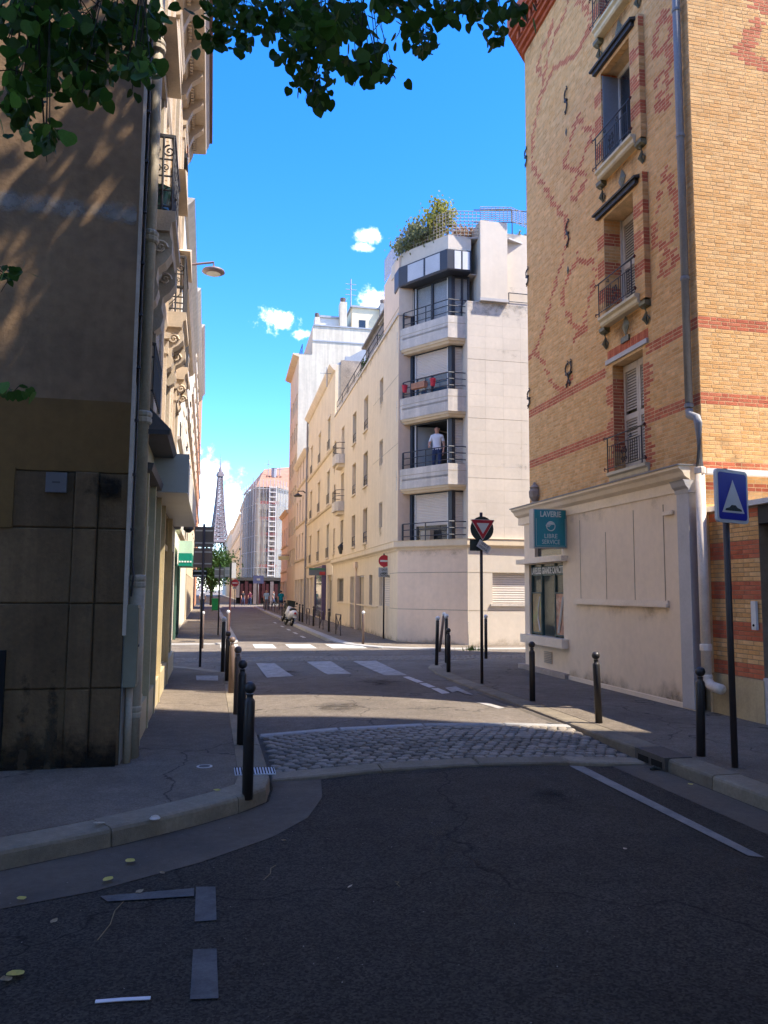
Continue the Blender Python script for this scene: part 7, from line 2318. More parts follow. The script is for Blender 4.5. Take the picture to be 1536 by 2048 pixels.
def motorbike(label, p, rz):
    t = thing('motorbike', label, 'motorbike', p)
    t.rotation_euler = (0, R(8), rz)
    wheel(t, -.7, .31, .15); wheel(t, .72, .31, .13)
    b = MB(); b.tube([(0, .72, .31), (0, .5, .95)], .05, 6); part(b, 'fork', m_chr, t, True)
    b = MB(); b.tube([(0, -.1, .82), (0, .2, .9), (0, .42, .86)], [.1, .17, .1], 8); part(b, 'tank', m_sgk, t, True, True)
    b = MB(); b.tube([(0, -.9, .86), (0, -.5, .82), (0, -.1, .8)], [.07, .14, .12], 8); part(b, 'seat', m_sgk, t, True, True)
    b = MB(); b.box(-.16, -.15, .3, .16, .3, .7); part(b, 'engine', m_iron, t, True)
    b = MB(); b.tube([(-.38, .35, 1.1), (0, .48, 1.05), (.38, .35, 1.1)], .022, 6); part(b, 'handlebar', m_sgk, t, True)
    b = MB(); b.disc((0, .6, .95), (0, 1, 0), .1, .06, 12); part(b, 'headlight', m_chr, t, True)
    b = MB(); b.box(-.22, -1.0, .9, .22, -.6, 1.25); part(b, 'top_case', m_sgk, t, True)
    b = MB(); b.tube([(.15, -.7, .3), (.15, .1, .28)], .05, 7); part(b, 'exhaust', m_chr, t, True)
    return t
motorbike('dark motorbike with a top case parked behind the white scooter', (ps.x + .35, ps.y + 5.2, 0), R(6))
# ---- parked cars far down the street
def car(label, p, rz, m, L_=4.1, h=1.45):
    t = thing('parked_car', label, 'car', p)
    t.rotation_euler = (0, 0, rz)
    w = .86
    prof = [(-L_ / 2, .35), (-L_ / 2, .75), (-L_ / 2 + .15, .9), (-L_ / 2 + .5, h - .05), (-L_ / 2 + .9, h), (.3, h), (.95, .95), (L_ / 2 - .2, .8), (L_ / 2, .6), (L_ / 2, .3)]
    b = MB(); n = len(prof)
    vs = [(-w, y, z) if z < 1 else (-w * .8, y, z) for y, z in prof] + [(w, y, z) if z < 1 else (w * .8, y, z) for y, z in prof]
    b.add(vs, [tuple(range(n)), tuple(range(n, 2 * n))[::-1]] + [(i, n + i, n + (i + 1) % n, (i + 1) % n) for i in range(n)]); b.f = [f[::-1] for f in b.f]
    part(b, 'body', m, t, True)
    b = MB(); b.quad((-w * .74, -L_ / 2 + .18, .95), (w * .74, -L_ / 2 + .18, .95), (w * .66, -L_ / 2 + .47, h - .08), (-w * .66, -L_ / 2 + .47, h - .08)); b.v = [v + Vector((0, -.03, 0)) for v in b.v]; part(b, 'rear_window', m_glassd, t, True)
    b = MB(); b.quad((w * .74, .9, .98), (-w * .74, .9, .98), (-w * .68, .35, h - .06), (w * .68, .35, h - .06)); b.v = [v + Vector((0, .03, .02)) for v in b.v]; part(b, 'windscreen', m_glassd, t, True)
    for s in (-1, 1):
        b = MB(); q = [(s * w * 1.0, -L_ / 2 + .45, .95), (s * w * 1.0, .75, .95), (s * w * .83, .3, h - .08), (s * w * .83, -L_ / 2 + .65, h - .08)]; b.add(q, [(0, 1, 2, 3)]); part(b, 'side_window', m_glassd, t, True)
        b = MB(); b.box(s * w * .9 - .1, -L_ / 2 - .02, .62, s * w * .9 + .02 * s, -L_ / 2 + .05, .8); part(b, 'tail_light', m_sgr, t, True)
        for y in (-L_ / 2 + .75, L_ / 2 - .75):
            b = MB(); b.disc((s * (w - .12), y, .31), (s, 0, 0), .31, .14, 14); wh = part(b, 'wheel', m_tyre, t, True)
            b = MB(); b.disc((s * (w + .02), y, .31), (s, 0, 0), .18, .01, 12); part(b, 'rim', m_chr, wh, True)
    return t
# blue square parking sign by the cafe
p = (PY(516, 1190, 92).x, 92)
t = thing('blue_sign', 'small blue square sign on a grey post before the wrapped house', 'road sign', (p[0], p[1], 0))
post(t, p, PY(516, 1150, 92).z - ZS, m_sgy, .05)
b = MB(); b.box(p[0] - .6, 91.9, PY(516, 1167, 92).z, p[0] + .6, 91.95, PY(516, 1151, 92).z); part(b, 'plate', mat('dull blue', (.05, .06, .13), .6, .1), t)
b = MB(); b.box(p[0] - .2, 91.88, PY(516, 1161, 92).z, p[0] + .2, 91.9, PY(516, 1157, 92).z); part(b, 'symbol', m_sgy, t)
# ---- litter in the foreground
def leaf_mesh(name, L_, W_, curl, m, seed):
    r2 = random.Random(seed)
    pts = [(0, 0), (.12, .22), (.35, .48), (.6, .46), (.82, .26), (1, 0)]
    vs, fs = [], []
    for i, (u, w) in enumerate(pts):
        z = curl * (u - .4) ** 2
        vs += [(u * L_ - L_ / 2, -w * W_, z + curl * w * .5 + r2.uniform(0, .1) * curl), (u * L_ - L_ / 2, 0, z), (u * L_ - L_ / 2, w * W_, z + curl * w * .4)]
    for i in range(len(pts) - 1):
        for j in range(2): fs.append((i * 3 + j, i * 3 + j + 1, (i + 1) * 3 + j + 1, (i + 1) * 3 + j))
    me = bpy.data.meshes.new(name); me.from_pydata(vs, [], fs); me.materials.append(m); me.update(); return me
m_yleaf = mat('yellow leaf', (.55, .47, .12), .7, .2, 20, 0, trans=.3)
m_bleaf = mat('brown leaf', (.33, .25, .15), .8, .25, 20, 0, trans=.2)
m_tleaf = mat('pale tan leaf', (.55, .45, .33), .8, .25, 20, 0, trans=.2)
lm = [(m_yleaf, leaf_mesh('fallen_leaf', .075, .07, .03, m_yleaf, 1)), (m_bleaf, leaf_mesh('fallen_leaf', .06, .05, .035, m_bleaf, 2)), (m_tleaf, leaf_mesh('fallen_leaf', .11, .045, .05, m_tleaf, 3))]
FLV = [(30, 1952, 0, .004, 1.25, 'bright yellow fallen leaf at the left edge on the road'), (12, 1963, 1, .004, 1.1, 'tan fallen leaf touching the yellow one at the left edge'), (43, 1799, 0, .01, .8, 'small yellow leaf in the gutter at the left edge'),
       (216, 1761, 0, .012, 1, 'yellow leaf lying in the gutter below the kerb joint'), (260, 1724, 0, .012, 1, 'pale yellow leaf in the gutter close to the kerb face'), (198, 1650, 2, ZS, 1, 'curled tan leaf on the kerb stone'),
       (279, 1786, 1, .004, .9, 'small tan leaf on the road by the faded bar'), (434, 1582, 0, ZS, .85, 'yellow leaf on the pavement near the grate'), (568, 1683, 1, .004, .8, 'small tan leaf on the road off the gutter edge'),
       (1381, 1570, 0, .012, .8, 'yellow leaf in the gutter under the right kerb'), (324, 1748, 1, .004, .7, 'tiny brown leaf on the edge of the left gutter'), (108, 1845, 1, .004, .8, 'brown leaf between the yellow leaf and the faded bar'),
       (1250, 1716, 2, .004, .5, 'pale scrap of leaf on the open road to the right'), (700, 1775, 2, .004, .4, 'thin straw-like leaf on the open road')]
for i, (x, y, k, z, s, lab) in enumerate(FLV):
    p = PZ(x, y, z + .004)
    o = bpy.data.objects.new('fallen_leaf', lm[k][1])
    o.location = (p.x, p.y, z + .008 + (crown(p.x, p.y) if z < .05 else 0)); o.rotation_euler = (rnd.uniform(-.15, .15), rnd.uniform(-.15, .15), rnd.uniform(0, 6)); o.scale = (s, s, s)
    COL.objects.link(o); tag(o, lab, 'leaf', 'fallen leaves')
a, c = PZ(191, 2001, .015), PZ(301, 1994, .015)
b = MB(); b.tube([a, a.lerp(c, .5) + Vector((0, 0, .003)), c], [.011, .011, .011], 6); b.v = [Vector((v.x, v.y, .004 + (v.z - .004) * .6)) for v in b.v]
tag(part(b, 'paper_stick', mat('white plastic', (.62, .62, .68), .5, .05)), 'white plastic stick lying on the asphalt at the bottom left', 'stick')
for x0, y0, x1, y1, lab in ((195, 1880, 247, 1803, 'bent thin twig beside the faded bar'), (527, 1760, 552, 1730, 'short forked twig on the road off the gutter'), (790, 1765, 800, 1775, 'tiny twig in the middle of the road')):
    a, c = PZ(x0, y0, .006), PZ(x1, y1, .006)
    b = MB(); a.z += crown(a.x, a.y); c.z += crown(c.x, c.y); b.tube([a, a.lerp(c, .35) + Vector((.015, 0, .006)), a.lerp(c, .7) + Vector((-.01, .01, .004)), c], .0028, 4)
    tag(part(b, 'twig', mat('dry twig', (.22, .17, .09), .8, .2)), lab, 'twig', 'twigs on the road')
p = PZ(310, 1638, ZS)
t = thing('coffee_lid', 'crushed pale cup lid on the kerb stone', 'lid', (p.x, p.y, ZS))
b = MB(); b.lathe([(.035, 0), (.04, .006), (.03, .016), (.028, .02)], 14); part(b, 'rim', mat('lid white', (.50, .45, .40), .6, .1), t, True)
b = MB(); b.lathe([(.026, .02), (.02, .024)], 12); part(b, 'dome', m_tleaf, t, True)
p = PZ(1310, 1542, 0)
b = MB(); b.tube([(p.x - .05, p.y, .02), (p.x, p.y + .02, .03), (p.x + .06, p.y - .01, .02)], [.012, .022, .01], 6)
tag(part(b, 'crushed_can', m_sgk), 'small dark crushed can in the gutter by the drain', 'can')
b = MB()
for i in range(420):
    x, y = rnd.uniform(-2.5, 4.2), rnd.uniform(2.2, 7.5)
    s = rnd.uniform(.002, .006); a = rnd.uniform(0, 6)
    dx, dy = s * math.cos(a), s * math.sin(a)
    cz_ = crown(x, y); b.add([(x - dx, y - dy, .005 + cz_), (x + dy * .6, y - dx * .6, .005 + cz_), (x + dx, y + dy, .007 + cz_), (x - dy * .6, y + dx * .6, .006 + cz_)], [(0, 1, 2, 3)])
tag(part(b, 'road_grit', mat('grit', (.30, .28, .24), .9, .4)), kind='stuff')
# weeds at the sunny kerb behind the give-way post
p = gpx(945, 1301)
b = MB()
for i in range(70):
    a = rnd.uniform(0, 6.28); r = rnd.uniform(0, .3); h = rnd.uniform(.05, .18)
    x, y = p[0] + r * math.cos(a) * 1.3, p[1] + r * math.sin(a) * .6
    d = rnd.uniform(-.06, .06)
    b.add([(x - .012, y, ZS), (x + .012, y, ZS), (x + d, y + d, ZS + h)], [(0, 1, 2)])
tag(part(b, 'weeds', m_weed), 'low weeds growing on the sunny kerb behind the give-way post', 'weeds', kind='stuff')
# ================================================================== foliage
def leafmat(name, col, tr=.35, rand=.25):
    return mat(name, col, .55, .15, 6, 0, rand=rand, trans=tr, spec=.25)
m_leaf = leafmat('linden leaf', (.06, .145, .02), .5, .5)
m_leafc = leafmat('canopy leaf', (.04, .09, .02), .35)
m_bark = mat('bark', (.05, .04, .03), .9, .3, 8, .6, 40)
def heart(L_):
    """linden leaf: heart shaped, folded on the midrib, drooping tip; stalk end at the origin, hanging along -z"""
    pr = [(0, .0), (.05, .22), (.03, .36), (-.14, .50), (-.40, .53), (-.64, .42), (-.84, .22), (-1.0, .02)]
    vs, fs = [], []
    for z, w in pr:
        y = .10 * z * z
        vs += [(-w * L_, y * L_ + .10 * w * L_, z * L_), (0, y * L_, (z if z < 0 else 0) * L_), (w * L_, y * L_ + .10 * w * L_, z * L_)]
    for i in range(len(pr) - 1):
        for j in range(2): fs.append((i * 3 + j, i * 3 + j + 1, (i + 1) * 3 + j + 1, (i + 1) * 3 + j))
    return vs, fs
HV, HF = heart(1.0)
def leaf_M(p, L_, r_):
    M = Matrix.Translation(p) @ Matrix.Rotation(r_.uniform(0, 6.28), 4, 'Z') @ Matrix.Rotation(r_.gauss(.35, .45), 4, 'X') @ Matrix.Rotation(r_.gauss(0, .35), 4, 'Y')
    return M @ Matrix.Diagonal((L_, L_, L_, 1))
lt = thing('linden_tree', 'linden tree whose leafy branches hang into the top of the picture', 'tree', (3.2, -3.0, ZS))
b = MB()
b.tube([(3.2, -3.0, 0), (3.15, -2.9, 1.5), (3.1, -2.7, 3.5), (2.8, -2.3, 5.5), (2.6, -1.8, 8), (2.5, -1.2, 11)], [.24, .19, .17, .15, .11, .06], 10)
trunk = part(b, 'trunk', m_bark, lt, smooth=True)
r3 = random.Random(11)
# hanging sprays seen at the top edge of the photo: (pixel x, pixel y of the centre, spread x, spread y in pixels, leaves)
SPR = [(60, 40, 80, 60, 46), (150, 90, 70, 70, 44), (230, 60, 60, 60, 40), (60, 170, 55, 70, 30), (190, 170, 50, 40, 22), (275, 130, 38, 40, 16), (90, 285, 34, 34, 14), (30, 230, 30, 50, 14), (300, 50, 24, 40, 14),
       (440, 30, 40, 34, 22), (490, 60, 40, 40, 24), (560, 40, 60, 44, 46), (620, 100, 50, 50, 40), (650, 60, 60, 50, 38), (620, 175, 36, 32, 20), (640, 205, 16, 12, 5), (700, 60, 36, 44, 18), (720, 140, 30, 24, 14), (760, 155, 26, 22, 9), (745, 105, 22, 18, 6),
       (790, 15, 40, 24, 16), (830, 60, 34, 44, 22), (850, 105, 20, 18, 7), (880, 30, 34, 26, 14), (940, 20, 44, 26, 18), (985, 45, 30, 36, 14), (1000, 85, 12, 14, 4), (1030, 30, 26, 18, 7), (20, 555, 26, 14, 5), (40, 790, 40, 10, 4),
       (430, 95, 26, 24, 10), (490, 100, 16, 18, 5)]
leaves = []
twigs = MB()
limbs = MB()
hub = Vector((2.2, -1.0, 7.2))
ends = []
for (cx, cy, sx, sy, n) in SPR:
    d = r3.uniform(3.7, 6.2)
    if cx < 320: d = r3.uniform(3.4, 4.6)
    c = CAMP + pixdir(cx, cy) * d
    top = CAMP + pixdir(cx + r3.uniform(-20, 20), min(cy - sy - 60, -60)) * (d + .1) + Vector((0, 0, .3))
    if cy > 500: top = CAMP + pixdir(-120, cy - 60) * (d + .2)
    ends.append(top)
    if cx % 3 != 1: twigs.tube([top, top.lerp(c, .5) + Vector((r3.uniform(-.05, .05), 0, .04)), c, c + Vector((r3.uniform(-.04, .04), 0, -.08))], [.006, .005, .003, .0015], 5)
    for i in range(int(n * 3.2)):
        px_, py_ = cx + r3.gauss(0, .6) * sx, cy + r3.gauss(0, .52) * sy
        p = CAMP + pixdir(px_, py_ - 12) * (d + r3.uniform(-.35, .35))
        L_ = r3.uniform(.034, .068)
        leaves.append((p, L_))
        q = c.lerp(top, r3.uniform(0, .6))
        if i % 9 == 0: twigs.tube([q, q.lerp(p, .5) + Vector((0, 0, .02)), p], .0025, 3)
# limbs from the crown to the sprays
groups_ = {}
for e in ends: groups_.setdefault((round(e.x / 1.3), round(e.y / 1.5)), []).append(e)
for k, es in groups_.items():
    m_ = sum(es, Vector()) / len(es) + Vector((0, -.4, .5))
    limbs.tube([hub, hub.lerp(m_, .5) + Vector((0, 0, .5)), m_], [.07, .05, .02], 6)
    for e in es: limbs.tube([m_, m_.lerp(e, .5) + Vector((0, 0, .08)), e], [.018, .013, .009], 5)
part(limbs, 'limb', m_bark, lt, smooth=True)
part(twigs, 'twigs', mat('green twig', (.018, .02, .01), .8, .2), lt, kind='stuff')
leaves.sort(key=lambda q: (q[0] - CAMP).length / q[1])
def infr(p):
    x, y, z = pix(p); return z > 0 and -10 < x < 1546 and -20 < y < 2050
vis = [q for q in leaves if infr(q[0])]
single = vis[:285]
sid = {id(q) for q in single}
leaf_me = []
for k in range(4):
    b = MB(); v2 = [(x, y + .12 * math.sin(3 * x + k) * (abs(x)), z) for x, y, z in HV]; b.add(v2, HF); me = b.mesh('leaf', True); me.materials.append(m_leaf); leaf_me.append(me)
for p, L_ in single:
    o = bpy.data.objects.new('leaf', r3.choice(leaf_me)); o.matrix_basis = leaf_M(p, L_, r3); link(o, lt)
rest = MB()
def add_leaf(mb, p, L_, r_, V=HV, Fc=HF):
    mb.M = leaf_M(p, L_, r_); mb.add(V, Fc)
for q in leaves:
    if id(q) not in sid: add_leaf(rest, q[0], q[1], r3)
part(rest, 'leaves', m_leaf, lt, kind='stuff')
# the crown above the camera, out of the picture, that shades the gable and the road
CV = [(-.45, 0, -.3), (0, .1, 0), (.45, 0, -.3), (.3, 0, -.8), (0, -.1, -1), (-.3, 0, -.8)]
CF = [(0, 1, 5), (1, 4, 5), (1, 3, 4), (1, 2, 3)]
crown_mb = MB()
def crown_fill(n, c, rad, clumps, L0, L1):
    cl = []
    while len(cl) < clumps:
        v = Vector((r3.uniform(-1, 1), r3.uniform(-1, 1), r3.uniform(-1, 1)))
        if v.length < 1: cl.append(Vector((c[0] + v.x * rad[0], c[1] + v.y * rad[1], c[2] + v.z * rad[2])))
    for i in range(n):
        o = r3.choice(cl); p = o + Vector((r3.gauss(0, .45), r3.gauss(0, .45), r3.gauss(0, .35)))
        x, y, z = pix(p)
        if z > 0 and -200 < x < 1750 and y > -90: continue
        add_leaf(crown_mb, p, r3.uniform(L0, L1), r3, CV, CF)
crown_fill(14000, (2.0, -.4, 9.6), (5.2, 5.0, 3.0), 170, .11, .19)
crown_fill(4200, (2.0, 5.0, 12.6), (3.8, 2.4, 3.0), 36, .11, .19)
part(crown_mb, 'crown', m_leafc, lt, kind='stuff')
b = MB()
for k in range(9):
    e = Vector((2.2 + 3 * math.cos(k * .7), -.4 + 3 * math.sin(k * .7), 10.5 + (k % 3)))
    b.tube([(2.55, -1.6, 8.5), Vector((2.5, -1.2, 9)).lerp(e, .5) + Vector((0, 0, .6)), e], [.09, .06, .02], 6)
b.tube([(2.5, -1.2, 10.5), (2.6, 1.5, 12.2), (2.6, 4.0, 13.2), (2.7, 5.6, 13.8)], [.09, .07, .05, .02], 6)
part(b, 'branch', m_bark, lt, smooth=True)
# second tree of the row, behind and to the left, out of the picture
def bush(name, label, cat, c, rad, n, m, L0, L1, seed, clumps=26, sig=.25, group=None):
    r_ = random.Random(seed)
    t = thing(name, label, cat, (c[0], c[1], c[2] - rad[2]), group)
    b = MB()
    cl = []
    while len(cl) < clumps:
        v = Vector((r_.uniform(-1, 1), r_.uniform(-1, 1), r_.uniform(-1, 1)))
        if v.length < 1: cl.append(Vector((c[0] + v.x * rad[0], c[1] + v.y * rad[1], c[2] + v.z * rad[2])))
    for i in range(n):
        p = r_.choice(cl) + Vector((r_.gauss(0, sig * rad[0]), r_.gauss(0, sig * rad[1]), r_.gauss(0, sig * rad[2])))
        add_leaf(b, p, r_.uniform(L0, L1), r_, CV, CF)
    part(b, 'crown', m, t, kind='stuff')
    b = MB()
    for q in cl[:7]: b.tube([(c[0], c[1], c[2] - rad[2] * 1.25), Vector((c[0], c[1], c[2] - rad[2] * .4)).lerp(q, .5), q], [.05 * rad[0], .03 * rad[0], .01 * rad[0]], 5)
    part(b, 'stem', m_bark, t)
    return t
m_tgreen = leafmat('street tree leaf', (.035, .085, .015), .3)
m_olive = leafmat('olive leaf', (.22, .23, .10), .4)
m_bamb = leafmat('yellow green leaf', (.36, .34, .07), .45)
m_dry = leafmat('dry leaf', (.25, .15, .09), .3)
m_plant = leafmat('terrace leaf', (.09, .16, .04), .4)
q = PY(424, 1150, 96)
t = bush('street_tree', 'dark green street tree at the far end of the left row', 'tree', (q.x, 96, 4.4), (2.2, 2.2, 2.4), 5200, m_tgreen, .14, .28, 5, 55)
b = MB(); b.tube([(q.x, 96, 0), (q.x, 96, 3)], [.2, .14], 7); part(b, 'trunk', m_bark, t)
zt0_ = zt0
bush('terrace_shrub', 'tall yellow green bamboo rising behind the roof trellis', 'shrub', (7.35, 25.1, zt0_ + .95), (.5, .45, .7), 1300, m_bamb, .06, .13, 21)
bush('terrace_shrub', 'grey olive bush hanging over the left end of the roof trellis', 'shrub', (6.6, 26.0, zt0_ + .55), (.5, .8, .55), 1900, m_olive, .05, .11, 22)
bush('terrace_shrub', 'olive bush between the bamboo and the dry brown plants', 'shrub', (7.1, 25.4, zt0_ + .45), (.6, .7, .4), 1300, m_olive, .05, .11, 23)
bush('terrace_shrub', 'dry brown plants behind the middle of the roof trellis', 'shrub', (8.2, 24.9, zt0_ + .35), (.6, .4, .35), 1000, m_dry, .05, .10, 24)
bush('terrace_shrub', 'low olive plants at the end of the roof trellis by the brick wall', 'shrub', (10.9, 25.0, zt0_ + .4), (1.0, .5, .4), 900, m_olive, .05, .1, 25)
g_ = FL @ Vector((3.6, -.5, ztop + .45))
bush('terrace_shrub', 'green terrace plants on the roof edge above the long cream face', 'shrub', g_, (.3, 1.0, .35), 700, m_plant, .06, .12, 26)
g_ = FL @ Vector((8.5, -.35, ztop + .4))
bush('terrace_shrub', 'small green plants trailing over the roof rail near the limestone house', 'shrub', g_, (.25, .9, .4), 700, m_plant, .06, .12, 27)
g_ = FL @ Vector((2.2, -3.0, ztop + 2.9))
bush('terrace_shrub', 'pale green shrub on the set-back roof next to the bays', 'shrub', g_, (.8, .8, .5), 700, m_bamb, .06, .14, 28)
# ================================================================== people
def skin(name, pts, edges, root, sub=2):
    me = bpy.data.meshes.new(name)
    me.from_pydata([p[0] for p in pts], edges, [])
    o = bpy.data.objects.new(name, me); COL.objects.link(o)
    md = o.modifiers.new('s', 'SKIN')
    for v, p in zip(me.skin_vertices[0].data, pts):
        r = p[1]; v.radius = (r, r) if not isinstance(r, tuple) else r
    me.skin_vertices[0].data[root].use_root = True
    md.use_smooth_shade = True
    s = o.modifiers.new('u', 'SUBSURF'); s.levels = sub; s.render_levels = sub
    dg = bpy.context.evaluated_depsgraph_get()
    m2 = bpy.data.meshes.new_from_object(o.evaluated_get(dg))
    bpy.data.objects.remove(o)
    m2.polygons.foreach_set('use_smooth', [True] * len(m2.polygons))
    return m2
m_skin = mat('skin', (.50, .27, .19), .6, .05, 5, 0)
m_hair = mat('hair', (.03, .02, .015), .7, .1)
def person(label, loc_, rz, shirt, trousers, arms='down', stride=0.0, h=1.76, hair=None, shoes=None, lean=0):
    k = h / 1.76
    t = thing('person', label, 'person', loc_)
    t.rotation_euler = (0, 0, rz)
    P = []; E = []
    def v(n, x, y, z, r):
        P.append(((x * k, y * k, z * k), r * k if not isinstance(r, tuple) else (r[0] * k, r[1] * k))); IDX[n] = len(P) - 1
    IDX = {}
    v('pel', 0, 0, .95, (.165, .115)); v('wai', 0, 0, 1.10, (.15, .105)); v('che', 0, .0, 1.30, (.175, .12)); v('shb', 0, 0, 1.43, (.13, .09)); v('nek', 0, .005, 1.51, .058); v('hd0', 0, -.01, 1.58, .072); v('hd1', 0, -.015, 1.665, (.085, .098)); v('hd2', 0, .0, 1.735, (.06, .07))
    for s, q in ((-1, 'l'), (1, 'r')):
        f = stride * s
        v('hip' + q, s * .095, 0, .90, .098); v('kne' + q, s * .105, -.05 - f * .5, .50, .066); v('ank' + q, s * .105, .02 - f, .09, .042); v('toe' + q, s * .115, -.12 - f, .045, (.045, .035))
        v('sho' + q, s * .175, 0, 1.42, .066)
        if arms == 'rail' and s < 0:
            v('elb' + q, s * .26, -.04, 1.16, .047); v('wri' + q, s * .20, -.22, 1.03, .033); v('han' + q, s * .19, -.30, 1.02, (.04, .022))
        else:
            v('elb' + q, s * .235, .03 + f * .3, 1.15, .047); v('wri' + q, s * .235, -.04 + f * .6, .92, .033); v('han' + q, s * .225, -.06 + f * .65, .83, (.024, .042))
    e = lambda a, c: E.append((IDX[a], IDX[c]))
    for a, c in (('pel', 'wai'), ('wai', 'che'), ('che', 'shb'), ('shb', 'nek'), ('nek', 'hd0'), ('hd0', 'hd1'), ('hd1', 'hd2')): e(a, c)
    for q in 'lr':
        for a, c in (('pel', 'hip' + q), ('hip' + q, 'kne' + q), ('kne' + q, 'ank' + q), ('ank' + q, 'toe' + q), ('shb', 'sho' + q), ('sho' + q, 'elb' + q), ('elb' + q, 'wri' + q), ('wri' + q, 'han' + q)): e(a, c)
    me = skin('body', P, E, 0, 2)
    me.materials.clear()
    for m in (m_skin, shirt, trousers, hair or m_hair, shoes or m_sgk): me.materials.append(m)
    mi = []
    for f in me.polygons:
        c = f.center / k
        ax = abs(c.x)
        if c.z > 1.5:
            mi.append(3 if (c.z > 1.70 or (c.y > .02 and c.z > 1.58)) else 0)
        elif c.z < .075: mi.append(4)
        elif ax > .19 and c.z < 1.24: mi.append(0)
        elif c.z > .96: mi.append(1)
        elif ax > .185: mi.append(0)
        else: mi.append(2)
    me.polygons.foreach_set('material_index', mi)
    o = bpy.data.objects.new('body', me); link(o, t, True)
    # face: nose, ears, eyes; fingers
    b = MB(); b.add([(-.014 * k, -.10 * k, 1.645 * k), (.014 * k, -.10 * k, 1.645 * k), (0, -.128 * k, 1.632 * k), (0, -.098 * k, 1.685 * k)], [(0, 1, 2), (1, 3, 2), (3, 0, 2)]); part(b, 'nose', m_skin, t, True)
    for s in (-1, 1):
        b = MB(); b.tube([(s * .082 * k, .005, 1.63 * k), (s * .093 * k, .01, 1.66 * k), (s * .083 * k, .0, 1.69 * k)], .012 * k, 5); part(b, 'ear', m_skin, t, True)
        b = MB(); b.lathe([(.004 * k, -.008 * k), (.012 * k, 0), (.004 * k, .008 * k)], 8, (s * .033 * k, -.098 * k, 1.675 * k)); part(b, 'eye', m_sgk, t, True)
        hx = P[IDX['hanl' if s < 0 else 'hanr']][0]
        rail = arms == 'rail' and s < 0
        for j, L_ in enumerate((.055, .065, .06, .05)):
            b = MB()
            oy = (-.03 + j * .02) * k
            if rail: b.tube([(hx[0] + oy, hx[1] - .03 * k, hx[2]), (hx[0] + oy, hx[1] - .065 * k, hx[2] - .01 * k), (hx[0] + oy, hx[1] - .07 * k, hx[2] - .05 * k)], .009 * k, 5)
            else: b.tube([(hx[0], hx[1] + oy, hx[2] - .03 * k), (hx[0] - s * .008 * k, hx[1] + oy, hx[2] - (.03 + L_ * .6) * k), (hx[0] - s * .02 * k, hx[1] + oy, hx[2] - (.03 + L_) * k)], .009 * k, 5)
            part(b, 'finger', m_skin, t, True)
        b = MB(); b.tube([(hx[0], hx[1] - .035 * k, hx[2] + .03 * k), (hx[0] - s * .02 * k, hx[1] - .06 * k, hx[2] - .005 * k), (hx[0] - s * .02 * k, hx[1] - .062 * k, hx[2] - .035 * k)], .010 * k, 5); part(b, 'thumb', m_skin, t, True)
    return t
m_wshirt = mat('white cotton', (.68, .68, .72), .9, .05, 5, .1, 30)
m_jean = mat('blue denim', (.035, .055, .12), .9, .12, 8, .1, 60)
# man standing in the open bay
zf = base[1] - .36
hx = PY(874, 900, 25.05).x
ztop_man = PY(874, 853, 25.05).z
person('man in a white T-shirt and jeans standing at the open bay window', (hx, 25.05, zf), R(-28), m_wshirt, m_jean, 'rail', 0, ztop_man - zf)
p = gpx(404, 1223)
person('person in a white top and jeans walking away on the far left pavement', (p[0], p[1], ZS), R(180), m_wshirt, m_jean, 'down', .18, 1.75)
p = (PY(533, 1200, 66).x, 66)
person('person in a pale blue shirt at the far kerb railing', (p[0], p[1], ZS), R(10), mat('pale blue shirt', (.35, .50, .60), .9, .05), mat('grey shorts', (.12, .12, .14), .9, .1), 'down', .1, 1.72)
p = (PY(562, 1200, 63).x, 63)
person('person in a teal top and jeans walking on the far right pavement', (p[0], p[1], ZS), R(170), mat('teal top', (.0, .17, .22), .9, .05), m_jean, 'down', .16, 1.7)

for i, (xp, yy, rz, m, lab) in enumerate(((486, 94, 20, 'dark coat', 'distant person in a dark coat before the red cafe drapes'), (500, 96, 190, 'plum top', 'distant person in a plum top at the cafe corner'), (547, 92, 60, 'grey jacket', 'distant person in a grey jacket under the scaffold'))):
    person(lab, (PY(xp, 1195, yy).x, yy, 0), R(rz), mat(m, ((.02, .02, .025), (.10, .02, .04), (.12, .12, .12))[i], .9, .1), m_jean, 'down', .12, 1.72)
# ================================================================== wear: rain stains, grime, road stains (thin worn layers with their own shapes)
m_rain = fade_mat('rain stain', (.44, .35, .24), .4, 1.3, 1.7)
m_rain2 = fade_mat('grey rain stain', (.30, .28, .25), .42, 1.2, 3.5)
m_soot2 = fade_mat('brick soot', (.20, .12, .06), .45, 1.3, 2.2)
m_grime = fade_mat('wall foot grime', (.36, .28, .19), .4, 1.3, 1.6)
m_oil = fade_mat('road oil', (.022, .020, .018), .5, 1.7, 4.5)
m_dust = fade_mat('road dust', (.10, .088, .07), .45, 1.35, 2.4)
def drip(s, t): return .85 * (t ** 1.2) * math.sin(s * math.pi) ** .5
k = 0
for h in [q for q in range(3)]:
    for xp, hw in ((761, .34), (730, .52), (707, .52), (668, .45)):
        u = loc(FL, xp, 1030)[0]
        zz = (H[0] if xp == 761 else z_floor - .08) + step * h
        fade_patch('rain_stain', m_rain, u - hw - .1, u + hw + .1, zz - 1.0, zz, .004, drip, bb, FL, 6, 8)
fade_patch('rain_stain', m_rain, .2, 9.0, ztop - 1.0, ztop, .004, lambda s, t: .7 * t ** 2, bb, FL, 24, 6)
fade_patch('wall_grime', m_grime, .0, LEN, ZS + .005, .75, .004, lambda s, t: .75 * (1 - t) ** 1.5, bb, FL, 30, 6)
fade_patch('wall_grime', m_grime, .0, chl, ZS + .005, .7, .005, lambda s, t: .75 * (1 - t) ** 1.5, bb, FC, 10, 6)
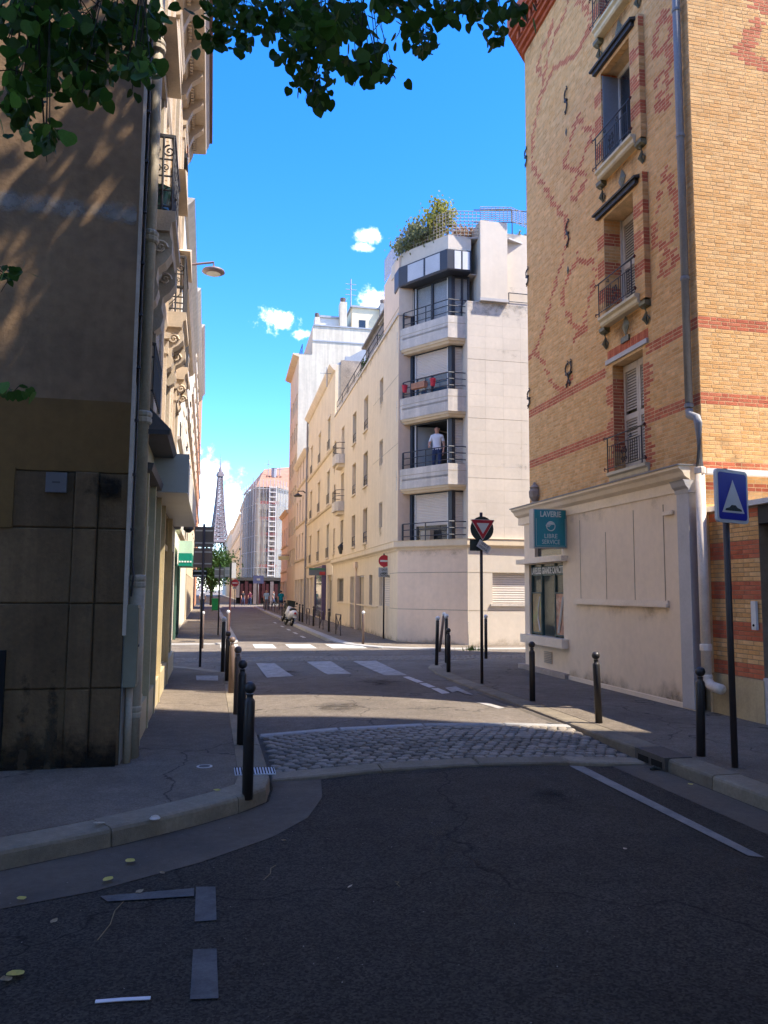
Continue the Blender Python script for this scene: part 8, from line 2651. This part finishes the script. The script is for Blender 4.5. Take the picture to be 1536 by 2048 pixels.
fade_patch('rain_stain', m_rain, .0, chl, zl - 1.5, zl - .33, .005, lambda s, t: .6 * t ** 2, bb, FC, 10, 6)
fade_patch('rain_stain', m_rain2, .0, 4.2, zwt - 1.6, zwt - .02, .004, lambda s, t: .75 * t ** 1.5, bb, FW, 20, 8)
fade_patch('wall_grime', m_grime, .0, 4.5, ZS + .005, .8, .005, lambda s, t: .7 * (1 - t) ** 1.5, bb, FW, 14, 6)
for zz in (1.6, 2.3, 5.4, 7.6):
    fade_patch('rain_stain', m_rain2, rnd.uniform(0, 1), rnd.uniform(2.2, 3.8), zl + zz, zl + zz + .9, .0045, lambda s, t: .55 * t * math.sin(s * math.pi), bb, FW, 10, 6)
# laundry panel: grime at the foot, runs below the rail
fade_patch('wall_grime', m_grime, .25, 4.05, ZS + .08, .85, .004, lambda s, t: .8 * (1 - t) ** 1.4, sf, FS, 26, 8)
fade_patch('rain_stain', m_rain, .6, 3.7, .8, 1.59, .004, lambda s, t: .6 * t ** 1.5, sf, FS, 26, 8)
fade_patch('rain_stain', m_rain, .3, 4.0, 2.5, 3.33, .007, lambda s, t: .6 * t ** 1.6, sf, FS, 26, 8)
# brick: soot below the sills and under the cornice
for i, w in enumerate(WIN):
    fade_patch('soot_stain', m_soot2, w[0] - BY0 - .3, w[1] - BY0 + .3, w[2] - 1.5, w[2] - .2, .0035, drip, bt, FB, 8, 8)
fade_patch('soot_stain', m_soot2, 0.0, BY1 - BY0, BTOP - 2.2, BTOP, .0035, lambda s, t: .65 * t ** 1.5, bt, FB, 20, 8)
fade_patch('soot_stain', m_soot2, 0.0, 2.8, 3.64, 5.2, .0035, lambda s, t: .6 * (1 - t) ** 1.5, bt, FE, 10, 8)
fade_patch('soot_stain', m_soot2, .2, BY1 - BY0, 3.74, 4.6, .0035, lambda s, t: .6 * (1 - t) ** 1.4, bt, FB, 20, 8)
# ground layers
FGd = Matrix(((1, 0, 0, 0), (0, 0, 1, 0), (0, 1, 0, 0), (0, 0, 0, 1)))
def blob(s, t): return .95 * max(0, math.sin(s * math.pi)) * max(0, math.sin(t * math.pi))
def ground_layer(name, m, x0, x1, y0, y1, z, f=blob, nu=12, nz_=12):
    o = fade_patch(name, m, x0, x1, y0, y1, z, f, None, FGd, nu, nz_)
    for v in o.data.vertices: v.co.z += crown(v.co.x, v.co.y)
    return tag(o, kind='stuff')
for x0, x1, y0, y1 in ((2.6, 3.3, 5.8, 7.2), (-1.6, -.2, 2.4, 4.2)):
    ground_layer('oil_stain', m_oil, x0, x1, y0, y1, .0055)
for x0, x1 in ((1.35, 2.0), (3.0, 3.65)):
    ground_layer('tyre_dust', m_dust, x0, x1, -2, 7.75, .0045, lambda s, t: .62 * math.sin(s * math.pi), 6, 30)
ground_layer('gutter_dust', m_dust, 3.75, 4.2, -2, 7.75, .0047, lambda s, t: .6 * s, 6, 30)
for x0, x1, y0, y1 in ((1.2, 2.6, 10.4, 12.4), (2.4, 4.0, 13.4, 15.6), (1.0, 2.2, 15.5, 18.0)):
    ground_layer('oil_stain', fade_mat('crossing stain', (.06, .052, .045), .5, 1.4, 3.5), x0, x1, y0, y1, ZP + .006)
# ================================================================== keep the hierarchy at thing > part > sub-part
for _ in range(3):
    for o in list(bpy.data.objects):
        p = o.parent
        if p is not None and p.parent is not None and p.parent.parent is None and len(o.children):
            W = wmat(o)
            root = p.parent
            o.parent = root
            o.matrix_parent_inverse = wmat(root).inverted()
            o.matrix_basis = W
